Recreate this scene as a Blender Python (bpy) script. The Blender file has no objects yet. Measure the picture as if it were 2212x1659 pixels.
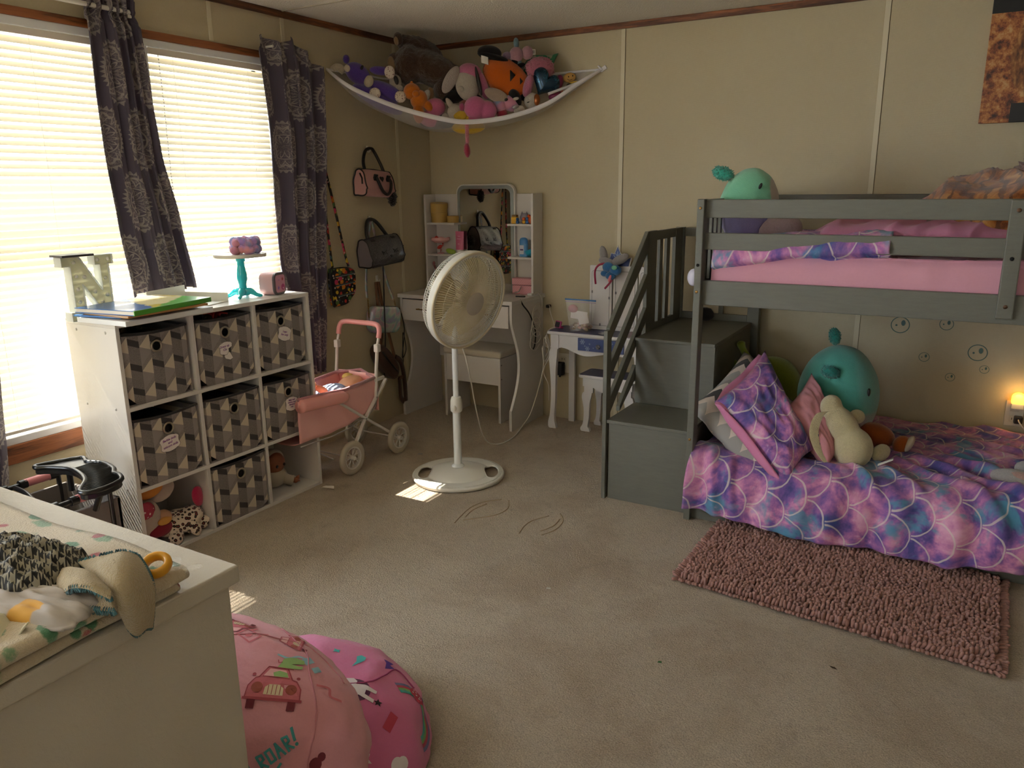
import bpy, bmesh, math, random
import numpy as np
from math import sin, cos, pi, radians, sqrt, atan2, hypot
from mathutils import Vector, Matrix, Euler, noise

random.seed(7)
SC = bpy.context.scene
COL = SC.collection

# ---------------------------------------------------------------- camera, light, exposure
cam = bpy.data.objects.new('camera', bpy.data.cameras.new('camera'))
COL.objects.link(cam)
cam.data.sensor_fit = 'HORIZONTAL'
cam.data.sensor_width = 36.0
cam.data.lens = 1682.81 / 2212 * 36.0
cam.data.clip_start = 0.02
_yaw, _pit, _rol = radians(30.388), radians(-14.2024), radians(0.66856)
_R = Matrix.Rotation(_yaw, 3, 'Z') @ Matrix.Rotation(_pit, 3, 'X') @ Matrix.Rotation(_rol, 3, 'Y') @ Matrix.Rotation(pi / 2, 3, 'X')
cam.matrix_world = Matrix.Translation((0, 0, 1.335)) @ _R.to_4x4()
SC.camera = cam

SC.view_settings.view_transform = 'Standard'
SC.view_settings.look = 'None'
SC.view_settings.gamma = 1.0
SC.view_settings.use_curve_mapping = False
SC.view_settings.exposure = 1.5
SC.cycles.max_bounces = 10
SC.cycles.diffuse_bounces = 6
SC.cycles.glossy_bounces = 4
SC.cycles.transmission_bounces = 8
SC.cycles.transparent_max_bounces = 24
SC.cycles.caustics_reflective = False
SC.cycles.caustics_refractive = False
SC.cycles.sample_clamp_indirect = 6.0

W = bpy.data.worlds.new('sky')
SC.world = W
W.use_nodes = True
_bg = W.node_tree.nodes['Background']
_bg.inputs[0].default_value = (0.80, 0.90, 1.0, 1)
_bg.inputs[1].default_value = 4.8

SUN_DIR = Vector((1.0, 0.085, -1.45)).normalized()     # the way the sunlight travels
_s = bpy.data.lights.new('sun', 'SUN'); _s.energy = 10.0; _s.angle = radians(0.5); _s.color = (1.0, 0.93, 0.80)
_so = bpy.data.objects.new('sun', _s); COL.objects.link(_so)
_so.rotation_euler = SUN_DIR.to_track_quat('-Z', 'Y').to_euler()
_so.location = (-6, 2, 7)

def area(name, loc, target, sx, sy, power, color):
    l = bpy.data.lights.new(name, 'AREA'); l.shape = 'RECTANGLE'; l.size = sx; l.size_y = sy; l.energy = power; l.color = color
    o = bpy.data.objects.new(name, l); COL.objects.link(o); o.location = loc
    o.rotation_euler = (Vector(target) - Vector(loc)).to_track_quat('-Z', 'Y').to_euler()
    return o

# ---------------------------------------------------------------- node helpers
class X:
    """a value in a shader node tree; arithmetic on it adds Math nodes"""
    nt = None
    def __init__(s, v): s.v = v
    def op(s, o, *a):
        n = X.nt.nodes.new('ShaderNodeMath'); n.operation = o
        for i, q in enumerate((s,) + a):
            if isinstance(q, X): q = q.v
            if isinstance(q, (int, float)): n.inputs[i].default_value = q
            else: X.nt.links.new(q, n.inputs[i])
        return X(n.outputs[0])
    def __add__(s, o): return s.op('ADD', o)
    __radd__ = __add__
    def __sub__(s, o): return s.op('SUBTRACT', o)
    def __rsub__(s, o): return X(o).op('SUBTRACT', s)
    def __mul__(s, o): return s.op('MULTIPLY', o)
    __rmul__ = __mul__
    def __truediv__(s, o): return s.op('DIVIDE', o)
    def __neg__(s): return s.op('MULTIPLY', -1.0)
    def __lt__(s, o): return s.op('LESS_THAN', o)
    def __gt__(s, o): return s.op('GREATER_THAN', o)
    def __pow__(s, o): return s.op('POWER', o)
    def floor(s): return s.op('FLOOR')
    def frac(s): return s.op('FRACT')
    def abs(s): return s.op('ABSOLUTE')
    def sin(s): return s.op('SINE')
    def cos(s): return s.op('COSINE')
    def sqrt(s): return s.op('SQRT')
    def mod(s, o): return s.op('FLOORED_MODULO', o)
    def min(s, o): return s.op('MINIMUM', o)
    def max(s, o): return s.op('MAXIMUM', o)
    def atan2(s, o): return s.op('ARCTAN2', o)
    def clamp(s):
        r = s.op('ADD', 0.0); r.v.node.use_clamp = True; return r
    def step(s, a, b):
        """smooth ramp from 0 at a to 1 at b"""
        n = X.nt.nodes.new('ShaderNodeMapRange'); n.interpolation_type = 'SMOOTHSTEP'
        X.nt.links.new(s.v, n.inputs[0]); n.inputs[1].default_value = a; n.inputs[2].default_value = b
        return X(n.outputs[0])
    def hash(s, k=0.0):
        n = X.nt.nodes.new('ShaderNodeTexWhiteNoise'); n.noise_dimensions = '1D'
        X.nt.links.new((s + k).v, n.inputs['W']); return X(n.outputs[0])

def hx(s):
    """'#rrggbb' -> linear colour"""
    s = s.lstrip('#'); c = [int(s[i:i + 2], 16) / 255 for i in (0, 2, 4)]
    return tuple(q / 12.92 if q <= .04045 else ((q + .055) / 1.055) ** 2.4 for q in c) + (1.0,)

def link(v, inp):
    if isinstance(v, X): v = v.v
    if isinstance(v, str): v = hx(v)
    if isinstance(v, (tuple, list)):
        inp.default_value = v if len(v) == len(inp.default_value) else tuple(v)[:3]
    elif isinstance(v, (int, float)): inp.default_value = v
    else: X.nt.links.new(v, inp)

def mixc(a, b, f):
    n = X.nt.nodes.new('ShaderNodeMix'); n.data_type = 'RGBA'
    link(f, n.inputs[0]); link(a, n.inputs[6]); link(b, n.inputs[7])
    return X(n.outputs[2])

def ramp(f, stops, mode='LINEAR'):
    n = X.nt.nodes.new('ShaderNodeValToRGB'); n.color_ramp.interpolation = mode
    el = n.color_ramp.elements
    while len(el) < len(stops): el.new(0.5)
    for e, (p, c) in zip(el, stops):
        e.position = p; e.color = hx(c) if isinstance(c, str) else c
    link(f, n.inputs[0]); return X(n.outputs[0])

def coord(kind='Object', scale=(1, 1, 1), rot=(0, 0, 0), loc=(0, 0, 0)):
    t = X.nt.nodes.new('ShaderNodeTexCoord')
    if scale == (1, 1, 1) and rot == (0, 0, 0) and loc == (0, 0, 0): return X(t.outputs[kind])
    m = X.nt.nodes.new('ShaderNodeMapping'); m.inputs['Scale'].default_value = scale
    m.inputs['Rotation'].default_value = rot; m.inputs['Location'].default_value = loc
    X.nt.links.new(t.outputs[kind], m.inputs[0]); return X(m.outputs[0])

def xyz(c):
    n = X.nt.nodes.new('ShaderNodeSeparateXYZ'); X.nt.links.new(c.v, n.inputs[0])
    return X(n.outputs[0]), X(n.outputs[1]), X(n.outputs[2])

def tnoise(c, scale=5.0, detail=3.0, rough=0.5, dist=0.0, col=False):
    n = X.nt.nodes.new('ShaderNodeTexNoise'); n.inputs['Scale'].default_value = scale
    n.inputs['Detail'].default_value = detail; n.inputs['Roughness'].default_value = rough
    n.inputs['Distortion'].default_value = dist
    if c is not None: X.nt.links.new(c.v, n.inputs['Vector'])
    return X(n.outputs[1 if col else 0])

def tvor(c, scale=5.0, feature='F1', out=0, rnd=1.0):
    n = X.nt.nodes.new('ShaderNodeTexVoronoi'); n.feature = feature; n.inputs['Scale'].default_value = scale
    n.inputs['Randomness'].default_value = rnd
    X.nt.links.new(c.v, n.inputs['Vector']); return X(n.outputs[out])

def twave(c, scale, dist=0.0, detail=2.0, dscale=1.0, direction='X'):
    n = X.nt.nodes.new('ShaderNodeTexWave'); n.bands_direction = direction
    n.inputs['Scale'].default_value = scale; n.inputs['Distortion'].default_value = dist
    n.inputs['Detail'].default_value = detail; n.inputs['Detail Scale'].default_value = dscale
    X.nt.links.new(c.v, n.inputs['Vector']); return X(n.outputs[1])

MATS = {}
def mat(name, col='#808080', rough=0.6, fn=None, bump=None, metal=0.0, spec=0.5, sheen=0.0, emit=None, estr=1.0,
        trans=0.0, alpha=1.0, coat=0.0, translucent=0.0, tcol=None, sss=0.0):
    """a procedural principled material; fn() -> colour and bump() -> (height, distance) build nodes"""
    if name in MATS: return MATS[name]
    m = bpy.data.materials.new(name); m.use_nodes = True; MATS[name] = m
    nt = m.node_tree; X.nt = nt
    p = nt.nodes['Principled BSDF']
    c = fn() if fn else col
    link(c, p.inputs['Base Color'])
    if isinstance(rough, (int, float)): p.inputs['Roughness'].default_value = rough
    else: link(rough(), p.inputs['Roughness'])
    p.inputs['Metallic'].default_value = metal
    p.inputs['Specular IOR Level'].default_value = spec
    p.inputs['Sheen Weight'].default_value = sheen
    p.inputs['Coat Weight'].default_value = coat
    p.inputs['Transmission Weight'].default_value = trans
    if sss: p.inputs['Subsurface Weight'].default_value = sss; p.inputs['Subsurface Radius'].default_value = (.02, .012, .01)
    if isinstance(alpha, (int, float)): p.inputs['Alpha'].default_value = alpha
    else: link(alpha(), p.inputs['Alpha'])
    if emit: link(emit, p.inputs['Emission Color']); p.inputs['Emission Strength'].default_value = estr
    if bump:
        h, d = bump()
        b = nt.nodes.new('ShaderNodeBump'); b.inputs['Distance'].default_value = d; b.inputs['Strength'].default_value = 1.0
        link(h, b.inputs['Height']); nt.links.new(b.outputs[0], p.inputs['Normal'])
    if translucent:
        t = nt.nodes.new('ShaderNodeBsdfTranslucent'); link(tcol or c, t.inputs[0])
        x = nt.nodes.new('ShaderNodeMixShader'); x.inputs[0].default_value = translucent
        nt.links.new(p.outputs[0], x.inputs[1]); nt.links.new(t.outputs[0], x.inputs[2])
        nt.links.new(x.outputs[0], nt.nodes['Material Output'].inputs[0])
    return m

def fabric(name, col, scale=900.0, amt=0.18, rough=0.9, d=0.0006, sheen=0.2):
    def f():
        n = tnoise(coord('Object'), scale * .12, 4, .7)
        return mixc(col, tuple(q * .72 for q in (hx(col) if isinstance(col, str) else col)[:3]) + (1,), n * amt * 2)
    def b(): return tnoise(coord('Object'), scale, 2, .6), d
    return mat(name, fn=f, bump=b, rough=rough, sheen=sheen, spec=.2)

def plush(name, col=None, d=0.004, scale=220.0, var=.35, sheen=0.5):
    if name in MATS: return MATS[name]
    def f():
        n = tnoise(coord('Object'), scale * .5, 4, .7)
        c = hx(col) if isinstance(col, str) else col
        return mixc(c, tuple(q * (1 - var) for q in c[:3]) + (1,), n)
    def b(): return tnoise(coord('Object'), scale, 3, .75), d
    return mat(name, fn=f, bump=b, rough=1.0, sheen=sheen, spec=.1)

# ---------------------------------------------------------------- mesh helpers
def rot3(r):
    if r is None: return Matrix.Identity(3)
    if isinstance(r, Matrix): return r
    return Euler(r).to_matrix()

class MB:
    """collects faces; build() links them as ONE mesh object"""
    def __init__(s): s.v = []; s.f = []; s.mi = []; s.uv = []; s.mats = []; s.cur = 0
    def use(s, m):
        if m not in s.mats: s.mats.append(m)
        s.cur = s.mats.index(m); return s
    def add(s, vs, fs, uv=None, M=None):
        b = len(s.v)
        for i, q in enumerate(vs):
            s.v.append(tuple(M @ Vector(q)) if M is not None else tuple(q))
            s.uv.append(uv[i] if uv else (0.0, 0.0))
        for q in fs:
            s.f.append([b + j for j in q]); s.mi.append(s.cur)
        return s
    def box(s, c, d, r=None):
        R = rot3(r); c = Vector(c); h = Vector(d) * .5
        vs = [c + R @ Vector((x * h.x, y * h.y, z * h.z)) for x in (-1, 1) for y in (-1, 1) for z in (-1, 1)]
        return s.add(vs, [(0, 1, 3, 2), (4, 6, 7, 5), (0, 4, 5, 1), (2, 3, 7, 6), (0, 2, 6, 4), (1, 5, 7, 3)])
    def span(s, a, b):
        a = Vector(a); b = Vector(b)
        return s.box((a + b) / 2, [abs(q) for q in (b - a)])
    def bar(s, p, q, w, h, up=(0, 0, 1)):
        """a beam of section w (sideways) x h (along up) from p to q"""
        p = Vector(p); q = Vector(q); d = (q - p); L = d.length; d.normalize()
        side = d.cross(Vector(up)); side = side.normalized() if side.length > 1e-5 else Vector((1, 0, 0))
        u = side.cross(d)
        R = Matrix((side, d, u)).transposed()
        return s.box((p + q) / 2, (w, L, h), R)
    def tube(s, pts, r, n=10, closed=False, caps=True):
        pts = [Vector(p) for p in pts]; m = len(pts)
        rr = r if isinstance(r, (list, tuple)) else [r] * m
        vs = []; prev = None
        for i, p in enumerate(pts):
            if closed: t = pts[(i + 1) % m] - pts[i - 1]
            else: t = pts[min(i + 1, m - 1)] - pts[max(i - 1, 0)]
            t.normalize()
            if prev is None:
                a = Vector((0, 0, 1)) if abs(t.z) < .9 else Vector((1, 0, 0))
                u = a - t * a.dot(t)
            else: u = prev - t * prev.dot(t)
            if u.length < 1e-6: u = t.orthogonal()
            u.normalize(); prev = u; w = t.cross(u)
            for k in range(n):
                a = 2 * pi * k / n
                vs.append(p + (u * cos(a) + w * sin(a)) * rr[i])
        fs = []
        for i in range(m if closed else m - 1):
            j = (i + 1) % m
            for k in range(n):
                l = (k + 1) % n
                fs.append((i * n + k, i * n + l, j * n + l, j * n + k))
        if not closed and caps:
            fs.append(tuple(reversed(range(n)))); fs.append(tuple(range((m - 1) * n, m * n)))
        return s.add(vs, fs)
    def lathe(s, prof, n=32, M=None, caps=True, sq=None):
        """prof [(radius, z)...] turned round z"""
        vs = []; fs = []; m = len(prof)
        for r, z in prof:
            for k in range(n):
                a = 2 * pi * k / n
                vs.append((r * cos(a), r * sin(a), z))
        for i in range(m - 1):
            for k in range(n):
                l = (k + 1) % n
                fs.append((i * n + k, i * n + l, (i + 1) * n + l, (i + 1) * n + k))
        if caps:
            fs.append(tuple(reversed(range(n)))); fs.append(tuple(range((m - 1) * n, m * n)))
        return s.add(vs, fs, M=M)
    def ball(s, c, r, n=20, rot=None, fn=None):
        """ellipsoid with radii r; fn(unit vector) -> radius factor"""
        if isinstance(r, (int, float)): r = (r, r, r)
        R = rot3(rot); c = Vector(c); m = max(6, n // 2 + 1); vs = []; fs = []
        for i in range(m + 1):
            th = pi * i / m
            for k in range(n):
                a = 2 * pi * k / n
                d = Vector((sin(th) * cos(a), sin(th) * sin(a), cos(th)))
                q = fn(d) if fn else 1.0
                vs.append(c + R @ Vector((d.x * r[0] * q, d.y * r[1] * q, d.z * r[2] * q)))
        for i in range(m):
            for k in range(n):
                l = (k + 1) % n
                fs.append((i * n + k, (i + 1) * n + k, (i + 1) * n + l, i * n + l))
        return s.add(vs, fs)
    def grid(s, nx, ny, fn, closed=False):
        """fn(u, v) -> point; uv layer = fn's optional (point, uv)"""
        vs = []; uv = []; fs = []
        for j in range(ny + 1):
            for i in range(nx + 1):
                q = fn(i / nx, j / ny)
                if isinstance(q, tuple) and len(q) == 2: vs.append(q[0]); uv.append(q[1])
                else: vs.append(q); uv.append((i / nx, j / ny))
        for j in range(ny):
            for i in range(nx):
                a = j * (nx + 1) + i
                fs.append((a, a + 1, a + nx + 2, a + nx + 1))
        return s.add(vs, fs, uv)
    def prism(s, pts, d, M=None):
        """outline pts [(x, y)] extruded by d along z from 0"""
        n = len(pts)
        vs = [(x, y, 0.0) for x, y in pts] + [(x, y, d) for x, y in pts]
        fs = [tuple(reversed(range(n))), tuple(range(n, 2 * n))] + [(i, (i + 1) % n, n + (i + 1) % n, n + i) for i in range(n)]
        return s.add(vs, fs, M=M)
    def build(s, name, m=None, parent=None, smooth=None, bevel=0.0, seg=2, sub=0, solid=0.0, at=None, mods=()):
        me = bpy.data.meshes.new(name)
        me.from_pydata(s.v, [], s.f)
        if s.mats:
            for q in s.mats: me.materials.append(q)
            me.polygons.foreach_set('material_index', s.mi)
        elif m: me.materials.append(m)
        uvl = me.uv_layers.new(name='UVMap')
        li = np.empty(len(me.loops), dtype=np.int32); me.loops.foreach_get('vertex_index', li)
        uvl.data.foreach_set('uv', np.array(s.uv, dtype=np.float32)[li].ravel())
        me.update()
        if smooth is not None:
            me.polygons.foreach_set('use_smooth', [True] * len(me.polygons))
            if smooth < 179: me.set_sharp_from_angle(angle=radians(smooth))
        o = bpy.data.objects.new(name, me); COL.objects.link(o)
        if parent is not None:
            o.parent = parent
        if at is not None: o.location = at
        if solid:
            q = o.modifiers.new('thickness', 'SOLIDIFY'); q.thickness = solid; q.offset = 0
        if bevel:
            q = o.modifiers.new('bevel', 'BEVEL'); q.width = bevel; q.segments = seg; q.limit_method = 'ANGLE'; q.angle_limit = radians(40)
            q.harden_normals = False
        if sub:
            q = o.modifiers.new('subdivision', 'SUBSURF'); q.levels = sub; q.render_levels = sub
        return o

def tag(o, label=None, cat=None, group=None, kind=None):
    if label: o['label'] = label
    if cat: o['category'] = cat
    if group: o['group'] = group
    if kind: o['kind'] = kind
    return o

def empty(name, loc, rz=0.0, label=None, cat=None, group=None, rot=None):
    o = bpy.data.objects.new(name, None); COL.objects.link(o)
    o.empty_display_size = .05
    o.location = loc; o.rotation_euler = rot if rot is not None else (0, 0, rz)
    return tag(o, label, cat, group)

def structure(o): o['kind'] = 'structure'; return o

def copy_tree(o, parent=None):
    c = o.copy(); COL.objects.link(c)
    if parent is not None: c.parent = parent
    for ch in list(o.children): copy_tree(ch, c)
    return c

def twin(o, name=None, parent=None, loc=None, rot=None):
    c = o.copy(); COL.objects.link(c)
    if parent is not None: c.parent = parent
    if loc is not None: c.location = loc
    if rot is not None: c.rotation_euler = rot
    return c

def spline(pts, n=8, closed=False):
    """Catmull-Rom through pts"""
    P = [Vector(p) for p in pts]; m = len(P); out = []
    rng = range(m) if closed else range(m - 1)
    for i in rng:
        a, b, c, d = (P[(i - 1) % m], P[i], P[(i + 1) % m], P[(i + 2) % m]) if closed else (P[max(i - 1, 0)], P[i], P[i + 1], P[min(i + 2, m - 1)])
        for k in range(n):
            t = k / n
            out.append(.5 * ((2 * b) + (c - a) * t + (2 * a - 5 * b + 4 * c - d) * t * t + (3 * b - a - 3 * c + d) * t ** 3))
    if not closed: out.append(P[-1])
    return out

def blobs(name, parts, m, parent=None, voxel=0.008, smooth=4, at=None, rough=0.0, tris=None):
    """one continuous soft body: ellipsoids (centre, radii[, rot]) fused by a voxel remesh"""
    b = MB()
    for q in parts: b.ball(q[0], q[1], 16, q[2] if len(q) > 2 else None)
    o = b.build(name, m, parent, smooth=180, at=at)
    r = o.modifiers.new('fuse', 'REMESH'); r.mode = 'VOXEL'; r.voxel_size = voxel; r.use_smooth_shade = True
    if smooth:
        q = o.modifiers.new('soften', 'SMOOTH'); q.iterations = smooth; q.factor = .6
    return o

def pillow(name, w, h, t, m, parent=None, n=28, flange=0.0, wr=0.006, seed=0, pinch=0.10, uvs=1.0, ww=3.0):
    """a stuffed cushion in its own xy plane, thickness t along z, wrinkled, corners pulled out"""
    b = MB()
    def side(sg):
        def f(u, v):
            x = u * 2 - 1; y = v * 2 - 1
            k = max(0.0, (1 - abs(x) ** 3.2)) * max(0.0, (1 - abs(y) ** 3.2))
            px = x * (1 - pinch * (1 - x * x) * 0 - pinch * (1 - abs(y)) * abs(x) ** 2 * .6)
            py = y * (1 - pinch * (1 - abs(x)) * abs(y) ** 2 * .6)
            z = sg * t * .5 * k ** .55
            q = noise.fractal(Vector((x * ww + seed, y * ww - seed, sg * 1.3 + seed * .7)), 1.0, 2.0, 3)
            z += wr * q * min(1, k * 6)
            return ((px * w / 2, py * h / 2, z), (px * w / 2 * uvs, py * h / 2 * uvs))
        return f
    b.grid(n, n, side(1)); k = len(b.f)
    b.grid(n, n, side(-1))
    for i in range(k, len(b.f)): b.f[i].reverse()
    o = b.build(name, m, parent, smooth=180)
    q = o.modifiers.new('weld', 'WELD'); q.merge_threshold = .0008
    return o

_texts = {}
def text(name, body, size, m, parent, M, depth=0.0006, align='CENTER', shear=0.0, bold=0.0, space=1.0, line=1.0):
    """raised lettering as a mesh, placed by matrix M (text runs along x, up y, out z)"""
    c = bpy.data.curves.new(name, 'FONT'); c.body = body; c.size = size; c.extrude = depth; c.align_x = align; c.align_y = 'CENTER'
    c.shear = shear; c.offset = bold; c.space_character = space; c.space_line = line; c.resolution_u = 2
    t = bpy.data.objects.new(name, c); COL.objects.link(t)
    dg = bpy.context.evaluated_depsgraph_get(); dg.update()
    me = bpy.data.meshes.new_from_object(t.evaluated_get(dg))
    bpy.data.objects.remove(t); bpy.data.curves.remove(c)
    me.materials.clear(); me.materials.append(m); me.name = name
    o = bpy.data.objects.new(name, me); COL.objects.link(o)
    if parent is not None: o.parent = parent
    o.matrix_local = M
    return o

def plane_M(o, x, z):
    """matrix with local x along x, local z along z (out of the surface)"""
    x = Vector(x).normalized(); z = Vector(z).normalized(); y = z.cross(x)
    M = Matrix((x, y, z)).transposed().to_4x4(); M.translation = Vector(o); return M

def lerp(a, b, t): return a + (b - a) * t
# ---------------------------------------------------------------- the room
XL, YB, ZC = -2.892, 3.987, 2.136
XR, YF = 2.6, -2.4

def m_wall():
    def f():
        c = coord('Object'); n = tnoise(c, 1.3, 3, .6); g = tnoise(c, 60, 3, .7)
        return mixc(mixc('#c6bb9f', '#bcae90', n), '#b0a283', g * .30)
    def b():
        x, y, z = xyz(coord('Object'))
        w = ((x + y) * 1500).sin() * .5 + (z * 1500).sin() * .5
        return w * .3 + tnoise(coord('Object'), 500, 3, .7), .0006
    return mat('wall_vinyl', fn=f, bump=b, rough=.62, spec=.3)
def m_ceiling():
    def b(): return tnoise(coord('Object'), 90, 4, .75) + tvor(coord('Object'), 160) * .6, .004
    return mat('ceiling_texture', '#e4e0d8', rough=.95, bump=b, spec=.1)
def m_wood(name='brown_wood', a='#7a4526', b_='#3c1d0e', axis='Y', rough=.45):
    def f():
        sc = {'Y': (9, .7, 9), 'X': (.7, 9, 9), 'Z': (9, 9, .7)}[axis]
        c = coord('Object', sc); n = tnoise(c, 4, 5, .6, .6); k = tnoise(c, 22, 3, .7)
        return ramp(n * .8 + k * .25, [(.36, b_), (.5, a), (.66, '#9a5d35')])
    return mat(name, fn=f, rough=rough)
def m_carpet():
    def f():
        c = coord('Object')
        st = tnoise(c, 1.5, 5, .66, .4); s2 = tnoise(c, 5.5, 5, .72, .8); g = tnoise(c, 230, 3, .8); h_ = tnoise(c, 40, 4, .7)
        base = mixc('#e0ccb2', '#c2a788', st.step(.42, .68))
        base = mixc(base, '#8d7558', s2.step(.56, .76) * .40)
        sp = tvor(coord('Object'), 9, 'F1'); spots = sp.step(.055, .02) * tnoise(c, 2.3, 2).step(.5, .62)
        base = mixc(base, '#5d4a36', spots * .5)
        base = mixc(base, '#8a7558', h_.step(.45, .8) * .30)
        return mixc(base, mixc('#efe4d2', '#5c4a35', g.step(.38, .62)), .26)
    def b():
        c = coord('Object')
        return tnoise(c, 300, 4, .75) * .8 + tvor(c, 190) * .5 + tnoise(c, 34, 3, .7) * .9, .012
    return mat('carpet', fn=f, bump=b, rough=1.0, sheen=.25, spec=.05)

white_vinyl = lambda: mat('white_vinyl', '#d9dadc', rough=.4)

b = MB(); b.span((XL - .1, YF - .1, -.06), (XR + .1, YB + .1, 0)); structure(b.build('floor', m_carpet()))
# faint dents left in the carpet pile by the fan base
b = MB()
for k in range(3):
    pass
b = MB(); b.span((XL - .1, YF - .1, ZC), (XR + .1, YB + .1, ZC + .06)); ceil = structure(b.build('ceiling', m_ceiling()))
# ceiling panel joint strip running across the room
b = MB(); b.span((XL, 2.845, ZC - .004), (XR, 2.853, ZC + .01)); structure(b.build('trim_1', mat('ceiling_strip', '#b8b0a2', rough=.8)))
b = MB(); b.span((XL - .1, YB, 0), (XR + .1, YB + .1, ZC)); structure(b.build('wall_back', m_wall()))
b = MB(); b.span((XR, YF, 0), (XR + .1, YB, ZC)); structure(b.build('wall_right', m_wall()))
# window openings in the left wall  (y0, y1, z0, z1)
WZ0, WZ1 = .458, 1.915
WIN = [(1.295, 2.03), (2.10, 2.755)]
FILL_WIN = [(-2.1, -1.25), (-1.1, -.2), (-.05, .85)]       # three unseen bare windows, added behind the camera to brighten the room
def wall_with_openings(name, lo, hi, ops, axis):
    """wall slab between corners lo, hi with openings (a0, a1, z0, z1) along axis 0 or 1"""
    b = MB(); ops = sorted(ops); a = lo[axis]
    def put(a0, a1, z0, z1):
        p = list(lo); q = list(hi); p[axis] = a0; q[axis] = a1; p[2] = z0; q[2] = z1; b.span(p, q)
    for a0, a1, z0, z1 in ops:
        put(a, a0, lo[2], hi[2]); put(a0, a1, lo[2], z0); put(a0, a1, z1, hi[2]); a = a1
    put(a, hi[axis], lo[2], hi[2])
    return structure(b.build(name, m_wall()))
wall_with_openings('wall_left', (XL - .1, YF, 0), (XL, YB, ZC), [(p, q, WZ0, WZ1) for p, q in WIN + FILL_WIN], 1)
wall_with_openings('wall_front', (XL - .1, YF - .1, 0), (XR + .1, YF, ZC), [(-.2, .2, 1.1, 1.9)], 0)  # small opening added out of view, lets in fill light from behind

# narrow cover strips over the wall panel joints
strip = mat('cover_strip', '#cfc5aa', rough=.5); gap_m = mat('panel_gap', '#5f5238', rough=.9)
n_trim = 2
for x in (-1.655, -.431):
    b = MB(); b.use(strip); b.span((x - .011, YB - .004, 0), (x + .011, YB, ZC - .03)); b.use(gap_m); b.span((x + .011, YB - .0015, 0), (x + .0135, YB, ZC - .03)); structure(b.build('trim_%d' % n_trim, bevel=.0008)); n_trim += 1
for y in (2.44, 2.853, 3.672, 1.0, .2):
    b = MB(); b.span((XL, y - .011, 0 if y not in (2.44,) else 1.95), (XL + .004, y + .011, ZC - .03)); structure(b.build('trim_%d' % n_trim, strip, bevel=.0012)); n_trim += 1
# dark wood crown moulding
for lo, hi, ax in (((XL, YB - .014, ZC - .03), (XR, YB, ZC), 'X'), ((XL, YF, ZC - .03), (XL + .014, YB, ZC), 'Y'),
                   ((XR - .014, YF, ZC - .03), (XR, YB, ZC), 'Y')):
    b = MB(); b.span(lo, hi); structure(b.build('trim_%d' % n_trim, m_wood('crown_wood_' + ax, '#5d351d', '#2c150a', ax), bevel=.003)); n_trim += 1

# windows: casing, vinyl frame, sash rails, panes
glass = mat('window_glass', '#ffffff', rough=0.0, trans=1.0, spec=.5)
def window(n, y0, y1):
    o = structure(empty('window_%d' % n, (XL, (y0 + y1) / 2, WZ0)))
    wood = m_wood('casing_wood', '#8a512c', '#43230f', 'Y')
    def bx(name, lo, hi, m, bev=.002):
        b = MB(); c = Vector(o.location); b.span(Vector(lo) - c, Vector(hi) - c); return b.build(name, m, o, bevel=bev)
    bx('casing', (XL, y0 - .04, WZ1), (XL + .012, y1 + .04, WZ1 + .030), wood)
    bx('sill_board', (XL, y0 - .04, WZ0 - .068), (XL + .014, y1 + .04, WZ0), wood)
    v = white_vinyl()
    b = MB(); c = Vector(o.location)
    for lo, hi in (((XL - .09, y0, WZ0), (XL + .004, y0 + .022, WZ1)), ((XL - .09, y1 - .022, WZ0), (XL + .004, y1, WZ1)),
                   ((XL - .09, y0, WZ0), (XL + .006, y1, WZ0 + .026)), ((XL - .09, y0, WZ1 - .028), (XL + .006, y1, WZ1))):
        b.span(Vector(lo) - c, Vector(hi) - c)
    b.build('frame', v, o, bevel=.002)
    zm = (WZ0 + WZ1) / 2
    for k, (a, e, xo) in enumerate(((WZ0 + .03, zm + .012, -.055), (zm - .012, WZ1 - .03, -.078))):
        b = MB()
        for lo, hi in (((XL + xo - .01, y0 + .024, a), (XL + xo + .01, y0 + .05, e)), ((XL + xo - .01, y1 - .05, a), (XL + xo + .01, y1 - .024, e)),
                       ((XL + xo - .01, y0 + .024, a), (XL + xo + .01, y1 - .024, a + .028)), ((XL + xo - .01, y0 + .024, e - .028), (XL + xo + .01, y1 - .024, e))):
            b.span(Vector(lo) - c, Vector(hi) - c)
        s = b.build('sash', v, o, bevel=.002)
    return o
for k, (p, q) in enumerate(WIN + FILL_WIN): window(k + 1, p, q)  # the ones after WIN are unseen, added only for fill light
# outdoors: sunlit yard and the roof's eave that shades the upper half of the glass
b = MB(); b.span((-14, -10, -.75), (XL - .12, 14, -.7)); structure(b.build('ground', mat('dry_lawn', '#d2c8ae', rough=1)))
EX = XL - (2.22 - 1.376) / 1.45
b = MB(); b.span((EX, YF - 2, 2.22), (XR + .3, YB + 2, 2.34)); structure(b.build('roof', mat('roof_metal', '#cfcfca', rough=.6)))

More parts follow.
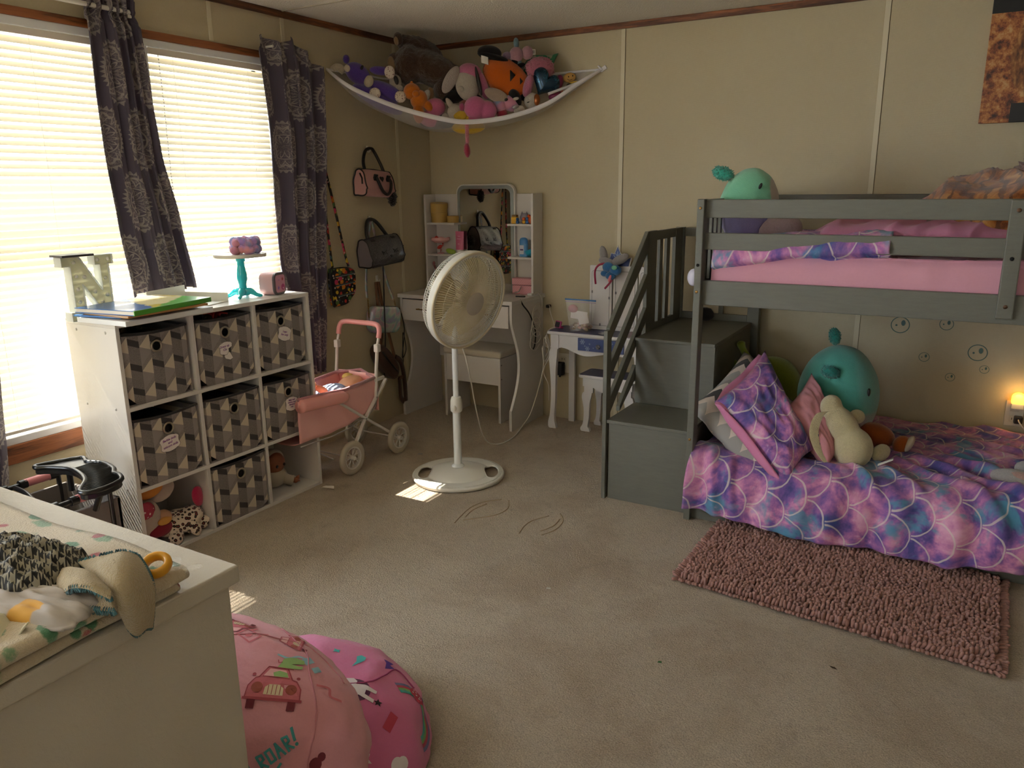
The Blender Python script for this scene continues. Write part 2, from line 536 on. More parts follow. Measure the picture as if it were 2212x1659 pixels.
# mini blinds ----------------------------------------------------------------------------
slat_m = mat('blind_slat', '#eee6d2', rough=.45, translucent=.085, tcol='#f0e3c4')
rail_m = mat('blind_rail', '#d8cfc4', rough=.4)
cord_m = mat('blind_cord', '#e9e4d6', rough=.8)
def blind(y0, y1, label, wand=False):
    xb = XL - .008; zt = 1.884; zb = WZ0 + .05; L = y1 - y0; yc = (y0 + y1) / 2
    o = empty('window_blind', (xb, yc, zb), label=label, cat='blind')
    b = MB(); b.box((0, 0, zt - zb - .0125), (.026, L, .025)); b.build('headrail', rail_m, o, bevel=.002)
    b = MB(); b.box((0, 0, -.008), (.022, L, .012)); b.build('bottom_rail', rail_m, o, bevel=.002)
    b = MB(); w = .0245; n = 5
    for side in (-L / 2, L / 2):
        pass
    vs = []; fs = []
    for i in range(n):
        t = i / (n - 1) * 2 - 1
        for y in (-L / 2, -L / 6, L / 6, L / 2): vs.append((t * w / 2, y, .0018 * (1 - t * t)))
    for i in range(n - 1):
        for k in range(3): fs.append((i * 4 + k, i * 4 + k + 1, i * 4 + k + 5, i * 4 + k + 4))
    b.add(vs, fs); first = None
    zs = np.arange(.012, zt - zb - .03, .0259); rr = random.Random(int(y0 * 1000))
    for i, z in enumerate(zs):
        za = z + zb
        t = radians(80 + rr.uniform(-2.2, 2.2)) if za < 1.14 else radians(84 + rr.uniform(-3, 3))
        if .98 < za < 1.36 and y0 > 2: t = radians((70, 66, 76, 64, 62, 64, 70, 66, 72)[i % 9])
        if y0 < 2 and abs(za - 1.655) < .013: t = radians(58)
        if za > 1.40: t = radians(74 + rr.uniform(-4, 4))
        if first is None: s = first = b.build('slat', slat_m, o, smooth=180)
        else: s = twin(first, parent=o)
        s.location = (0, rr.uniform(-.0008, .0008), z); s.rotation_euler = (rr.uniform(-.0012, .0012), t, 0)
    for y in (-L * .32, L * .32) if L < .62 else (-L * .36, 0, L * .36):
        b = MB()
        b.tube([(.0128, y, zt - zb - .02), (.0128, y, 0)], .0006, 5); b.build('ladder_cord', cord_m, o)
    if wand:
        y = -L / 2 + .035
        b = MB(); z = zt - zb - .03; i = 0
        while z > .55:
            b.ball((.022 + .001 * sin(i), y + .002 * sin(i * .13), z), (.0022, .0022, .0042), 6); z -= .0125; i += 1
        b.build('bead_chain', mat('bead_chain_white', '#eeeae0', rough=.3), o, smooth=180)
    return o
blind(WIN[0][0] + .026, WIN[0][1] - .026, 'white mini blind in the left window, closed, behind the white letter N')
blind(WIN[1][0] + .026, WIN[1][1] - .026, 'white mini blind in the right window, behind the turquoise cake stand, with beaded cord', wand=True)

# ---------------------------------------------------------------- bunk bed
def m_greywood():
    def f():
        c = coord('Object', (3, 3, 22)); n = tnoise(c, 5, 4, .6)
        s = tvor(coord('Object'), 26); chips = s.step(.05, .03) * tnoise(coord('Object'), 3.1, 2).step(.6, .66)
        return mixc(mixc('#6d6d62', '#605f55', n), '#a9a498', chips * .6)
    def b(): return tnoise(coord('Object', (3, 3, 30)), 40, 3, .7), .0006
    return mat('grey_painted_wood', fn=f, bump=b, rough=.42, spec=.45)
GW = m_greywood()
brass = mat('antique_brass', '#8a6b3e', rough=.35, metal=1.0)
dark_hole = mat('dark_hole', '#0c0b0a', rough=.9)

BED = empty('bunk_bed', (0, 0, 0), label='grey painted wooden bunk bed with open guard rails, low bottom bunk on the carpet', cat='bunk bed')
def gpart(name, lo, hi, bev=.003, parent=BED, m=None):
    b = MB(); b.span(lo, hi); return b.build(name, m or GW, parent, bevel=bev)
FX, BX = -.903, 1.12       # the bed's two ends
FY, WY = 2.919, 3.955      # its front and its wall side
posts = []
for x0, x1, y0, y1, z in ((FX, FX + .027, FY, FY + .052, 1.283), (FX - .028, FX + .03, WY - .045, WY, 1.283),
                          (BX, BX + .03, FY, FY + .052, 1.283), (BX, BX + .03, WY - .045, WY, 1.283)):
    posts.append(gpart('post', (x0, y0, 0), (x1, y1, z)))
for z0, z1 in ((1.214, 1.281), (1.096, 1.159)):
    gpart('guard_rail', (FX + .02, FY + .030, z0), (BX + .01, FY + .050, z1))
gpart('side_board', (FX + .02, FY + .028, .886), (BX + .01, FY + .050, .980))
for z0, z1 in ((1.255, 1.285), (1.07, 1.125), (.886, .975)):
    gpart('back_rail', (FX + .02, WY - .03, z0), (BX + .01, WY - .010, z1))
gpart('mattress_base', (FX + .02, FY + .05, .886), (BX, WY - .03, .902))
gpart('low_side_board', (FX + .02, FY + .030, 0.0), (BX + .01, FY + .052, .135))
gpart('low_base', (FX + .03, FY + .06, .06), (BX, WY - .03, .085))
gpart('low_back_board', (FX + .02, WY - .03, .0), (BX + .01, WY - .010, .135))
for x in (FX + .004, BX + .004):          # head and foot ends: a top rail, slats and a lower rail
    gpart('end_rail', (x, FY + .05, 1.245), (x + .02, WY - .04, 1.281)); gpart('end_rail', (x, FY + .05, .886), (x + .02, WY - .04, .975))
    y = FY + .075
    while y < WY - .08:
        gpart('end_slat', (x + .003, y, .975), (x + .017, y + .022, 1.245), .0015); y += .060
gpart('climbing_board', (.089, FY + .008, .905), (.137, FY + .031, 1.279), .004)
def bolt(x, z, y, m=brass, r=.0055):
    b = MB(); b.lathe([(r, 0), (r, .0016), (r * .75, .0026), (0.0004, .0026)], 14, Matrix.Translation((x, y, z)) @ Matrix.Rotation(pi / 2, 4, 'X'))
    b.build('bolt', m, BED, smooth=40)
for z in (1.25, .938, .346): bolt(FX + .013, z, FY)
bolt(FX + .013, 1.039, FY, dark_hole, .006)
for z in (1.247, .945): bolt(.113, z, FY + .008, mat('bronze_cap', '#5c4433', rough=.4, metal=.7), .0065)
bolt(.112, 1.097, FY + .008, dark_hole, .006)

# stairs with storage steps at the end of the bed
ST = empty('bunk_stairs', (-1.09, 3.4, 0), label='grey two-step staircase with slanted handrail bars at the head of the bunk bed', cat='stairs')
def sp(name, lo, hi, bev=.002):
    c = Vector(ST.location); b = MB(); b.span(Vector(lo) - c, Vector(hi) - c); return b.build(name, GW, ST, bevel=bev)
SX0, SX1 = -1.272, -.908
sp('riser', (SX0 + .006, 2.978, 0), (SX1, 2.994, .346)); sp('tread', (SX0, 2.968, .346), (SX1, 3.286, .361))
sp('riser', (SX0 + .001, 3.286, .361), (SX1, 3.302, .652)); sp('tread', (SX0 - .002, 3.278, .652), (SX1, 3.93, .667))
sp('side_panel', (SX1 - .016, 2.994, 0), (SX1, 3.93, .346)); sp('side_panel', (SX1 - .016, 3.302, .346), (SX1, 3.93, .652))
sp('side_panel', (SX0 + .001, 2.994, 0), (SX0 + .015, 3.93, .346)); sp('side_panel', (SX0 + .001, 3.302, .346), (SX0 + .015, 3.93, .652))
sp('handrail_post', (-1.290, 2.962, 0), (-1.272, 3.008, .748))
xa, xb = -1.292, -1.274
sp('stile', (xa, 3.412, .56), (xb, 3.532, 1.132)); sp('stile', (xa, 3.797, .56), (xb, 3.90, 1.128))
sp('top_rail', (xa + .001, 3.53, 1.086), (xb - .001, 3.80, 1.129)); sp('bottom_rail', (xa + .001, 3.53, .60), (xb - .001, 3.80, .698))
for y0, y1 in ((3.577, 3.618), (3.674, 3.721)): sp('slat', (xa + .002, y0, .69), (xb - .002, y1, 1.09), .001)
c0 = Vector(ST.location)
for zc, ya in ((1.085, 3.003), (.93, 3.006), (.775, 3.006), (.62, 3.118)):
    b = MB(); yb_ = 3.425 if zc > .7 else 3.30
    za, zb_ = zc + .84 * (ya - 3.44), zc + .84 * (yb_ - 3.44); t = .034
    pts = [(ya, max(za - t, .36)), (yb_, zb_ - t), (yb_, zb_ + t), (ya, za + t)]
    if zc > 1.0: pts = [(ya, .70), (3.43, 1.052), (3.43, 1.131), (3.411, 1.131), (ya - .012, .755)]
    M = Matrix(((0, 0, 1, xa), (1, 0, 0, 0), (0, 1, 0, 0), (0, 0, 0, 1)))
    b.prism(pts, xb - xa, Matrix.Translation(-c0) @ M); b.build('handrail_bar', GW, ST, bevel=.002)
sp('back_post', (-1.312, 3.905, .3), (-1.266, 3.925, 1.128))
sp('back_rail', (-1.266, 3.907, 1.083), (FX - .028, 3.923, 1.125)); sp('back_rail', (-1.266, 3.907, .667), (FX - .028, 3.923, .70))
sp('back_slat', (-1.075, 3.908, .70), (-1.052, 3.922, 1.083), .001)

# ---------------------------------------------------------------- bedding materials
def scales(r=.07, lw=.05):
    """mermaid-scale line mask from the uv layer (metres); tips point along +u"""
    u, v, _ = xyz(coord('UV'))
    n = tnoise(coord('UV'), 14, 2, .5, col=False)
    u = u * (1 / r) + (n - .5) * .25; v = v * (1 / r) + (tnoise(coord('UV', loc=(3, 1, 0)), 14, 2) - .5) * .25
    par = u.floor().mod(2.0); fu = u.frac(); vv = (v + par + 1.0).mod(2.0) - 1.0
    d = (fu * fu + vv * vv).sqrt()
    return (d - .93).abs().step(lw, lw * .45)
def m_mermaid(name='mermaid_scale_print', line=True, dark=0.0):
    def f():
        c = coord('UV')
        a = tnoise(c, 7.5, 4, .62, .5); g = tnoise(coord('UV', loc=(4, 2, 0)), 6.5, 4, .66, .4); s = tnoise(coord('UV', loc=(9, 5, 0)), 22, 4, .7)
        t = tnoise(coord('UV', loc=(1, 8, 0)), 5.0, 3, .6)
        k = ramp(a * .75 + s * .25, [(.36, '#4a4580'), (.44, '#75579a'), (.50, '#a56aa2'), (.55, '#c883ad'), (.62, '#dba2bd'), (.70, '#b795c2')])
        k = mixc(k, '#4f93ae', g.step(.53, .64) * .8)
        k = mixc(k, '#354a8c', t.step(.55, .66) * .6)
        k = mixc(k, '#c9b4d8', s.step(.6, .75) * .5)
        return mixc(k, '#d8cbc4', scales() * .70) if line else k
    def b(): return tnoise(coord('UV'), 700, 2), .0003
    return mat(name, fn=f, bump=b, rough=.75, sheen=.15, spec=.25)
pink_sheet = fabric('pink_sheet', '#d79cab', d=.0003)

def wrinkle(x, y, amp, sc=4.0, seed=0.0, ang=.6):
    """soft ridged folds running at angle ang"""
    ca, sa = cos(ang), sin(ang)
    p = x * ca + y * sa; q = -x * sa + y * ca
    w = noise.noise(Vector((x * 2.2 + seed, y * 2.2, 1.7))) * .5
    r = 1 - abs(noise.noise(Vector((p * sc * .45 + w + seed, q * sc * 1.7 + w, seed))))
    r2 = noise.fractal(Vector((x * sc * 1.3, y * sc * 1.3, seed + 5)), 1.0, 2.0, 3)
    return amp * ((r ** 3) * 1.1 - .45 + .35 * r2)

def cloth(name, m, prof, x0, x1, nx, ny, disp, parent=None, uv0=(0, 0), edge=None, solid=.012, label=None, cat=None, group=None):
    """cloth drawn over a profile: prof [(y, z)...] swept along x, uv in metres, displaced along the normal"""
    P = spline([(0, y, z) for y, z in prof], 10)
    L = [0.0]
    for i in range(1, len(P)): L.append(L[-1] + (P[i] - P[i - 1]).length)
    T = L[-1]
    def at(s):
        s = max(0, min(T, s))
        for i in range(1, len(L)):
            if L[i] >= s:
                t = (s - L[i - 1]) / max(1e-6, L[i] - L[i - 1]); p = P[i - 1].lerp(P[i], t); d = (P[i] - P[i - 1]).normalized()
                return p, Vector((0, d.z, -d.y))
        return P[-1].copy(), Vector((0, 0, 1))
    b = MB()
    def f(u, v):
        s = v * T; x = lerp(x0, x1, u); p, nrm = at(s)
        if nrm.z < -.2: nrm = -nrm
        e = edge(u, v, x) if edge else Vector((0, 0, 0))
        q = Vector((x, p.y, p.z)) + nrm * disp(x, s, u, v) + e
        return (q, (x + uv0[0], s + uv0[1]))
    b.grid(nx, ny, f)
    o = b.build(name, m, parent, smooth=180, solid=solid)
    return tag(o, label, cat, group)

# bottom bunk: mattress and comforter
b = MB(); b.span((FX + .045, FY + .06, .086), (BX - .02, WY - .04, .235))
tag(b.build('mattress', pink_sheet, bevel=.03, seg=3, smooth=40), 'thin bottom bunk mattress hidden under the mermaid scale comforter', 'mattress')
FOLDS = [(-.22, .62, .10, .93, .022, .022), (-.12, .58, .22, .90, .026, .026), (.0, .52, .34, .86, .020, .020), (-.30, .70, -.05, .98, .020, .020), (.12, .60, .45, 1.0, .024, .024), (.25, .45, .62, .82, .022, .03), (-.36, .80, -.18, 1.02, .016, .016), (.05, .80, .20, 1.06, .020, .018), (.22, .88, .34, 1.12, .022, .020), (.38, .8, .55, 1.15, .02, .02), (-.55, .86, -.32, .92, .014, .018), (.0, .40, .5, .55, .012, .03), (-.1, .25, .4, .35, .010, .03), (.30, 1.02, .36, 1.2, .02, .016), (-.80, .95, -.74, 1.2, .022, .018), (-.72, .98, -.68, 1.15, .018, .014)]
def d_low(x, s, u, v):
    amp = .020 * min(1, max(.25, (x + .75) * 1.1))
    a = wrinkle(x, s, amp, 5.2, 2.0, .55) + .006 * sin(x * 9 + s * 5)
    for (xa, sa, xb, sb, hh, ww) in FOLDS:
        dx, ds = xb - xa, sb - sa; t = ((x - xa) * dx + (s - sa) * ds) / (dx * dx + ds * ds)
        if -.15 < t < 1.15:
            e = hypot(x - xa - dx * t, s - sa - ds * t) / ww
            if e < 3: a += hh * math.exp(-e * e) * max(0, min(1, 4 * (t + .15), 4 * (1.15 - t)))
    if s > .95:                                         # folds of the hanging front
        k = min(1, (s - .95) / .12); a += k * .010 * sin(x * 27 + 2.2 * sin(x * 7)) + k * .006 * sin(x * 61 + s * 9)
    if u < .12: a += .04 * (1 - u / .12) * sin(s * 8.0) ** 2
    return a + .012
def e_low(u, v, x):
    e = Vector((0, 0, 0))
    if v > .72:
        k = (v - .72) / .28
        e.z += k * (.012 * sin(x * 6) + .045 * max(0, x - .05)); e.y -= k * .018 * (1 + sin(x * 11 + 1))
        e.x -= k * .05 * max(0, .25 - u) * 2
    return e
cloth('comforter', m_mermaid(), [(3.935, .245), (3.7, .247), (3.3, .252), (3.08, .262), (2.985, .262), (2.925, .215), (2.9, .13), (2.896, .055)],
      -.872, 1.06, 250, 150, d_low, edge=e_low, label='puffy purple, pink and teal mermaid scale comforter on the bottom bunk', cat='comforter')

def pillow4(name, cs, t, m, parent=None, n=36, wr=.008, seed=0.0, flange=0.0, label=None, cat=None, group=None, sag=.0, uvs=None):
    """cushion on four corners cs (counter-clockwise seen from its face)"""
    A, B_, C_, D = [Vector(c) for c in cs]
    nrm = ((B_ - A).cross(D - A) + (C_ - B_).cross(A - B_)).normalized()
    lu = ((B_ - A).length + (C_ - D).length) / 2; lv = ((D - A).length + (C_ - B_).length) / 2
    b = MB()
    def side(sg):
        def f(u, v):
            x = u * 2 - 1; y = v * 2 - 1
            fu = 1 - 2 * flange / lu if flange else 1; fv = 1 - 2 * flange / lv if flange else 1
            xx = min(1, abs(x) / fu); yy = min(1, abs(y) / fv)
            k = max(0.0, 1 - xx ** 3.0) * max(0.0, 1 - yy ** 3.0)
            cx = .5 + x * .5 * (1 - .10 * (1 - yy * yy) * xx); cy = .5 + y * .5 * (1 - .10 * (1 - xx * xx) * yy)
            p = A.lerp(B_, cx).lerp(D.lerp(C_, cx), cy)
            z = sg * t * .5 * k ** .5
            q = noise.fractal(Vector((x * 2.2 + seed, y * 2.2 - seed, sg + seed)), 1.0, 2.0, 4) + .7 * (1 - 2 * abs(noise.noise(Vector((x * 1.6 + seed, y * 3.4, sg * 3 + seed)))))
            z += wr * q * (min(1, k * 5) + (.5 if flange else 0))
            return (p + nrm * z - Vector((0, 0, sag * (1 - x * x) * (1 - y * y))), (u * lu, v * lv))
        return f
    b.grid(n, n, side(1)); k = len(b.f); b.grid(n, n, side(-1))
    for i in range(k, len(b.f)): b.f[i].reverse()
    o = b.build(name, m, parent, smooth=180)
    if not flange:
        q = o.modifiers.new('weld', 'WELD'); q.merge_threshold = .0006
    return tag(o, label, cat, group)

def m_chevron():
    def f():
        u, v, _ = xyz(coord('UV'))
        w = ((u * 16).frac() - .5).abs() * .09 + v
        st = (w * 3.4 + .1).frac()
        return ramp(st, [(0, '#9c9892'), (.28, '#cfc0b4'), (.48, '#3b3836'), (.68, '#d3c4b8'), (.86, '#8a8682')], 'CONSTANT')
    return mat('chevron_print', fn=f, rough=.8, sheen=.1)
pillow4('pillow', [(-.925, 3.01, .455), (-.565, 2.925, .145), (-.56, 3.45, .34), (-.84, 3.52, .60)], .17, m_chevron(), seed=3.1,
        label='grey, beige and black zigzag pillow leaning on the left end of the bottom bunk', cat='pillow', wr=.012)
o = pillow4('pillow', [(-.825, 3.01, .49), (-.50, 2.925, .215), (-.445, 3.07, .33), (-.70, 3.29, .66)], .13, m_mermaid('mermaid_pillow_print'), seed=7.7,
            label='mermaid scale pillow with pink inner hem, standing in front of the zigzag pillow', cat='pillow', wr=.012)
pink_hem = fabric('pink_hem', '#d384a8', d=.0003)
def hem_strip(A_, B_, name, wob):
    a, c = spline(A_, 8), spline(B_, 8); m = min(len(a), len(c)) - 1; b = MB()
    def f(u, v):
        i = u * m; k = min(int(i), m - 1); p = a[k].lerp(a[k + 1], i - k).lerp(c[k].lerp(c[k + 1], i - k), v)
        return p + Vector((.5, -.7, .5)) * (.010 + wob * sin(u * 17 + v * 2) * (1 - v) + .012 * sin(pi * v))
    b.grid(50, 8, f); b.build(name, pink_hem, o, smooth=180, solid=.003)
hem_strip([(-.825, 3.01, .478), (-.815, 3.10, .520), (-.775, 3.20, .565), (-.752, 3.28, .605), (-.733, 3.32, .632)], [(-.765, 3.0, .452), (-.752, 3.09, .462), (-.70, 3.19, .490), (-.690, 3.27, .530), (-.690, 3.31, .598)], 'inner_hem', .006)
hem_strip([(-.825, 3.01, .478), (-.740, 2.985, .385), (-.628, 2.95, .285), (-.521, 2.92, .195)], [(-.790, 3.0, .470), (-.695, 2.975, .398), (-.600, 2.945, .305), (-.510, 2.915, .215)], 'inner_hem', .003)
pillow4('pillow', [(-.585, 3.13, .455), (-.385, 3.035, .265), (-.345, 3.15, .315), (-.515, 3.33, .575)], .115, fabric('pink_satin', '#c98a92', d=.0002), seed=12.3,
        label='small plain dusty pink satin pillow between the mermaid pillow and the cream bunny', cat='pillow', wr=.009)

# ---------------------------------------------------------------- plush toys on the bottom bunk
black_thread = mat('black_thread', '#15110f', rough=.5)
def tuft(name, c, r, m, parent, rot=None, seed=1):
    """a fluffy tuft"""
    b = MB(); b.ball(c, r, 34, rot, lambda d: 1 + .17 * noise.fractal(d * 5.0 + Vector((seed, 0, 0)), 1.0, 2.0, 4))
    rr = random.Random(seed); R = rot3(rot); c = Vector(c)
    for i in range(170):
        d = Vector((rr.gauss(0, 1), rr.gauss(0, 1), rr.gauss(0, 1))).normalized()
        p = c + R @ Vector((d.x * r[0], d.y * r[1], d.z * r[2])) * .93
        q = p + (R @ Vector((d.x, d.y, d.z)) + Vector((rr.uniform(-.5, .5), rr.uniform(-.5, .5), rr.uniform(-.5, .5)))) * min(r) * .32
        b.tube([p, p.lerp(q, .5) + Vector((0, 0, .001)), q], [min(r) * .09, min(r) * .07, min(r) * .015], 4)
    return b.build(name, m, parent, smooth=180)
def m_bird(name, top, low, belly, cut, axis=(1, 0, 0)):
    """two-tone plush: the crown colour above a jagged line, belly patch on one side"""
    def f():
        x, y, z = xyz(coord('Object'))
        jag = ((x * 60 + y * 55).frac() - .5).abs() * .012 + tnoise(coord('Object'), 18, 2) * .008
        k = mixc(low, top, (z + jag - cut).step(-.002, .002))
        side = x * axis[0] + y * axis[1] + z * axis[2]
        k = mixc(k, belly, (side).step(-.003, .003))
        return mixc(k, '#000000', tnoise(coord('Object'), 120, 3, .7) * .16)
    def b(): return tnoise(coord('Object'), 300, 3, .7), .002
    return mat(name, fn=f, bump=b, rough=.95, sheen=.5, spec=.1)
def egg(d):
    return 1 - .10 * d.z + .03 * (1 - abs(d.z)) + .012 * noise.noise(d * 2)
B1 = empty('bird_plush', (-.425, 3.47, .26), label='large round mint green and lilac bird plush against the wall of the bottom bunk', cat='plush toy')
b = MB(); b.ball((0, 0, .215), (.158, .15, .222), 48, None, egg)
def m_bird1():
    def f():
        x, y, z = xyz(coord('Object'))
        jag = ((x * 34 + y * 14).frac() - .5).abs() * .03
        k = mixc('#6d5f7e', '#56a699', (z + jag - .15).step(-.003, .003))
        k = mixc(k, '#a38f92', (x * .9 - z * .5 - y * .3 - .03).step(-.004, .004) * (z - .15).step(.012, -.012))
        face = ((x - .142) ** 2 * 1.0 + (z - .25) ** 2).sqrt() if False else (x + z * .25 - .155)
        return mixc(mixc(k, '#7fb3ac', face.step(-.01, .02) * .5), '#203030', tnoise(coord('Object'), 60, 3, .7) * .18)
    def bm(): return tnoise(coord('Object'), 260, 3, .7), .002
    return mat('mint_bird_plush', fn=f, bump=bm, rough=.95, sheen=.5, spec=.1)
b.build('body', m_bird1(), B1, smooth=180)
teal = plush('teal_fluff', '#2f8f86', d=.003)
tuft('crest', (-.028, -.03, .455), (.022, .020, .036), teal, B1, (0.1, -.2, 0), 3)
tuft('wing_tuft', (-.018, -.138, .325), (.036, .02, .026), teal, B1, (.3, .25, .2), 5)
b = MB(); b.ball((.128, -.088, .245), (.007, .007, .017), 14, (0, 0, -.6)); b.build('eye', black_thread, B1, smooth=180)
# green plush peeping out behind the pillows
B2 = empty('frog_plush', (-.765, 3.72, .26), label='lime green round plush with two stalks, half hidden behind the mermaid pillow', cat='plush toy')
lime = plush('lime_plush', '#8d9c33', d=.002)
b = MB(); b.ball((.02, 0, .155), (.128, .12, .145), 40, None, egg); b.build('body', lime, B2, smooth=180)
for p, q, e in (((-.075, -.05, .25), (-.115, -.07, .325), (-.125, -.075, .36)), ((-.085, -.06, .215), (-.145, -.085, .255), (-.185, -.09, .265))):
    b = MB(); b.tube(spline([p, q, e], 5), [.017, .018, .018, .017, .016, .016, .018, .02, .02, .016, .008][:11], 12); b.build('stalk', lime, B2, smooth=180)
for x in (.045,):
    b = MB(); b.ball((x, -.112, .205), (.012, .006, .009), 12, (0, 0, .3)); b.build('eye', black_thread, B2, smooth=180)
b = MB(); b.ball((.062, -.116, .165), (.008, .004, .005), 10); b.build('tongue', mat('tongue_red', '#b0463c', rough=.8), B2, smooth=180)
# cream bunny lying on its face against the pink pillow
cream = plush('cream_fleece', '#d9cba0', d=.004, scale=260)
B3 = empty('bunny_plush', (-.30, 3.12, .262), label='cream fleece bunny plush with a floral ear, lying face down by the pink pillow', cat='plush toy')
b = blobs('body', [((-.01, 0, .082), (.075, .07, .082)), ((-.055, .02, .155), (.058, .055, .085), (0, -.5, 0)), ((-.105, .035, .225), (.042, .042, .05))], cream, B3, .006, 6)
b = MB(); b.ball((-.015, .085, .185), (.03, .03, .028), 18); b.build('muzzle', cream, B3, smooth=180)
b = MB(); b.ball((.004, .075, .19), (.007, .007, .007), 10); b.build('nose', black_thread, B3, smooth=180)
b = MB(); b.ball((.085, .06, .06), (.024, .05, .034), 18, (0, 0, -.5)); b.build('paw', cream, B3, smooth=180)
def m_floral():
    def f():
        v = tvor(coord('Object'), 70, 'F1', 1); d = tvor(coord('Object'), 70)
        k = ramp(xyz(v)[0], [(0, '#3f5d86'), (.3, '#b84a4f'), (.55, '#d9cdbd'), (.8, '#4f6f5a')], 'CONSTANT')
        return mixc('#d2c6b0', k, d.step(.5, .3))
    return mat('floral_lining', fn=f, rough=.9)
ear = spline([(-.085, -.02, .225), (-.128, -.045, .215), (-.145, -.06, .15), (-.125, -.075, .085), (-.085, -.085, .03)], 8)
b = MB(); m_ = len(ear)
def earf(s):
    def f(u, v):
        i = u * (m_ - 1); p = ear[int(i)].lerp(ear[min(int(i) + 1, m_ - 1)], i % 1); w = .034 * (sin(pi * min(1, .18 + u * .80)) ** .6)
        return p + Vector((.75, .45, .05)) * w * (v - .5) * 2 * .6 + Vector((-.4, -.6, .1)) * s * (.004 + .005 * (1 - (2 * v - 1) ** 2))
    return f
b.use(m_floral()); b.grid(24, 8, earf(.2)); b.use(cream); b.grid(24, 8, earf(1.3)); b.build('ear', None, B3, smooth=180)
b = MB(); b.grid(4, 4, lambda u, v: Vector((.085 + .05 * u, -.03 + .03 * v, .035 + .03 * u + .004 * sin(v * 4)))); b.build('tag', mat('white_tag', '#d8d4cc', rough=.7), B3, solid=.001)
# orange plush half hidden behind the bunny
B4 = empty('fox_plush', (-.185, 3.40, .262), label='orange plush with white-tipped paws poking out behind the cream bunny', cat='plush toy')
orange = plush('fox_orange', '#a8541f', d=.002)
b = MB(); b.ball((-.07, .01, .06), (.075, .05, .05), 24, (0, .3, .2)); b.build('body', orange, B4, smooth=180)
b = MB(); b.ball((.03, -.02, .042), (.034, .03, .04), 20, (0, .4, 0)); b.build('paw', orange, B4, smooth=180)
b = MB(); b.ball((.055, -.024, .05), (.016, .028, .038), 20, (0, .4, 0)); b.build('paw_tip', mat('paw_white', '#cfc0ab', rough=.9), B4, smooth=180)
# white plush at the foot of the bunk
B5 = empty('plush_paws', (.262, 3.20, .258), label='white fluffy plush with pinkish paw pads on the comforter at the right edge', cat='plush toy')
wf = plush('white_fluff', '#b9b2ae', d=.004)
b = MB(); b.ball((-.03, -.02, .035), (.085, .045, .036), 26, (0, 0, -.35), lambda d: 1 + .05 * noise.noise(d * 5)); b.build('paw', wf, B5, smooth=180)
b = MB(); b.ball((.03, .07, .045), (.07, .04, .04), 26, (0, 0, -.5), lambda d: 1 + .05 * noise.noise(d * 5)); b.build('paw', wf, B5, smooth=180)
b = MB(); b.ball((-.012, -.045, .052), (.05, .018, .022), 20, (0, 0, -.3)); b.build('paw_pad', plush('peach_pad', '#c9a295'), B5, smooth=180)

# ---------------------------------------------------------------- top bunk bedding
def d_top(x, s, u, v): return wrinkle(x, s, .006, 7, 4, 1.1) * min(1, max(.2, x + .8)) + .004
def fit_mattress():
    b = MB(); x0, x1, y0, y1, z0, z1 = FX + .05, BX - .02, FY + .058, WY - .045, .905, 1.085
    prof = [(y0 + .012, z0), (y0 + .002, z0 + .03), (y0, z0 + .09), (y0 + .006, z1 - .03), (y0 + .03, z1 - .004), (y0 + .08, z1), (y1 - .08, z1), (y1 - .02, z1 - .01), (y1, z1 - .05), (y1, z0)]
    def disp(x, s, u, v):
        k = min(1, max(.12, (x + .6) * 1.2)); t = 1 if s < .2 else .35
        a = noise.noise(Vector((x * 9 - s * 11, s * 3 + x * 2, 4.0)))
        return t * k * (.010 * (1 - abs(a)) ** 3 + wrinkle(x, s, .004, 9, 1, 1.0)) - .004
    return cloth('top_mattress', pink_sheet, prof, x0, x1, 220, 70, disp, solid=0, label='top bunk mattress in a wrinkled pink fitted sheet', cat='mattress')
fit_mattress()
def d_tc(x, s, u, v): return .012 + wrinkle(x, s, .012, 6, 8, .3) + (.02 * (1 - v) if v < .2 else 0)
cloth('folded_comforter', m_mermaid(), [(2.975, 1.02), (2.972, 1.06), (3.0, 1.10), (3.08, 1.115), (3.35, 1.12), (3.6, 1.118), (3.8, 1.10)],
      -.845, -.24, 90, 70, d_tc, uv0=(2.3, .4), solid=.014,
      edge=lambda u, v, x: Vector((0, 0, -.075 * max(0, .45 - u) * (1 - v) ** 3 + .055 * u * (1 - v) ** 6)),
      label='mermaid scale comforter pushed to the head of the top bunk, showing below the middle rail', cat='comforter')
B6 = empty('bird_plush', (-.80, 3.27, 1.105), label='mint green bird plush with fluffy crest sitting at the head of the top bunk', cat='plush toy')
def m_bird2():
    def f():
        x, y, z = xyz(coord('Object'))
        jag = ((x * 26 + y * 10).frac() - .5).abs() * .03
        k = mixc('#8f85b0', '#7fc4a0', (z + jag - .165).step(-.003, .003))
        k = mixc(k, '#b79c9a', (x + z * .55 - .165).step(-.003, .003) * (z - .15).step(.01, -.01))
        k = mixc(k, '#b3a898', (x + z * .2 - .133).step(-.003, .003) * (z - .15).step(-.01, .01))
        return mixc(k, '#2a4038', tnoise(coord('Object'), 60, 3, .7) * .15)
    def bm(): return tnoise(coord('Object'), 260, 3, .7), .002
    return mat('mint_bird_plush_small', fn=f, bump=bm, rough=.95, sheen=.5, spec=.1)
b = MB(); b.ball((0, 0, .148), (.112, .10, .152), 44, (0, .12, 0), lambda d: 1 - .05 * d.z + .05 * (1 - abs(d.z)) + .02 * noise.noise(d * 2.5 + Vector((3, 0, 0)))); b.build('body', m_bird2(), B6, smooth=180)
tuft('crest', (-.098, -.045, .272), (.042, .024, .024), plush('mint_fluff', '#3fae98', d=.003), B6, (0, .25, 0), 9)
b = MB(); b.ball((.062, -.085, .222), (.006, .006, .013), 14, (0, .5, -.5)); b.build('eye', black_thread, B6, smooth=180)
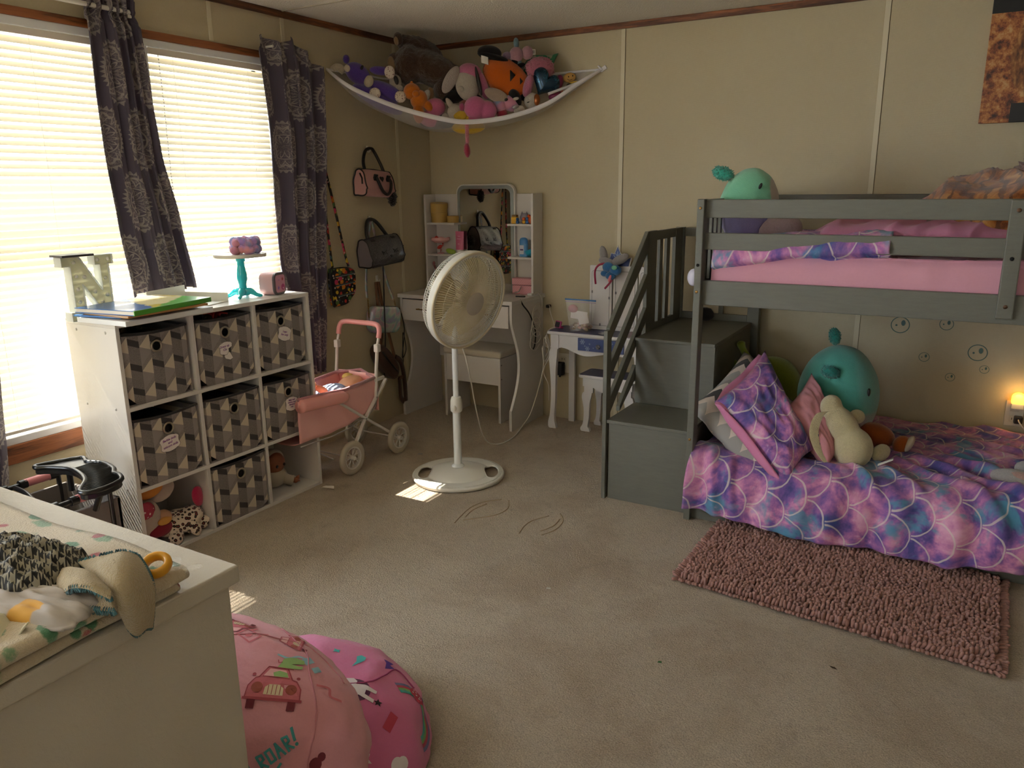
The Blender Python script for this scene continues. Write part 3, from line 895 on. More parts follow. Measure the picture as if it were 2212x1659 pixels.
b = MB(); b.ball((.12, .0, .06), (.095, .075, .062), 28, None, lambda d: 1 + .03 * noise.noise(d * 3)); b.build('belly', plush('blush_belly', '#b79c9a'), B6, smooth=180)
# pink top blanket, tiger blanket, pink plush behind
pinkb = fabric('pink_blanket', '#c67f9b', d=.0006)
def d_pb(x, s, u, v): return .02 + wrinkle(x, s, .030, 5.5, 21, .9)
cloth('blanket', pinkb, [(3.05, 1.13), (3.08, 1.155), (3.2, 1.175), (3.34, 1.18), (3.5, 1.18), (3.62, 1.13)], -.50, .25, 110, 60, d_pb, solid=.012,
      edge=lambda u, v, x: Vector((.05 * (v - .5), 0, .0 if u > .12 else -.05 * (1 - u / .12))), label='crumpled thin pink blanket on the top bunk behind the middle guard rail', cat='blanket')
def m_tiger():
    def f():
        c = coord('Object'); n = tnoise(c, 11, 4, .6, 1.2); w = twave(c, 7, 9, 3, 1.5)
        return mixc(ramp(n, [(.35, '#6b3410'), (.5, '#a86320'), (.65, '#c98f4a')]), '#4a2410', w.step(.66, .9) * .75)
    def b(): return tnoise(coord('Object'), 320, 3, .7), .003
    return mat('tiger_fleece', fn=f, bump=b, rough=.95, sheen=.6, spec=.1)
def d_tb(x, s, u, v): return .03 + wrinkle(x, s, .05, 5.0, 33, -.6) + .035 * max(0, noise.noise(Vector((x * 7, s * 5, 2)))) 
cloth('blanket', m_tiger(), [(3.14, 1.13), (3.16, 1.20), (3.21, 1.27), (3.30, 1.295), (3.42, 1.29), (3.52, 1.24), (3.56, 1.13)], -.185, .62, 130, 80, d_tb, solid=.016,
      edge=lambda u, v, x: Vector((0, 0, -.10 * max(0, 1 - u / .10))), label='brown and gold tiger striped fleece blanket heaped on the top bunk', cat='blanket')
cloth('blanket', fabric('salmon_blanket', '#cf9590', d=.0006), [(3.34, 1.10), (3.37, 1.20), (3.45, 1.30), (3.55, 1.31), (3.63, 1.22), (3.66, 1.1)], -.42, .02, 70, 50,
      lambda x, s, u, v: wrinkle(x, s, .03, 5, 41, .4), solid=.012, edge=lambda u, v, x: Vector((0, 0, -.17 * (1 - u) ** 1.6)),
      label='salmon pink blanket rising behind the tiger blanket on the top bunk', cat='blanket')
tag(tuft('fluffy_cushion', (.24, 3.72, 1.30), (.17, .10, .135), plush('dusty_pink_fur', '#a07e78', d=.006), None, None, 17), 'dusty pink furry cushion at the right end of the top bunk', 'cushion')
b = MB(); b.ball((.0, 0, .0), (.03, .03, .036), 20, None, lambda d: 1 + .02 * noise.noise(d * 4))
# ---------------------------------------------------------------- curtains
def m_mandala():
    def f():
        c = coord('UV'); u, v, _ = xyz(c)
        p = .30; q = .235
        row = (v / q).floor(); uo = u + row.mod(2.0) * (p * .5)
        x = ((uo / p).frac() - .5) * p; y = ((v / q).frac() - .5) * q
        r = (x * x + y * y).sqrt() / .108; a = y.atan2(x)
        ring = lambda r0, w: (r - r0).abs().step(w, w * .4)
        saw = ((a * (44 / (2 * pi))).frac() - .5).abs() * 2
        spikes = (r - saw * .13).step(1.0, .985) * r.step(.985, 1.0)
        pet = (a * 10).sin().abs(); pet2 = (a * 7).cos().abs()
        lace = tnoise(coord('UV'), 190, 3, .8).step(.42, .58)
        inner = (r - .18 - pet2 * .26).abs().step(.05, .02)
        mid = (r - .58 - pet * .20).abs().step(.045, .018)
        mid2 = (r - .74 - pet2 * .12).abs().step(.05, .02)
        body = r.step(1.0, .98)
        fill = lace * (r.step(.5, .56) * r.step(.98, .9) * .75 + r.step(.46, .4) * .5) * (1 - pet * .45)
        m = (ring(.985, .03) + ring(.50, .025) + spikes * .8 + (inner + mid + mid2) * .85 + fill).clamp() * (body + spikes).clamp()
        base = mixc('#5a5361', '#665d6c', tnoise(coord('UV'), 9, 3))
        return mixc(base, '#b5aca6', m * .85)
    def b(): return tnoise(coord('UV'), 900, 2), .0003
    return mat('mandala_curtain', fn=f, bump=b, rough=.62, sheen=.15, spec=.3, translucent=.30)
MAND = m_mandala()
def curtain(name, zs, yl, yr, nf, amp, label, topf=None, botf=None, full=1.75, seed=0.0, x0=XL + .062, ny=110, nx=150, ruffle=None):
    """a gathered panel; yl / yr give its edges for z in zs (top to bottom)"""
    def ip(t, arr):
        i = min(len(zs) - 2, max(0, sum(1 for z in zs[1:] if z > t))); k = (zs[i] - t) / (zs[i] - zs[i + 1]); k = max(0, min(1, k))
        k = k * k * (3 - 2 * k) * .5 + k * .5
        return lerp(arr[i], arr[i + 1], k)
    b = MB(); zt, zb = zs[0], zs[-1]
    def f(u, v):
        z = lerp(zt, zb, v); s = u
        if topf: z = lerp(topf(s), zb + (botf(s) if botf else 0), v)
        zz = min(zt, max(zb, z)); L = ip(zz, yl); R = ip(zz, yr); w = R - L
        ph = nf * 2 * pi * (s + .05 * sin(7 * s + seed) + .035 * noise.noise(Vector((s * 3, z * 1.6, seed))) * (1 - .4 * v))
        a = amp * (.65 + .5 * noise.noise(Vector((s * 4 + seed, z * 1.2, 3.0))))
        x = x0 + a * sin(ph) + .35 * a * sin(2.3 * ph + 1 + z * 2)
        y = L + w * (s + .028 * sin(2 * ph + .8))
        if ruffle: x += ruffle(z, s)
        return (Vector((x, y, z)), (s * (abs(yr[len(yr) // 2] - yl[len(yl) // 2])) * full + seed, z))
    b.grid(nx, ny, f)
    o = b.build(name, MAND, smooth=180, solid=.002)
    return tag(o, label, 'curtain')
def ruf(z, s):
    if z > 1.975: return .012 * sin(s * 95) + .008 * sin(s * 41)
    if z > 1.94: return -.012
    return .004 * sin(s * 60) * max(0, (z - 1.7) / .24)
curtain('curtain', [2.03, 1.985, 1.95, 1.7, 1.48, 1.21, .93], [1.835, 1.85, 1.84, 1.842, 1.845, 1.86, 1.885], [2.035, 2.03, 2.052, 2.07, 2.085, 2.135, 2.178], 5.2, .026,
        'middle grey purple curtain with mandala medallions, gathered on the rod between the two blinds', seed=1.3, full=2.3, ruffle=ruf,
        topf=lambda s: 2.03 + .012 * sin(s * 23), botf=lambda s: -.02 * (1 - s) ** 2 * 0 + .012 * sin(s * 9))
curtain('curtain', [2.03, 1.985, 1.95, 1.5, .9, .5, .02], [1.13, 1.12, 1.10, 1.05, 1.02, 1.0, 1.0], [1.335, 1.335, 1.345, 1.365, 1.375, 1.352, 1.30], 5.0, .024,
        'leftmost mandala curtain, only its right edge in view beside the wagon', seed=4.4, full=2.1, ruffle=ruf)
def top_r(s):
    P = [(0, 1.935), (.06, 1.95), (.10, 2.0), (.14, 2.008), (.24, 1.99), (.36, 1.968), (.46, 1.99), (.54, 2.016), (.60, 2.0), (.72, 1.96), (.86, 1.925), (1, 1.885)]
    for (a, p), (c, q) in zip(P, P[1:]):
        if s <= c: return lerp(p, q, (s - a) / (c - a))
    return P[-1][1]
curtain('curtain', [2.03, 1.9, 1.56, 1.3, 1.0, .75, .42], [2.61, 2.625, 2.65, 2.65, 2.655, 2.70, 2.75], [3.03, 3.045, 3.035, 3.01, 2.975, 2.94, 2.90], 4.3, .030,
        'right mandala curtain tacked straight to the wall beside the toy hammock', topf=top_r, seed=8.1, full=1.55, ny=130,
        ruffle=lambda z, s: .010 * (1 if z > 1.93 else 0) * sin(s * 30))
# folded-over flap at the top of the tacked curtain
b = MB(); pin_m = mat('pin_white', '#dddad2', rough=.3)
tag(b.tube([(-2.84, 2.695, 1.955), (-2.80, 2.70, 1.957)], [.0045, .0055], 10).build('push_pin', pin_m, smooth=40), 'small white push pin holding up the right curtain', 'pin')
o = empty('curtain_rod', (XL, 1.3, 1.985), label='white round curtain rod over the left blind', cat='curtain rod')
b = MB(); b.tube([(.062, -.42, 0), (.062, .735, 0)], .0085, 14); b.build('tube', mat('rod_white', '#e2dfd8', rough=.35), o, smooth=40)
for y in (-.40, .72):
    b = MB(); b.span((0, y - .008, -.02), (.066, y + .008, -.0085)); b.span((0, y - .008, -.03), (.006, y + .008, .03)); b.build('bracket', mat('rod_white'), o, bevel=.001)

# ---------------------------------------------------------------- cube shelf with fabric bins
lam = mat('white_laminate', '#cfcbc6', rough=.32, spec=.5)
KX0, KX1, KY0, KY1, KZ = -2.79, -2.501, 1.585, 2.502, .895
K = empty('cube_shelf', (-2.645, 2.043, 0), label='white nine-cube storage shelf standing under the windows', cat='shelf')
kc = Vector(K.location)
def kp(name, lo, hi, m=lam, bev=.0012):
    b = MB(); b.span(Vector(lo) - kc, Vector(hi) - kc); return b.build(name, m, K, bevel=bev)
kp('side_panel', (KX0, KY0, 0), (KX1, KY0 + .015, .879)); kp('side_panel', (KX0, KY1 - .015, 0), (KX1, KY1, .879))
kp('top_panel', (KX0, KY0, .879), (KX1 + .001, KY1, KZ)); kp('bottom_panel', (KX0, KY0 + .015, 0.0), (KX1, KY1 - .015, .014))
for z in (.578, .272): kp('shelf_board', (KX0 + .004, KY0 + .015, z), (KX1 - .001, KY1 - .015, z + .014))
for y in (1.8875, 2.187):
    for z0, z1 in ((.014, .272), (.286, .578), (.592, .879)): kp('divider', (KX0 + .006, y, z0), (KX1 - .002, y + .015, z1))
kp('back_panel', (KX0 - .004, KY0 + .004, .01), (KX0, KY1 - .004, .885))
cap = mat('screw_cap', '#b9b7b3', rough=.3)
for x in (-2.56, -2.73):
    for z in (.585, .28, .86):
        b = MB(); b.ball((x - kc.x, KY0 - kc.y, z - kc.z), (.0055, .003, .0055), 12); b.build('screw_cap', cap, K, smooth=180)

def m_bin():
    def f():
        x, y, z = xyz(coord('Object'))
        u = y / .0437 + 40.5; v = -z / .088 + 20.35
        col = u.floor(); fu = u.frac(); ev = col.mod(2.0)
        B = v.frac()
        cream = ((B > (1 - fu * .48)) + (B < fu * .19)).clamp()
        midg = (B < (.8 - fu * .53))
        t = (v - fu * .2 + .42).frac(); dk = (t < .27)
        n = tnoise(coord('Object'), 420, 4, .8).step(.35, .65)
        tex = mixc('#5f5957', '#8c8480', n); tex2 = mixc('#726b68', '#97908b', n)
        A = mixc(tex, '#3a3637', dk)
        Bc = mixc(mixc(tex2, '#8f8884', midg), '#c4b8a4', cream)
        return mixc(A, Bc, ev)
    def b(): return tnoise(coord('Object'), 900, 2), .0003
    return mat('geometric_bin_print', fn=f, bump=b, rough=.85, sheen=.1)
BINM = m_bin(); trim_f = fabric('bin_trim', '#2f2c2d'); nickel = mat('nickel', '#a59c8c', rough=.3, metal=1)
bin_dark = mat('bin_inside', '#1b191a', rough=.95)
card = mat('white_card', '#e4dcd8', rough=.6); purple_ink = mat('purple_ink', '#7a2f86', rough=.6)
ink_line = mat('card_edge_ink', '#4a4346', rough=.7)
def make_bin(h=.252, seed=0, sag=.012):
    """front face in the local yz plane at x = 0, bottom at z = 0"""
    o = empty('fabric_bin', (0, 0, 0)); w = .264; d = .262; g = MB(); gz = h - .062
    def wall(P):                                         # each wall of the bin leans and ripples a little
        g.grid(14, 10, P)
    def top(t): return h - sag * sin(pi * t) * (.6 + .4 * sin(seed * 3 + t * 4)) + .004 * sin(t * 9 + seed)
    rg = .017
    n = 28                                               # front wall with a round hole for the grommet
    ring = [(rg * cos(2 * pi * k / n), gz + rg * sin(2 * pi * k / n)) for k in range(n)]
    outer = []
    for k in range(n):
        a = 2 * pi * k / n; c, s_ = cos(a), sin(a); t = min((w / 2) / max(1e-6, abs(c)), ((h - gz) if s_ > 0 else gz) / max(1e-6, abs(s_)))
        outer.append((c * t, gz + s_ * t))
    vs = []; fs = []; m = 5
    def bulge(y, z): return .004 * (1 - (2 * y / w) ** 2) * sin(pi * min(1, z / h)) + .0012 * sin(y * 40 + seed)
    for j in range(m + 1):
        for k in range(n):
            y = lerp(ring[k][0], outer[k][0], j / m); z = lerp(ring[k][1], outer[k][1], j / m)
            if z > h - .02: z -= sag * (1 - (2 * y / w) ** 2) * (z - h + .02) / .02 * .5
            vs.append((bulge(y, z), y, z))
    for j in range(m):
        for k in range(n):
            l = (k + 1) % n; fs.append((j * n + k, j * n + l, (j + 1) * n + l, (j + 1) * n + k))
    g.add(vs, fs)
    # fill the four corners the radial fan misses
    for sy in (-1, 1):
        wall(lambda u, v, sy=sy: Vector((-d * u, sy * w / 2, h * v)))
    wall(lambda u, v: Vector((-d, -w / 2 + w * u, h * v)))
    g.box((-d / 2, 0, .002), (d, w, .004))
    g.build('body', BINM, o, smooth=30)
    e = MB(); e.tube([(0.001, -w / 2, h - .003), (.002, -w / 4, h - .004 - sag * .35), (.002, 0, h - .004 - sag * .5), (.002, w / 4, h - .004 - sag * .35), (.001, w / 2, h - .003), (-d, w / 2, h), (-d, -w / 2, h)], .0055, 8, closed=True)
    e.build('rim', trim_f, o, smooth=60)
    r = MB(); r.tube([(.005, (rg + .003) * cos(2 * pi * k / 24), gz + (rg + .003) * sin(2 * pi * k / 24)) for k in range(24)], .0042, 8, closed=True); r.build('grommet', nickel, o, smooth=180)
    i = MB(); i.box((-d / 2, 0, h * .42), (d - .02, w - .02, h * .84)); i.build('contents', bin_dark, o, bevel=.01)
    return o
def bin_tag(o, lines, y, z, size, w=.062, hh=.048, tilt=0.0, torn=False):
    """scalloped card hung under the grommet with handwriting in purple pen"""
    pts = []
    for k in range(60):
        a = 2 * pi * k / 60
        r = 1 + .10 * abs(sin(3 * a)) - .04 * abs(cos(5 * a))
        px, py = w / 2 * r * (abs(cos(a)) ** .6) * (1 if cos(a) > 0 else -1), hh / 2 * r * (abs(sin(a)) ** .6) * (1 if sin(a) > 0 else -1)
        if torn and py < -.1 * hh and px > .08 * w: px = .08 * w + (px - .08 * w) * .25; py *= .8
        pts.append((px, py))
    M = plane_M((.0085, y, z), (0, cos(tilt), sin(tilt)), (1, 0, 0))
    b = MB(); b.prism(pts, .0008, M); t = b.build('tag', card, o)
    b = MB(); b.tube([M @ Vector((x * .985, y_ * .985, .0012)) for x, y_ in pts], .0006, 4, closed=True); b.build('ink_border', ink_line, t)
    n = len(lines)
    for i, l in enumerate(lines):
        text('handwriting', l, size, purple_ink, t, M @ Matrix.Translation((0 if not torn else -.006, ((n - 1) / 2 - i) * size * 1.05 + .002, .0012)), .0002, shear=.25, bold=.00025)
    b = MB(); b.tube(spline([(.004, y + .004, z + hh * .45), (.011, y + .005, z + hh * .62), (.006, y + .002, z + hh * .8)], 5), .0006, 5); b.build('string', mat('tag_string', '#8a8580', rough=.8), t)
    return t
YC = [1.744, 2.045, 2.338]
rows = [(.592, .262), (.286, .258), (.014, .250)]
info = [(0, 0, 'patterned bin without a card, top left cube of the shelf'), (1, 0, 'patterned bin with a torn white card, top middle cube of the shelf'), (2, 0, 'patterned bin with a short two-line white card, top right cube of the shelf'),
        (0, 1, 'patterned bin with a white card, middle row left cube of the shelf'), (1, 1, 'patterned bin without a card, centre cube of the shelf'), (2, 1, 'patterned bin with a four-line white card, middle row right cube of the shelf'),
        (1, 2, 'patterned bin without a card, bottom middle cube of the shelf')]
for k, (c, r, lab) in enumerate(info):
    z, h_ = rows[r]; o = make_bin(h_, k * 1.7, .016 if k in (0, 3, 6) else .010)
    o.location = (KX1 - .004 - (.010 if r == 0 else 0), YC[c] + (-.004 if c == 0 else 0), z); tag(o, lab, 'storage bin', 'geometric fabric bins in the cube shelf')
    if k == 1: bin_tag(o, ['Dress up', 'Clo'], -.006, h_ - .125, .0125, tilt=.10, torn=True)
    if k == 1:
        b = MB(); b.prism([(-.018, .004), (.0, .024), (.012, .010), (.018, -.012), (.004, -.016), (-.016, -.006)], .0008, plane_M((.0095, .002, h_ - .158), (0, 1, .1), (1, 0, .15))); b.build('torn_card', card, o)
    if k == 2: bin_tag(o, ['Lego', 'Set only'], .012, h_ - .118, .0125, .070, .058, tilt=-.28)
    if k == 3: bin_tag(o, ['Barbie dolls', 'and', 'unicorn dolls'], -.004, h_ - .118, .0120, .080, .058, tilt=.12)
    if k == 5: bin_tag(o, ['Baby doll', 'clothes and', 'blankets', 'only'], .010, h_ - .118, .0095, .068, .058, tilt=-.05)
b = MB(); rr = random.Random(3)
for i in range(16):
    p = Vector((-2.58, 2.06, .842)); q = p + Vector((rr.uniform(-.03, .05), rr.uniform(-.05, .05), rr.uniform(.006, .024)))
    b.tube(spline([p, (p + q) / 2 + Vector((0, 0, .01)), q], 4), .0035, 6)
tag(b.build('red_yarn', mat('red_yarn', '#a5231d', rough=.9), smooth=180), 'tuft of red yarn sticking out of the top middle bin', 'yarn')

# ---------------------------------------------------------------- on top of the cube shelf
# marquee letter N
N_ = empty('marquee_letter', (-2.69, 1.635, KZ), label='white marquee letter N with unlit bulbs, standing on the shelf by the window', cat='letter sign')
nw = mat('marquee_white', '#e6e9e6', rough=.5, translucent=.4); nf = mat('marquee_face', '#deddc8', rough=.6, translucent=.3)
def npoly():
    o_ = [(-.085, 0), (-.015, 0), (-.015, .030), (-.030, .030), (-.030, .125), (.045, 0.0), (.0725, 0.0), (.0725, .190), (.090, .190), (.090, .222), (.022, .222), (.022, .190), (.040, .190), (.040, .098), (-.034, .222), (-.098, .222), (-.098, .190), (-.068, .190), (-.068, .030), (-.085, .030)]
    return o_
MN = Matrix(((0, 0, 1, 0), (1, 0, 0, 0), (0, 1, 0, 0), (0, 0, 0, 1)))
b = MB(); P_ = npoly(); n = len(P_)
vs = [MN @ Vector((x, y, z)) for z in (-.030, .012) for x, y in P_]
b.add(vs, [(i, (i + 1) % n, n + (i + 1) % n, n + i) for i in range(n)]); b.build('rim', nw, N_, solid=.003)
b = MB(); b.prism(P_, .003, MN); b.build('face', nf, N_)
bulb = mat('bulb_white', '#dcdcd2', rough=.2)
for x, y in ((-.052, .203), (-.049, .155), (-.049, .110), (-.049, .065), (-.049, .018), (-.02, .15), (.012, .095), (.035, .055), (.057, .022), (.057, .08), (.057, .14), (.035, .206), (.075, .206)):
    b = MB(); b.ball((.006, x, y), (.006, .007, .007), 12); b.build('bulb', bulb, N_, smooth=180)
b = MB(); b.box((0, 0, 0), (.075, .115, .008)); tag(b.build('frame_card', mat('dark_card', '#3a3538', rough=.4), bevel=.002, at=(-2.69, 1.585, KZ + .227)), 'thin dark framed tile lying on top of the letter N', 'tile')
# stack of books
def m_cover():
    def f():
        x, y, z = xyz(coord('Object')); n = tnoise(coord('Object'), 16, 3, .6, .8)
        k = mixc('#e6dcae', '#d9c24a', (tnoise(coord('Object', loc=(3, 0, 0)), 14, 2) - .58).step(0, .02))
        k = mixc(k, '#efe9d8', ((y - .11).abs() < .05) * (x < -.05))
        k = mixc(k, '#2f64a8', (n * .10 - y * 1.1 - x * .55 - .085).step(-.006, .006))
        k = mixc(k, '#58ad34', (n * .06 + x * .9 + y * .5 - .115).step(-.005, .005))
        return mixc(k, '#4f9c33', (x > .130))
    return mat('picture_book_cover', fn=f, rough=.35, coat=.3)
def book(name, cx, cy, z, w, d, t, rz, cover, label, pages='#d9d2c4', cat='book'):
    o = empty(name, (cx, cy, z), rz, label, cat)
    b = MB(); b.box((0, 0, .0012), (w, d, .0024)); b.box((0, 0, t - .0012), (w, d, .0024)); b.box((w / 2 - .001, 0, t / 2), (.0035, d, t)); b.build('cover', cover, o, bevel=.0006)
    b = MB(); b.box((-.002, 0, t / 2), (w - .010, d - .008, t - .0045)); b.build('pages', mat('paper_' + pages[1:], pages, rough=.85), o)
    return o
def stack_at(z, t): return z + t
b = MB(); b.box((0, 0, .009), (.255, .37, .018)); tag(b.build('white_box', mat('white_box_card', '#d5d7d9', rough=.4), bevel=.002, at=(-2.545, 1.745, KZ + .0005)), 'flat white box under the picture books on the shelf end', 'box').rotation_euler = (0, 0, .05)
b = MB(); b.box((0, 0, .003), (.21, .26, .006)); q = tag(b.build('blue_folder', mat('blue_folder', '#4f86c9', rough=.5), bevel=.001, at=(-2.60, 1.70, KZ + .020)), 'thin blue folder between the white box and the picture books', 'folder'); q.rotation_euler = (0, 0, .2)
book('picture_book', -2.535, 1.74, KZ + .027, .235, .335, .008, .05, mat('tan_cover', '#b98a55', rough=.5), 'thin tan covered picture book under the green picture book')
book('picture_book', -2.545, 1.742, KZ + .036, .27, .36, .017, .16, m_cover(), 'large green, blue and yellow picture book on top of the stack')
# shallow open white tray
o = empty('plastic_tray', (-2.66, 2.01, KZ), .28, 'white shallow plastic tray with raised walls behind the picture books', 'tray')
tm = mat('tray_white', '#dedfd9', rough=.4)
b = MB(); b.box((0, 0, .002), (.20, .23, .004)); b.build('floor_panel', tm, o)
for c, d in (((-.10, 0, .032), (.004, .23, .064)), ((.0, -.115, .026), (.20, .004, .052)), ((0, .115, .018), (.20, .004, .036))):
    b = MB(); b.box(c, d); b.build('tray_wall', tm, o, bevel=.001)
# turquoise cake stand with headband
CS = empty('cake_stand', (-2.635, 2.262, KZ), label='turquoise glass cake stand with a round white top', cat='cake stand')
tq = mat('turquoise_gloss', '#22bfd0', rough=.12, spec=.6, coat=.4)
b = MB(); b.lathe([(.016, .012), (.017, .03), (.0155, .055), (.0215, .08), (.0205, .10), (.0155, .13), (.015, .150), (.019, .153), (.019, .162), (.012, .165)], 28); b.build('stem', tq, CS, smooth=60)
for k in range(4):
    a = radians(35 + 90 * k)
    pts = spline([(.006 * cos(a), .006 * sin(a), .022), (.03 * cos(a), .03 * sin(a), .026), (.055 * cos(a), .055 * sin(a), .011), (.078 * cos(a), .078 * sin(a), .006)], 5)
    b = MB(); b.tube(pts, [.016, .0165, .017, .0165, .016, .0145, .013, .0115, .010, .009, .0085, .008, .008, .007, .006, .004][:len(pts)], 10); b.build('foot', tq, CS, smooth=180)
b = MB(); b.lathe([(.03, .165), (.104, .170), (.106, .173), (.106, .183), (.100, .1835), (.098, .181)], 48); b.build('plate', mat('cake_plate', '#ddd8cf', rough=.35), CS, smooth=40)
def m_tiedye():
    def f():
        n = tnoise(coord('Object'), 14, 2, .5, .4); s = tnoise(coord('Object', loc=(5, 1, 2)), 16, 2)
        return mixc(ramp(n, [(.38, '#8fa3e0'), (.47, '#b08fd6'), (.56, '#dba0c8'), (.66, '#f0a2a2')]), '#8aa0dc', s.step(.56, .66) * .8)
    def b(): return tnoise(coord('Object'), 300, 3, .7), .002
    return mat('tie_dye_plush', fn=f, bump=b, rough=1, sheen=.6, spec=.1)
HB = empty('headband', (-2.622, 2.285, KZ + .182), label='fluffy tie-dye spa headband lying on the cake stand', cat='headband')
b = MB()
for zz, rr_, ph in ((.020, .043, 0.0), (.049, .041, .8)):
    pts = []; rad = []
    for k in range(72):
        a = 2 * pi * k / 72; pts.append((rr_ * cos(a) * 1.0, rr_ * sin(a) * 1.15, zz + .003 * sin(5 * a + ph))); rad.append(.0155 + .0042 * abs(sin(7.5 * a + ph)) + .0015 * sin(11 * a))
    b.tube(pts, rad, 12, closed=True)
b.build('band', m_tiedye(), HB, smooth=180)
for dy, z, r in ((-.072, .018, .020), (-.060, .045, .018)):
    b = MB(); b.ball((.015, dy, z), (.016, r, r * .85), 18); b.build('bow', plush('headband_pink', '#e39ab4', d=.002), HB, smooth=180)
# little pink cube speaker
SPK = empty('speaker', (-2.565, 2.40, KZ), .28, 'small pink cube speaker with a purple flower screen on the shelf end', 'speaker')
def rr_outline(w, h_, r, n=6):
    o_ = []
    for cx, cy, a0 in ((w / 2 - r, h_ / 2 - r, 0), (-w / 2 + r, h_ / 2 - r, 90), (-w / 2 + r, -h_ / 2 + r, 180), (w / 2 - r, -h_ / 2 + r, 270)):
        for k in range(n + 1): a = radians(a0 + 90 * k / n); o_.append((cx + r * cos(a), cy + r * sin(a)))
    return o_
MS = Matrix(((0, 0, 1, 0), (1, 0, 0, 0), (0, 1, 0, .0475), (0, 0, 0, 1)))
b = MB(); b.prism(rr_outline(.094, .094, .028), .066, Matrix.Translation((-.07, 0, 0)) @ MS); b.build('body', mat('speaker_pink', '#d7a9ab', rough=.5), SPK, smooth=35, bevel=.003)
b = MB(); b.prism(rr_outline(.097, .095, .028), .010, Matrix.Translation((-.006, 0, 0)) @ MS); b.build('bezel', mat('speaker_grey', '#5d5257', rough=.35), SPK, smooth=35, bevel=.002)
b = MB(); b.prism(rr_outline(.074, .074, .014), .002, Matrix.Translation((.0035, 0, 0)) @ MS); scr = b.build('screen', mat('speaker_screen', '#d99db4', rough=.15, spec=.6), SPK)
def flat(name, pts, m, parent, M, d=.0006):
    b = MB(); b.prism(pts, d, M); return b.build(name, m, parent)
def star(r1, r2, n, a0=0): return [((r1 if k % 2 == 0 else r2) * cos(a0 + pi * k / n), (r1 if k % 2 == 0 else r2) * sin(a0 + pi * k / n)) for k in range(2 * n)]
def disc(r, n=20, cx=0, cy=0, sx=1, sy=1): return [(cx + r * sx * cos(2 * pi * k / n), cy + r * sy * sin(2 * pi * k / n)) for k in range(n)]
MP = Matrix.Translation((.0056, 0, 0)) @ MS
mag = mat('magenta_print', '#a8296f', rough=.4); vio = mat('violet_print', '#7a4bb0', rough=.4); redp = mat('red_print', '#b3363f', rough=.4)
flat('button_print', disc(.0135, cx=.018, cy=-.016), mag, scr, MP); flat('flower_print', [(x - .018, y - .017) for x, y in star(.011, .003, 8)], vio, scr, MP)
flat('flower_print', [(x + .017, y + .018) for x, y in star(.009, .0045, 6)], redp, scr, MP); flat('flower_print', [(x - .012, y + .016) for x, y in star(.0035, .0015, 6)], vio, scr, MP)
flat('face_print', [(x + .018, y - .021) for x, y in star(.005, .0022, 4)], mat('pale_print', '#e6b7cf', rough=.4), scr, Matrix.Translation((.0006, 0, 0)) @ MP)

# ---------------------------------------------------------------- toys in the lower cubes
def m_leopard():
    def f():
        c = coord('Object'); d = tvor(c, 62); n = tnoise(c, 160, 2)
        rim_ = (d + (n - .5) * .25)
        k = mixc('#d8c8b6', '#1d1512', rim_.step(.46, .40)); return mixc(k, '#7d2f2a', rim_.step(.24, .18))
    return mat('leopard_print', fn=f, rough=.9, sheen=.3)
leo = m_leopard(); hot = plush('hot_pink', '#d2305f', d=.002)
LP = empty('leopard_plush', (-2.59, 1.80, .016), label='floppy leopard print plush with a hot pink ear in the bottom left cube', cat='plush toy')
blobs('body', [((0, -.03, .055), (.06, .075, .04), (.3, 0, .2)), ((.02, .035, .065), (.05, .055, .04)), ((0, .0, .04), (.075, .10, .03))], leo, LP, .006, 4)
b = MB(); b.ball((.03, .075, .135), (.016, .030, .048), 22, (.35, .1, .2)); b.build('ear', hot, LP, smooth=180)
for p in ([(.02, .04, .05), (.045, .075, .03), (.055, .09, .022)], [(.02, -.05, .045), (.06, -.06, .022), (.07, -.095, .014)], [(.04, .0, .04), (.072, .012, .03), (.07, .0, .014)]):
    b = MB(); q = spline(p, 5); b.tube(q, [.024] * 3 + [.026] * (len(q) - 5) + [.020, .010], 12); b.build('limb', leo, LP, smooth=180)
DL = empty('doll', (-2.60, 1.665, .016), label='rag doll in beige with a pink spotted bow, in the bottom left cube', cat='doll')
beige = fabric('doll_beige', '#c3b2a4', d=.0008); skin = mat('doll_skin', '#c99a78', rough=.55)
b = MB(); b.grid(24, 18, lambda u, v: Vector((.045 * cos(u * pi - .3) + .02 * v, -.035 + .085 * (u - .5) + .01 * sin(u * 20), .005 + .16 * (1 - v)))); b.build('dress', beige, DL, smooth=180, solid=.004)
b = MB(); b.ball((.0, .005, .10), (.05, .055, .09), 22); b.build('body', beige, DL, smooth=180)
b = MB(); b.ball((-.01, .075, .205), (.06, .06, .045), 24, (.5, 0, 0), lambda d: 1 + .05 * noise.noise(d * 4)); b.build('hood', beige, DL, smooth=180)
b = MB(); b.ball((.0, .02, .225), (.058, .06, .032), 24, (.25, 0, 0)); b.build('hair', mat('doll_orange_hair', '#d1883a', rough=.7), DL, smooth=180)
def m_spots():
    def f():
        d = tvor(coord('Object'), 60); return mixc('#a8384f', '#e5ccc8', d.step(.3, .24))
    return mat('spotted_bow', fn=f, rough=.8)
b = MB(); b.ball((.056, -.03, .165), (.014, .036, .032), 22, None, lambda d: 1 + .15 * noise.noise(d * 3)); b.build('bow', m_spots(), DL, smooth=180)
b = MB(); b.ball((.025, .06, .10), (.03, .03, .03), 18); b.build('face', skin, DL, smooth=180)
b = MB(); b.ball((.03, .035, .062), (.035, .055, .03), 18); b.build('skirt', fabric('doll_red', '#8a2638'), DL, smooth=180)
b = MB(); b.ball((.05, .045, .095), (.012, .030, .016), 16); b.build('beak_trim', mat('doll_yellow', '#d69a4a', rough=.7), DL, smooth=180)
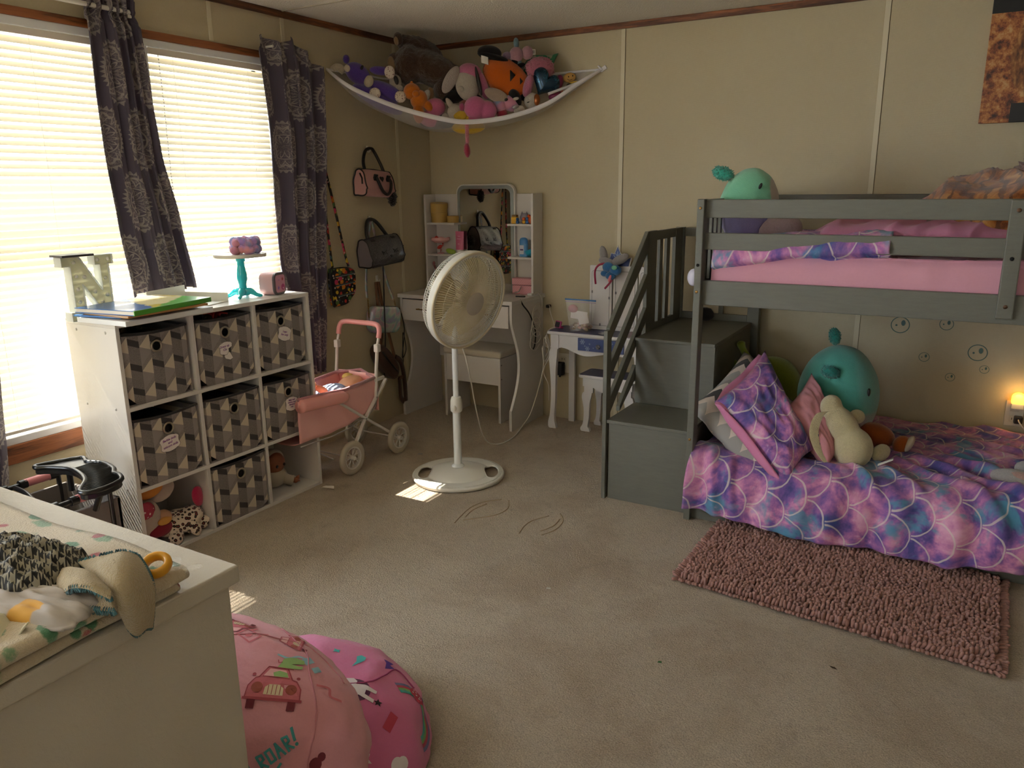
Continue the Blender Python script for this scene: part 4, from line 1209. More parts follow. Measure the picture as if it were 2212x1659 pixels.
BD = empty('baby_doll', (-2.635, 2.358, .015), label='small hooded baby doll in cream clothes lying in the bottom right cube', cat='doll')
oat = fabric('oat_cloth', '#b5ab98', d=.0008); tan = mat('doll_tan', '#8a5236', rough=.5)
b = MB(); b.ball((0, -.02, .115), (.05, .055, .052), 26); b.build('head', tan, BD, smooth=180)
b = MB(); b.ball((-.012, -.018, .118), (.056, .064, .060), 28, None, lambda d: 1.0 if d.x < .35 else max(.72, 1 - (d.x - .35) * .6)); b.build('hood', oat, BD, smooth=180)
for dy in (-.030, .012):
    b = MB(); b.ball((.049, dy - .012, .112), (.004, .007, .007), 10); b.build('eye', black_thread, BD, smooth=180)
b = MB(); b.ball((.0, -.02, .05), (.05, .062, .05), 24); b.build('body', oat, BD, smooth=180)
b = MB(); q = spline([(.02, .0, .06), (.045, .012, .035), (.062, .030, .024)], 6); b.tube(q, [.02 + .006 * (i / len(q)) for i in range(len(q))], 14); b.build('sleeve', oat, BD, smooth=180)
b = MB(); b.ball((.068, .040, .024), (.014, .014, .013), 14)
for k in range(4): b.tube([(.070, .044, .020 + .005 * k), (.075, .060, .016 + .009 * k)], [.005, .003], 8)
b.build('hand', tan, BD, smooth=180)

# ---------------------------------------------------------------- toy wagon with snack tray
WG = empty('doll_wagon', (-2.53, 1.25, 0), label='grey fabric toy wagon with black frame, pink grips and a black ribbed tray', cat='toy wagon')
wc = Vector(WG.location)
blk = mat('black_plastic', '#131314', rough=.28, spec=.5); grip = mat('pink_grip', '#cf8188', rough=.5)
gf = fabric('grey_felt', '#7c746f', d=.001)
b = MB()
for (x0, x1), (y0, y1) in ((((-2.415, -2.395)), (.86, 1.455)), ((-2.70, -2.685), (.86, 1.455)), ((-2.70, -2.395), (1.44, 1.455)), ((-2.70, -2.395), (.86, .875))):
    b.span(Vector((x0, y0, .09)) - wc, Vector((x1, y1, .335)) - wc)
b.span(Vector((-2.70, .86, .09)) - wc, Vector((-2.395, 1.455, .10)) - wc); b.build('fabric_tub', gf, WG, bevel=.004)
for x in (-2.69, -2.395):
    b = MB(); b.tube([Vector((x, .80, .375)) - wc, Vector((x, 1.46, .375)) - wc], .009, 14); b.build('frame_tube', blk, WG, smooth=40)
    b = MB(); b.tube([Vector((x, 1.305, .377)) - wc, Vector((x, 1.392, .377)) - wc], .0145, 16); b.build('grip', grip, WG, smooth=40)
    for y in (1.235, 1.30, 1.40):
        b = MB(); b.tube([Vector((x, y - .012, .376)) - wc, Vector((x, y + .012, .376)) - wc], .0155, 14); b.build('collar', blk, WG, smooth=40)
    for y in (.90, 1.42):
        b = MB(); b.tube([Vector((x, y, .375)) - wc, Vector((x, y, .06)) - wc], .008, 10); b.build('leg', blk, WG, smooth=40)
        b = MB(); b.lathe([(.012, -.012), (.05, -.012), (.055, -.006), (.055, .006), (.05, .012), (.012, .012)], 26, Matrix.Translation(Vector((x, y, .056)) - wc) @ Matrix.Rotation(pi / 2, 4, 'Y')); b.build('wheel', blk, WG, smooth=40)
b = MB(); b.tube(spline([Vector((-2.69, 1.27, .375)) - wc, Vector((-2.60, 1.26, .377)) - wc, Vector((-2.48, 1.235, .37)) - wc, Vector((-2.395, 1.245, .375)) - wc], 6), .008, 12); b.build('cross_bar', blk, WG, smooth=40)
b = MB(); b.tube([Vector((-2.69, 1.21, .345)) - wc, Vector((-2.56, 1.15, .30)) - wc, Vector((-2.395, 1.20, .345)) - wc], .006, 10); b.build('cross_bar', blk, WG, smooth=40)
b = MB(); b.grid(10, 6, lambda u, v: Vector((-2.66 + .22 * u, 1.02 + .24 * v, .30 + .02 * sin(u * 5 + v * 3))) - wc); b.build('lining', mat('clear_lining', '#6f6c72', rough=.2), WG, smooth=180, solid=.002)
tray_o = [(-2.64, 1.325), (-2.632, 1.36), (-2.592, 1.445), (-2.565, 1.452), (-2.53, 1.437), (-2.49, 1.452), (-2.445, 1.455), (-2.385, 1.440), (-2.345, 1.415), (-2.31, 1.412), (-2.265, 1.385), (-2.245, 1.32), (-2.256, 1.268), (-2.285, 1.262), (-2.315, 1.285), (-2.36, 1.325), (-2.42, 1.352), (-2.504, 1.368), (-2.56, 1.352), (-2.60, 1.335), (-2.62, 1.318)]
to = [(p.x, p.y) for p in spline([(x, y, 0) for x, y in tray_o], 4, closed=True)]
b = MB(); b.prism(to, .024, Matrix.Translation(Vector((0, 0, .416)) - wc)); tr = b.build('snack_tray', blk, WG, bevel=.004)
b = MB(); b.tube([Vector((x, y, .441)) - wc for x, y in to], .008, 10, closed=True); b.build('tray_rim', blk, tr, smooth=180)
from mathutils.geometry import intersect_point_tri_2d
def inside(x, y, P):
    c = False; j = len(P) - 1
    for i in range(len(P)):
        if (P[i][1] > y) != (P[j][1] > y) and x < (P[j][0] - P[i][0]) * (y - P[i][1]) / (P[j][1] - P[i][1]) + P[i][0]: c = not c
        j = i
    return c
b = MB(); x = -2.50
while x < -2.255:
    ys = [y for y in np.arange(1.26, 1.46, .002) if inside(x, y, to)]
    if len(ys) > 8: b.tube([Vector((x, ys[2], .4415)) - wc, Vector((x, ys[-3], .4415)) - wc], .0032, 6)
    x += .0125
b.build('tray_ribs', blk, tr, smooth=180)['kind'] = 'stuff'
for x, y in ((-2.58, 1.40), (-2.30, 1.34), (-2.44, 1.40)):
    b = MB(); b.tube([Vector((x, y, .42)) - wc, Vector((x - (.05 if x > -2.4 else 0), y, .34)) - wc], .010, 10); b.build('tray_bracket', blk, WG, smooth=40)

# ---------------------------------------------------------------- white chest in the foreground with folded blanket and clothes
def m_chest():
    def f():
        n = tnoise(coord('Object'), 5, 3, .6); s = tvor(coord('Object'), 13)
        chips = s.step(.045, .02) * tnoise(coord('Object', loc=(1, 2, 3)), 4, 2).step(.56, .62)
        return mixc(mixc('#bfb7aa', '#b2a896', n), '#6e3a2a', chips * .85)
    def b(): return tnoise(coord('Object', (30, 30, 30)), 2.2, 4, .7), .0012
    return mat('white_chest_paint', fn=f, bump=b, rough=.38, spec=.5)
CH = empty('chest', (-1.42, .47, 0), label='white painted wooden chest in the foreground with a lipped lid and chipped edges', cat='chest')
cc = Vector(CH.location); cp = m_chest()
def cbx(name, lo, hi, bev=.003):
    b = MB(); b.span(Vector(lo) - cc, Vector(hi) - cc); return b.build(name, cp, CH, bevel=bev, seg=3)
cbx('lid', (-1.95, .235, .772), (-.880, .700, .800), .004); cbx('body', (-1.94, .245, .0), (-.892, .688, .771))
cbx('base_moulding', (-1.945, .24, 0), (-.886, .694, .09), .004)
b = MB(); b.ball(Vector((-.884, .662, .452)) - cc, (.008, .007, .007), 12); b.build('screw_head', mat('screw_head', '#b8b2a6', rough=.3, metal=.5), CH, smooth=180)
def m_xmas():
    def f():
        c = coord('Object'); x, y, z = xyz(c)
        g = tvor(coord('Object', (17, 30, 17), (0, 0, .5)), 1.0); r = tvor(coord('Object', (19, 19, 19), loc=(3, 1, 0)), 1.0)
        n = tnoise(c, 70, 3, .7)
        k = mixc('#cfc0a6', '#b7a78c', tnoise(c, 200, 3, .7))
        k = mixc(k, '#2f7a52', (g + (n - .5) * .25).step(.30, .22) * .9)
        k = mixc(k, '#5d8f68', (tvor(coord('Object', (9, 22, 9), (0, 0, -.6), (7, 7, 0)), 1.0) + (n - .5) * .3).step(.24, .15) * .8)
        return mixc(k, '#a63d45', (r + (n - .5) * .15).step(.22, .16) * .95)
    def b(): return tnoise(coord('Object'), 300, 3, .7), .0025
    return mat('holiday_fleece', fn=f, bump=b, rough=1.0, sheen=.5, spec=.05)
FB = empty('folded_blanket', (-1.15, .44, .80), label='cream fleece blanket printed with green sprigs and red berries, folded on the chest', cat='blanket')
fm = m_xmas()
def fold_layer(z0, z1, x1, y0, y1, nm):
    b = MB(); prof = []
    t = (z1 - z0) / 2; zc = (z0 + z1) / 2
    def f(u, v):
        # u runs along y, v wraps round the right-hand fold: top surface then under
        y = lerp(y0, y1, u) + .004 * sin(v * 9 + u * 3); s = v * 2
        if s < .8: x = lerp(-1.75, x1, s / .8); z = z1
        elif s < 1.2: a = (s - .8) / .4 * pi; x = x1 + t * sin(a) * 1.1; z = zc + t * cos(a)
        else: x = lerp(x1, -1.75, (s - 1.2) / .8); z = z0
        xx = x + .006 * sin(u * 7 + z * 40) + .010 * sin(u * 3.1 + 1)
        z += .0035 * noise.noise(Vector((x * 9, y * 9, z1 * 30))) + .003 * sin(x * 16 + y * 9)
        return Vector((xx, y, max(z, .8005))) - Vector(FB.location)
    b.grid(40, 90, f); return b.build(nm, fm, FB, smooth=180, solid=.004)
fold_layer(.803, .816, -.892, .262, .600, 'lower_fold'); fold_layer(.821, .838, -.886, .255, .612, 'upper_fold')
def m_hound():
    def f():
        u, v, _ = xyz(coord('UV')); s = 62
        a = (u * s).frac() < .5; b_ = (v * s).frac() < .5; t = ((u + v) * s * 2).frac() < .5
        k = (a * b_ + (a + b_ - a * b_ * 2) * t).clamp()
        return mixc('#8d8675', '#100e0c', (k + .0).clamp())
    return mat('houndstooth', fn=f, rough=.9, sheen=.2)
def heap(name, c, r, m, seed, amp, n=60, flat=.8, rz=0, freq=4.0, lab=None, cat=None, solid=.0):
    b = MB(); cr, sr = cos(rz), sin(rz)
    def f(u, v):
        x = u * 2 - 1; y = v * 2 - 1; d = max(0, 1 - (x * x + y * y) * .5 - .5 * max(abs(x), abs(y)) ** 4)
        w = 1 - abs(noise.noise(Vector((x * freq * .7 + seed, y * freq, seed)))); w2 = noise.fractal(Vector((x * freq * 1.6, y * freq * 1.6, seed)), 1, 2, 3)
        ex = x * r[0] * (1 + .08 * noise.noise(Vector((y * 3, seed, 1)))); ey = y * r[1] * (1 + .10 * noise.noise(Vector((x * 3, seed, 2))))
        z = r[2] * (d ** flat) + amp * (w ** 2.5 - .4 + .4 * w2) * min(1, d * 3 + .2)
        return (Vector((c[0] + ex * cr - ey * sr, c[1] + ex * sr + ey * cr, c[2] + max(0, z))), (x * r[0] * 1.5, y * r[1] * 1.5))
    b.grid(n, n, f); o = b.build(name, m, smooth=180, solid=solid); return tag(o, lab, cat)
heap('scrunched_scarf', (-1.05, .475, .842), (.105, .062, .042), m_hound(), 3.0, .014, 90, .6, .2, 4.0, 'crumpled black and cream houndstooth cloth on the folded blanket', 'cloth')
def m_white_garment():
    def f():
        x, y, z = xyz(coord('Object')); return mixc('#aaa199', '#c9953a', (x + .925).abs().step(.018, .014) * (y < .44))
    return mat('white_garment', fn=f, rough=.9, sheen=.2)
heap('folded_garment', (-.975, .440, .841), (.115, .036, .018), m_white_garment(), 5.5, .006, 50, .5, .25, 3.0, 'off white garment with a yellow patch beneath the terry cloth', 'garment', .003)
# terry cloth with a blue whipped edge, draped over the chest edge
terry = plush('terry_cream', '#cbb58c', d=.006, scale=330, var=.25); yarn = fabric('teal_yarn', '#4f7d86')
TC = empty('baby_cloth', (-.90, .50, .85), label='cream terry baby cloth with teal whipped edges, draped over the chest edge', cat='cloth')
tc0 = Vector(TC.location)
def sheet(ctrl, nu, nv, m, nm, wob=.003, edges=('u0', 'u1')):
    rows_ = [spline(r, 8) for r in ctrl]; cols = len(rows_[0])
    full = [spline([r[i] for r in rows_], 8) for i in range(cols)]
    nvv = len(full[0])
    b = MB()
    def f(u, v):
        q = full[round(u * (cols - 1))][round(v * (nvv - 1))]
        return q + Vector((0, 0, wob * noise.noise(q * 30))) - tc0
    b.grid(cols - 1, nvv - 1, f); o = b.build(nm, m, TC, smooth=180, solid=.007)
    out = []
    if 'u0' in edges: out.append([f(0, v / 60) for v in range(61)])
    if 'u1' in edges: out.append([f(1, v / 60) for v in range(61)])
    if 'v0' in edges: out.append([f(u / 40, 0) for u in range(41)])
    if 'v1' in edges: out.append([f(u / 40, 1) for u in range(41)])
    for e in out:
        b = MB(); z = []
        for i, p in enumerate(e): z.append(p + Vector((0, 0, .004 if i % 2 else -.003)))
        b.tube(z, .0028, 6); b.build('stitched_edge', yarn, o, smooth=180)
    return o
V3 = lambda *a: Vector(a)
sheet([[V3(-0.965, 0.517, 0.862), V3(-0.929, 0.532, 0.876), V3(-0.909, 0.545, 0.880), V3(-0.905, 0.562, 0.866)],
       [V3(-0.923, 0.507, 0.866), V3(-0.893, 0.512, 0.878), V3(-0.874, 0.526, 0.878), V3(-0.873, 0.551, 0.862)],
       [V3(-0.876, 0.497, 0.862), V3(-0.858, 0.502, 0.868), V3(-0.853, 0.517, 0.862), V3(-0.858, 0.547, 0.846)],
       [V3(-0.858, 0.498, 0.838), V3(-0.848, 0.506, 0.838), V3(-0.848, 0.520, 0.834), V3(-0.855, 0.543, 0.826)],
       [V3(-0.864, 0.511, 0.803), V3(-0.862, 0.519, 0.789), V3(-0.862, 0.532, 0.792), V3(-0.864, 0.541, 0.788)]], 24, 32, terry, 'drape', edges=('u1', 'v1', 'v0'))
sheet([[V3(-0.972, 0.498, 0.860), V3(-0.942, 0.495, 0.870), V3(-0.914, 0.497, 0.873), V3(-0.881, 0.496, 0.868)],
       [V3(-0.942, 0.477, 0.857), V3(-0.909, 0.477, 0.873), V3(-0.878, 0.481, 0.874), V3(-0.855, 0.490, 0.862)],
       [V3(-0.923, 0.470, 0.849), V3(-0.900, 0.470, 0.866), V3(-0.874, 0.477, 0.869), V3(-0.852, 0.488, 0.856)]], 24, 20, terry, 'fold', edges=('v1',))
sheet([[V3(-0.924, 0.478, 0.846), V3(-0.912, 0.492, 0.850), V3(-0.883, 0.495, 0.852), V3(-0.855, 0.492, 0.852)], [V3(-0.912, 0.467, 0.843), V3(-0.889, 0.471, 0.843), V3(-0.866, 0.477, 0.843), V3(-0.845, 0.486, 0.841)]], 24, 10, terry, 'lower_fold', edges=('v1',))
b = MB(); b.tube([(.015 * cos(2 * pi * k / 36), .015 * sin(2 * pi * k / 36), 0) for k in range(36)], .0055, 10, closed=True)
q = tag(b.build('yellow_ring', mat('yellow_plastic', '#d89a1c', rough=.3), smooth=180, at=(-.893, .578, .851)), 'yellow plastic toy ring beside the terry cloth', 'ring'); q.rotation_euler = (.35, .3, 0); q.scale = (1, 1, 1.4)
b = MB(); b.grid(20, 10, lambda u, v: Vector((-.915 + .062 * u + .006 * v, .590 + .022 * v + .006 * sin(u * 9), .8425 + .004 * abs(noise.noise(Vector((u * 7, v * 5, 2)))))))
tag(b.build('clear_wrapper', mat('clear_film', '#ffffff', rough=.08, alpha=.22, spec=1.0), smooth=180), 'crinkled clear plastic wrapper on the corner of the folded blanket', 'wrapper')
b = MB(); b.grid(10, 10, lambda u, v: Vector((-.945 + .05 * u, .378 + .035 * v, .846 + .01 * sin(u * 4 + v * 3))))
tag(b.build('tissue_scrap', fabric('tissue_cream', '#d2cdb2'), smooth=180, solid=.002), 'pale scrap of tissue at the left edge on the folded blanket', 'tissue')

# ---------------------------------------------------------------- bean bags
from mathutils.bvhtree import BVHTree
def bag(name, c, r, rz, m, seed, label, base=.0, wr=.02):
    b = MB()
    def fn(d):
        w = 1 - abs(noise.noise(Vector((d.x * 2.2 + seed, d.y * 2.2, d.z * 2.6 + seed))))
        return 1 + wr * (w ** 2 * 1.6 - .9) + .35 * wr * noise.fractal(d * 6 + Vector((seed, 0, 0)), 1, 2, 3)
    b.ball((0, 0, 0), r, 90, (0, 0, rz), fn)
    c = Vector(c); vv = []
    for v in b.v:
        p = Vector(v) + c
        if p.z < r[2] * .45 + base:                       # the lower half sags onto the carpet
            k = (r[2] * .45 + base - p.z); p.z = max(.004, p.z)
        vv.append(p)
    b.v = [tuple(p) for p in vv]
    o = b.build(name, m, smooth=180); tag(o, label, 'bean bag')
    return o, BVHTree.FromPolygons(vv, b.f)
def cotton(name, col, d=.0006):
    def f():
        n = tnoise(coord('Object'), 300, 3, .7); return mixc(col, tuple(q * .86 for q in hx(col)[:3]) + (1,), n * .7)
    def b(): return tnoise(coord('Object'), 1100, 2, .6) + tnoise(coord('Object'), 26, 3, .6) * 6, d
    return mat(name, fn=f, bump=b, rough=.85, sheen=.25, spec=.2)
BAG2, T2 = bag('bean_bag', (-1.295, 1.134, .02), (.348, .33, .200), -.85, cotton('hot_pink_cotton', '#cf6f9b'), 2.0, 'hot pink bean bag printed with rainbows and unicorns, on the carpet behind the pale one', wr=.03)
BAG1, T1 = bag('bean_bag', (-1.262, .935, .242), (.349, .205, .200), 0, cotton('pale_pink_cotton', '#d595a0'), 6.0, 'pale pink bean bag printed with dinosaurs in cars, beside the white chest', wr=.025)
CAMP = Vector((0, 0, 1.335))
def print_on(tree, parent, name, polys, m, at, size, roll, lift=.0012, hollow=None):
    """flat print: polygons in local units laid onto the bag round point `at`, cut fine so they follow its curve"""
    hit = tree.find_nearest(Vector(at)); p0, n0 = hit[0], hit[1]
    if n0.dot(Vector((.5, -.5, .7))) < 0: n0 = -n0
    y = Vector((0, 0, 1)); y = (y - n0 * y.dot(n0)).normalized(); x = y.cross(n0).normalized()
    ca, sa = cos(roll), sin(roll); x, y = x * ca + y * sa, y * ca - x * sa
    bm = bmesh.new()
    for pl in polys:
        try: bm.faces.new([bm.verts.new((q[0], q[1], 0)) for q in pl])
        except ValueError: pass
    bmesh.ops.triangulate(bm, faces=bm.faces[:])
    for _ in range(2):
        long = [e for e in bm.edges if e.calc_length() * size > .012]
        if long: bmesh.ops.subdivide_edges(bm, edges=long, cuts=1, use_grid_fill=False)
        bmesh.ops.triangulate(bm, faces=bm.faces[:])
    for v in bm.verts:
        q = p0 + x * v.co.x * size + y * v.co.y * size
        h_ = tree.ray_cast(q + n0 * .15, -n0)
        if h_[0] is None: h_ = tree.find_nearest(q)
        v.co = h_[0] + n0 * lift
    bm.normal_update()
    me = bpy.data.meshes.new(name); bm.to_mesh(me); bm.free(); me.materials.append(m)
    o = bpy.data.objects.new(name, me); COL.objects.link(o); o.parent = parent
    return o
def strip2(pts, w, closed=False):
    """polyline -> list of quads of width w"""
    out = []; m = len(pts)
    for i in range(m if closed else m - 1):
        (x0, y0), (x1, y1) = pts[i], pts[(i + 1) % m]; d = hypot(x1 - x0, y1 - y0) or 1; nx, ny = -(y1 - y0) / d * w / 2, (x1 - x0) / d * w / 2
        ex, ey = (x1 - x0) / d * w * .3, (y1 - y0) / d * w * .3
        out.append([(x0 - nx - ex, y0 - ny - ey), (x1 - nx + ex, y1 - ny + ey), (x1 + nx + ex, y1 + ny + ey), (x0 + nx - ex, y0 + ny - ey)])
    return out
pr_red = mat('print_red', '#9c4450', rough=.85); pr_dark = mat('print_maroon', '#6f2531', rough=.85); pr_grn = mat('print_green', '#8fb06f', rough=.85)
pr_crm = mat('print_cream', '#d8c7a8', rough=.85); pr_pink = mat('print_pink', '#c26a76', rough=.85); pr_brn = mat('print_brown', '#9a5145', rough=.85); pr_teal = mat('print_teal', '#3f8f93', rough=.85)
def car(tree, parent, at, size, roll, dino=True):
    """a toy car seen from the front with a green dinosaur leaning out of it"""
    body = [(-.48, -.18), (-.46, .05), (-.36, .20), (-.30, .22), (-.18, .46), (.16, .46), (.28, .22), (.36, .20), (.46, .05), (.48, -.18)]
    put = lambda nm, pl, m, l: print_on(tree, parent, nm, pl, m, at, size, roll, l)
    put('car_print', [body], pr_pink, .0010)
    put('car_print', [[(-.24, .24), (-.15, .42), (.13, .42), (.22, .24)]], pr_crm if False else mat('print_pale', '#dba6a8', rough=.85), .0014)
    put('car_print', [disc(.10, 16, -.30, .02), disc(.10, 16, .30, .02)], pr_brn, .0016)
    put('car_print', [[(-.17, -.10), (-.16, .03), (-.09, .09), (.09, .09), (.16, .03), (.17, -.10)]], pr_crm, .0016)
    put('car_print', strip2(body, .022, True) + strip2([(-.5, -.18), (.5, -.18)], .05) + strip2([(-.1, -.09), (-.1, .07)], .012) + strip2([(-.03, -.09), (-.03, .08)], .012) + strip2([(.04, -.09), (.04, .08)], .012) + strip2([(.11, -.09), (.11, .07)], .012)
        + strip2([(-.24, .24), (.22, .24)], .018) + [disc(.035, 10, -.40, .27), disc(.035, 10, .38, .27)], pr_red, .0020)
    put('car_print', [[(-.42, -.36), (-.28, -.36), (-.28, -.20), (-.42, -.20)], [(.28, -.36), (.42, -.36), (.42, -.20), (.28, -.20)]], pr_dark, .0020)
    if dino:
        put('dinosaur_print', [[(-.05, .25), (-.08, .33), (.02, .39), (.16, .36), (.20, .26)], [(-.04, .47), (.0, .56), (.03, .68), (.12, .72), (.24, .74), (.40, .70), (.42, .62), (.30, .60), (.20, .58), (.30, .555), (.40, .57), (.40, .50), (.22, .48)]], pr_grn, .0024)
        put('dinosaur_print', strip2([(-.10, .46), (.25, .46)], .02) + strip2([(.02, .60), (-.04, .58), (-.06, .64)], .015), pr_red, .0026)
car(T1, BAG1, (-1.064, .895, .402), .108, -.30)
# ---------------------------------------------------------------- vanity desk with hutch
vw = mat('vanity_white', '#cfcac6', rough=.35, spec=.45)
VX0, VX1, VY0 = -2.872, -2.118, 3.615
VN = empty('vanity_desk', (-2.495, 3.80, 0), label='white vanity desk with mirror and shelves in the corner of the room', cat='vanity')
vc = Vector(VN.location)
def vp(name, lo, hi, m=vw, bev=.0015, parent=None):
    b = MB(); b.span(Vector(lo) - vc, Vector(hi) - vc); return b.build(name, m, parent or VN, bevel=bev)
vp('desk_top', (VX0 - .012, VY0 - .016, .713), (VX1 + .012, 3.984, .735))
def side(name, x0, x1, pts):
    b = MB(); P_ = [(p.x, p.y) for p in spline([(y, z, 0) for y, z in pts], 6)]
    P_ = [(3.98, .713), (3.98, 0)] + P_[::-1]
    M = Matrix(((0, 0, 1, x0), (1, 0, 0, 0), (0, 1, 0, 0), (0, 0, 0, 1)))
    b.prism(P_, x1 - x0, Matrix.Translation(-vc) @ M); b.build(name, vw, VN, bevel=.001)
curve = [(3.62, .713), (3.62, .612), (3.645, .55), (3.69, .44), (3.70, .335), (3.672, .234), (3.615, .127), (3.605, .11), (3.605, 0)]
side('side_panel', VX1 - .016, VX1, curve); side('side_panel', VX0, VX0 + .016, [(y - .012, z) for y, z in curve])
vp('back_panel', (VX0 + .016, 3.968, .30), (VX1 - .016, 3.98, .713))
for x0, x1 in ((VX0 + .004, -2.50), (-2.492, VX1 - .018)):
    d = vp('drawer', (x0, VY0 - .004, .582), (x1, 3.95, .704))
    xc = (x0 + x1) / 2 + (-.01 if x0 < -2.6 else 0)
    b = MB(); b.box(Vector((xc, VY0 - .022, .653)) - vc, (.105, .005, .006)); b.box(Vector((xc - .045, VY0 - .013, .653)) - vc, (.006, .02, .006)); b.box(Vector((xc + .045, VY0 - .013, .653)) - vc, (.006, .02, .006))
    b.build('drawer_handle', mat('gold_handle', '#b08a3a', rough=.25, metal=1), d, bevel=.001)
HX0, HX1, HY = -2.868, -2.122, 3.870
vp('hutch_side', (HX0, HY, .735), (HX0 + .014, 3.982, 1.297)); vp('hutch_side', (HX1 - .014, HY, .735), (HX1, 3.982, 1.299))
vp('hutch_back', (HX0 + .014, 3.972, .735), (HX1 - .014, 3.982, 1.297))
for z in (1.120, .935):
    vp('hutch_shelf', (HX0 + .014, HY + .004, z), (-2.655, 3.972, z + .012)); vp('hutch_shelf', (-2.292, HY + .004, z), (HX1 - .014, 3.972, z + .012))
def mir_outline(x0, x1, z1, r, z0=.7355):
    o_ = [(x0, z0), (x1, z0)]
    for k in range(9): a = pi / 2 * k / 8; o_.append((x1 - r + r * cos(pi / 2 - (pi / 2 - a)), z1 - r + r * sin(a)))
    for k in range(9): a = pi / 2 + pi / 2 * k / 8; o_.append((x0 + r + r * cos(a), z1 - r + r * sin(a)))
    return o_
MV = Matrix(((1, 0, 0, 0), (0, 0, -1, 0), (0, 1, 0, 0), (0, 0, 0, 1)))
def mp(name, x0, x1, z1, r, y, d, m):
    b = MB(); b.prism(mir_outline(x0, x1, z1, r), d, Matrix.Translation(Vector((0, y, 0)) - vc) @ MV); return b.build(name, m, VN)
mp('mirror_frame', -2.683, -2.283, 1.352, .05, 3.970, .022, mat('mirror_frame_white', '#d6d3cf', rough=.3))
mp('mirror_band', -2.676, -2.290, 1.345, .045, 3.9478, .002, mat('frosted_band', '#a9b0b0', rough=.25, metal=.6))
mp('mirror_glass', -2.656, -2.310, 1.325, .035, 3.9456, .002, mat('mirror_glass', '#e9ecea', rough=.01, metal=1))
# items on the hutch shelves
def lathe_obj(name, prof, m, at, n=28, label=None, cat=None, group=None, smooth=40, rot=None):
    b = MB(); b.lathe(prof, n); o = b.build(name, m, smooth=smooth, at=at)
    if rot: o.rotation_euler = rot
    return tag(o, label, cat, group)
kraft = mat('kraft_gold', '#b8964f', rough=.5)
def round_box(at, r, hh, lid, label, tilt=None):
    o = empty('round_box', at, label=label, cat='box'); b = MB(); b.lathe([(r * .96, 0), (r * .96, hh - lid)], 30); b.build('base', kraft, o, smooth=40)
    b = MB(); b.lathe([(r, hh - lid), (r, hh), (r * .98, hh + .001)], 30); q = b.build('lid', kraft, o, smooth=40)
    if tilt: q.rotation_euler = tilt
round_box((-2.795, 3.925, 1.1325), .050, .056, .026, 'round tan box, lower of the stacked pair on the top hutch shelf')
round_box((-2.797, 3.925, 1.190), .052, .056, .03, 'round tan box with a tilted lid, on top of the stacked pair', (.06, .08, 0))
round_box((-2.697, 3.925, 1.1325), .036, .038, .018, 'small round tan box beside the stacked pair on the top shelf')
rose = mat('rose_glass', '#dfa7a8', rough=.2); flam = mat('flamingo_red', '#c4372f', rough=.4)
o = empty('flamingo_dish', (-2.79, 3.922, .9475), label='pink footed dish held up by a red flamingo, middle hutch shelf', cat='dish')
b = MB(); b.lathe([(.022, 0), (.022, .004), (.004, .006)], 20); b.build('base', rose, o, smooth=40)
b = MB(); b.lathe([(.012, .062), (.040, .066), (.058, .080), (.056, .096), (.052, .094), (.045, .075), (.01, .070)], 32); b.build('dish', rose, o, smooth=40)
b = MB(); b.ball((-.008, 0, .038), (.020, .008, .011), 16, (0, -.5, 0)); b.tube(spline([(.004, 0, .042), (.016, 0, .050), (.012, 0, .062), (.018, 0, .066), (.020, 0, .058)], 5), .0028, 8); b.tube([(-.004, 0, .03), (-.002, 0, .003)], .0016, 6); b.tube([(.002, 0, .03), (.006, 0, .018), (-.002, 0, .012)], .0016, 6); b.build('flamingo', flam, o, smooth=180)
b = MB(); b.ball((-.03, .0, .092), (.012, .012, .012), 14); b.build('red_bead', flam, o, smooth=180)
b = MB(); b.ball((0, 0, .014), (.038, .016, .016), 22, (0, .22, .1), lambda d: 1 - .25 * max(0, abs(d.x) - .6)); tag(b.build('leaf_case', mat('lime_plastic', '#93b243', rough=.35), smooth=180, at=(-2.712, 3.915, .9485)), 'lime green leaf shaped case beside the flamingo dish', 'case')
o = empty('lotion_tube', (-2.652, 3.925, .9475), label='pink lotion tube standing on its white cap, middle hutch shelf', cat='tube')
b = MB(); b.lathe([(.022, 0), (.022, .026)], 22); b.build('cap', mat('cap_white', '#dcd7d4', rough=.35), o, smooth=40)
b = MB(); b.grid(24, 6, lambda u, v: Vector((.027 * cos(2 * pi * u) * (1 + .12 * v), .019 * sin(2 * pi * u) * (1 - .92 * v), .026 + .108 * v))); b.build('tube', mat('pink_tube', '#cf6d8f', rough=.3), o, smooth=180)
for i, (w_, z_) in enumerate(((.018, .105), (.026, .09), (.012, .06))):
    b = MB(); b.box((0, -.0165 + .01 * (z_ - .026) / .108, z_), (w_, .001, .003)); b.build('label_line', mat('pale_print', '#e6b7cf'), o)
o = empty('brush_mug', (-2.785, 3.925, .7355), label='white mug with a painted face holding makeup brushes', cat='mug')
b = MB(); b.lathe([(.046, 0), (.050, .006), (.050, .112), (.046, .112), (.045, .02), (.01, .018)], 32); b.build('cup', mat('mug_white', '#d9d4cf', rough=.3), o, smooth=40)
b = MB(); b.tube([(.035 + .016 * cos(2 * pi * k / 20), -.037 + .010 * cos(2 * pi * k / 20), .055 + .02 * sin(2 * pi * k / 20)) for k in range(20)], .0016, 5, closed=True); b.build('painted_face', mat('rust_line', '#8d4b40', rough=.6), o)
for k, (x, y, hx_) in enumerate(((-.03, -.01, .15), (.012, .0, .13))):
    b = MB(); b.tube([(x * .4, y, .05), (x * 1.5, y, hx_ - .03)], .004, 8); b.tube([(x * 1.5, y, hx_ - .03), (x * 1.7, y, hx_ - .012)], .006, 8); b.ball((x * 1.85, y, hx_), (.009, .009, .014), 12); b.build('brush', mat('brush_rose', '#8e5552', rough=.5), o, smooth=180)
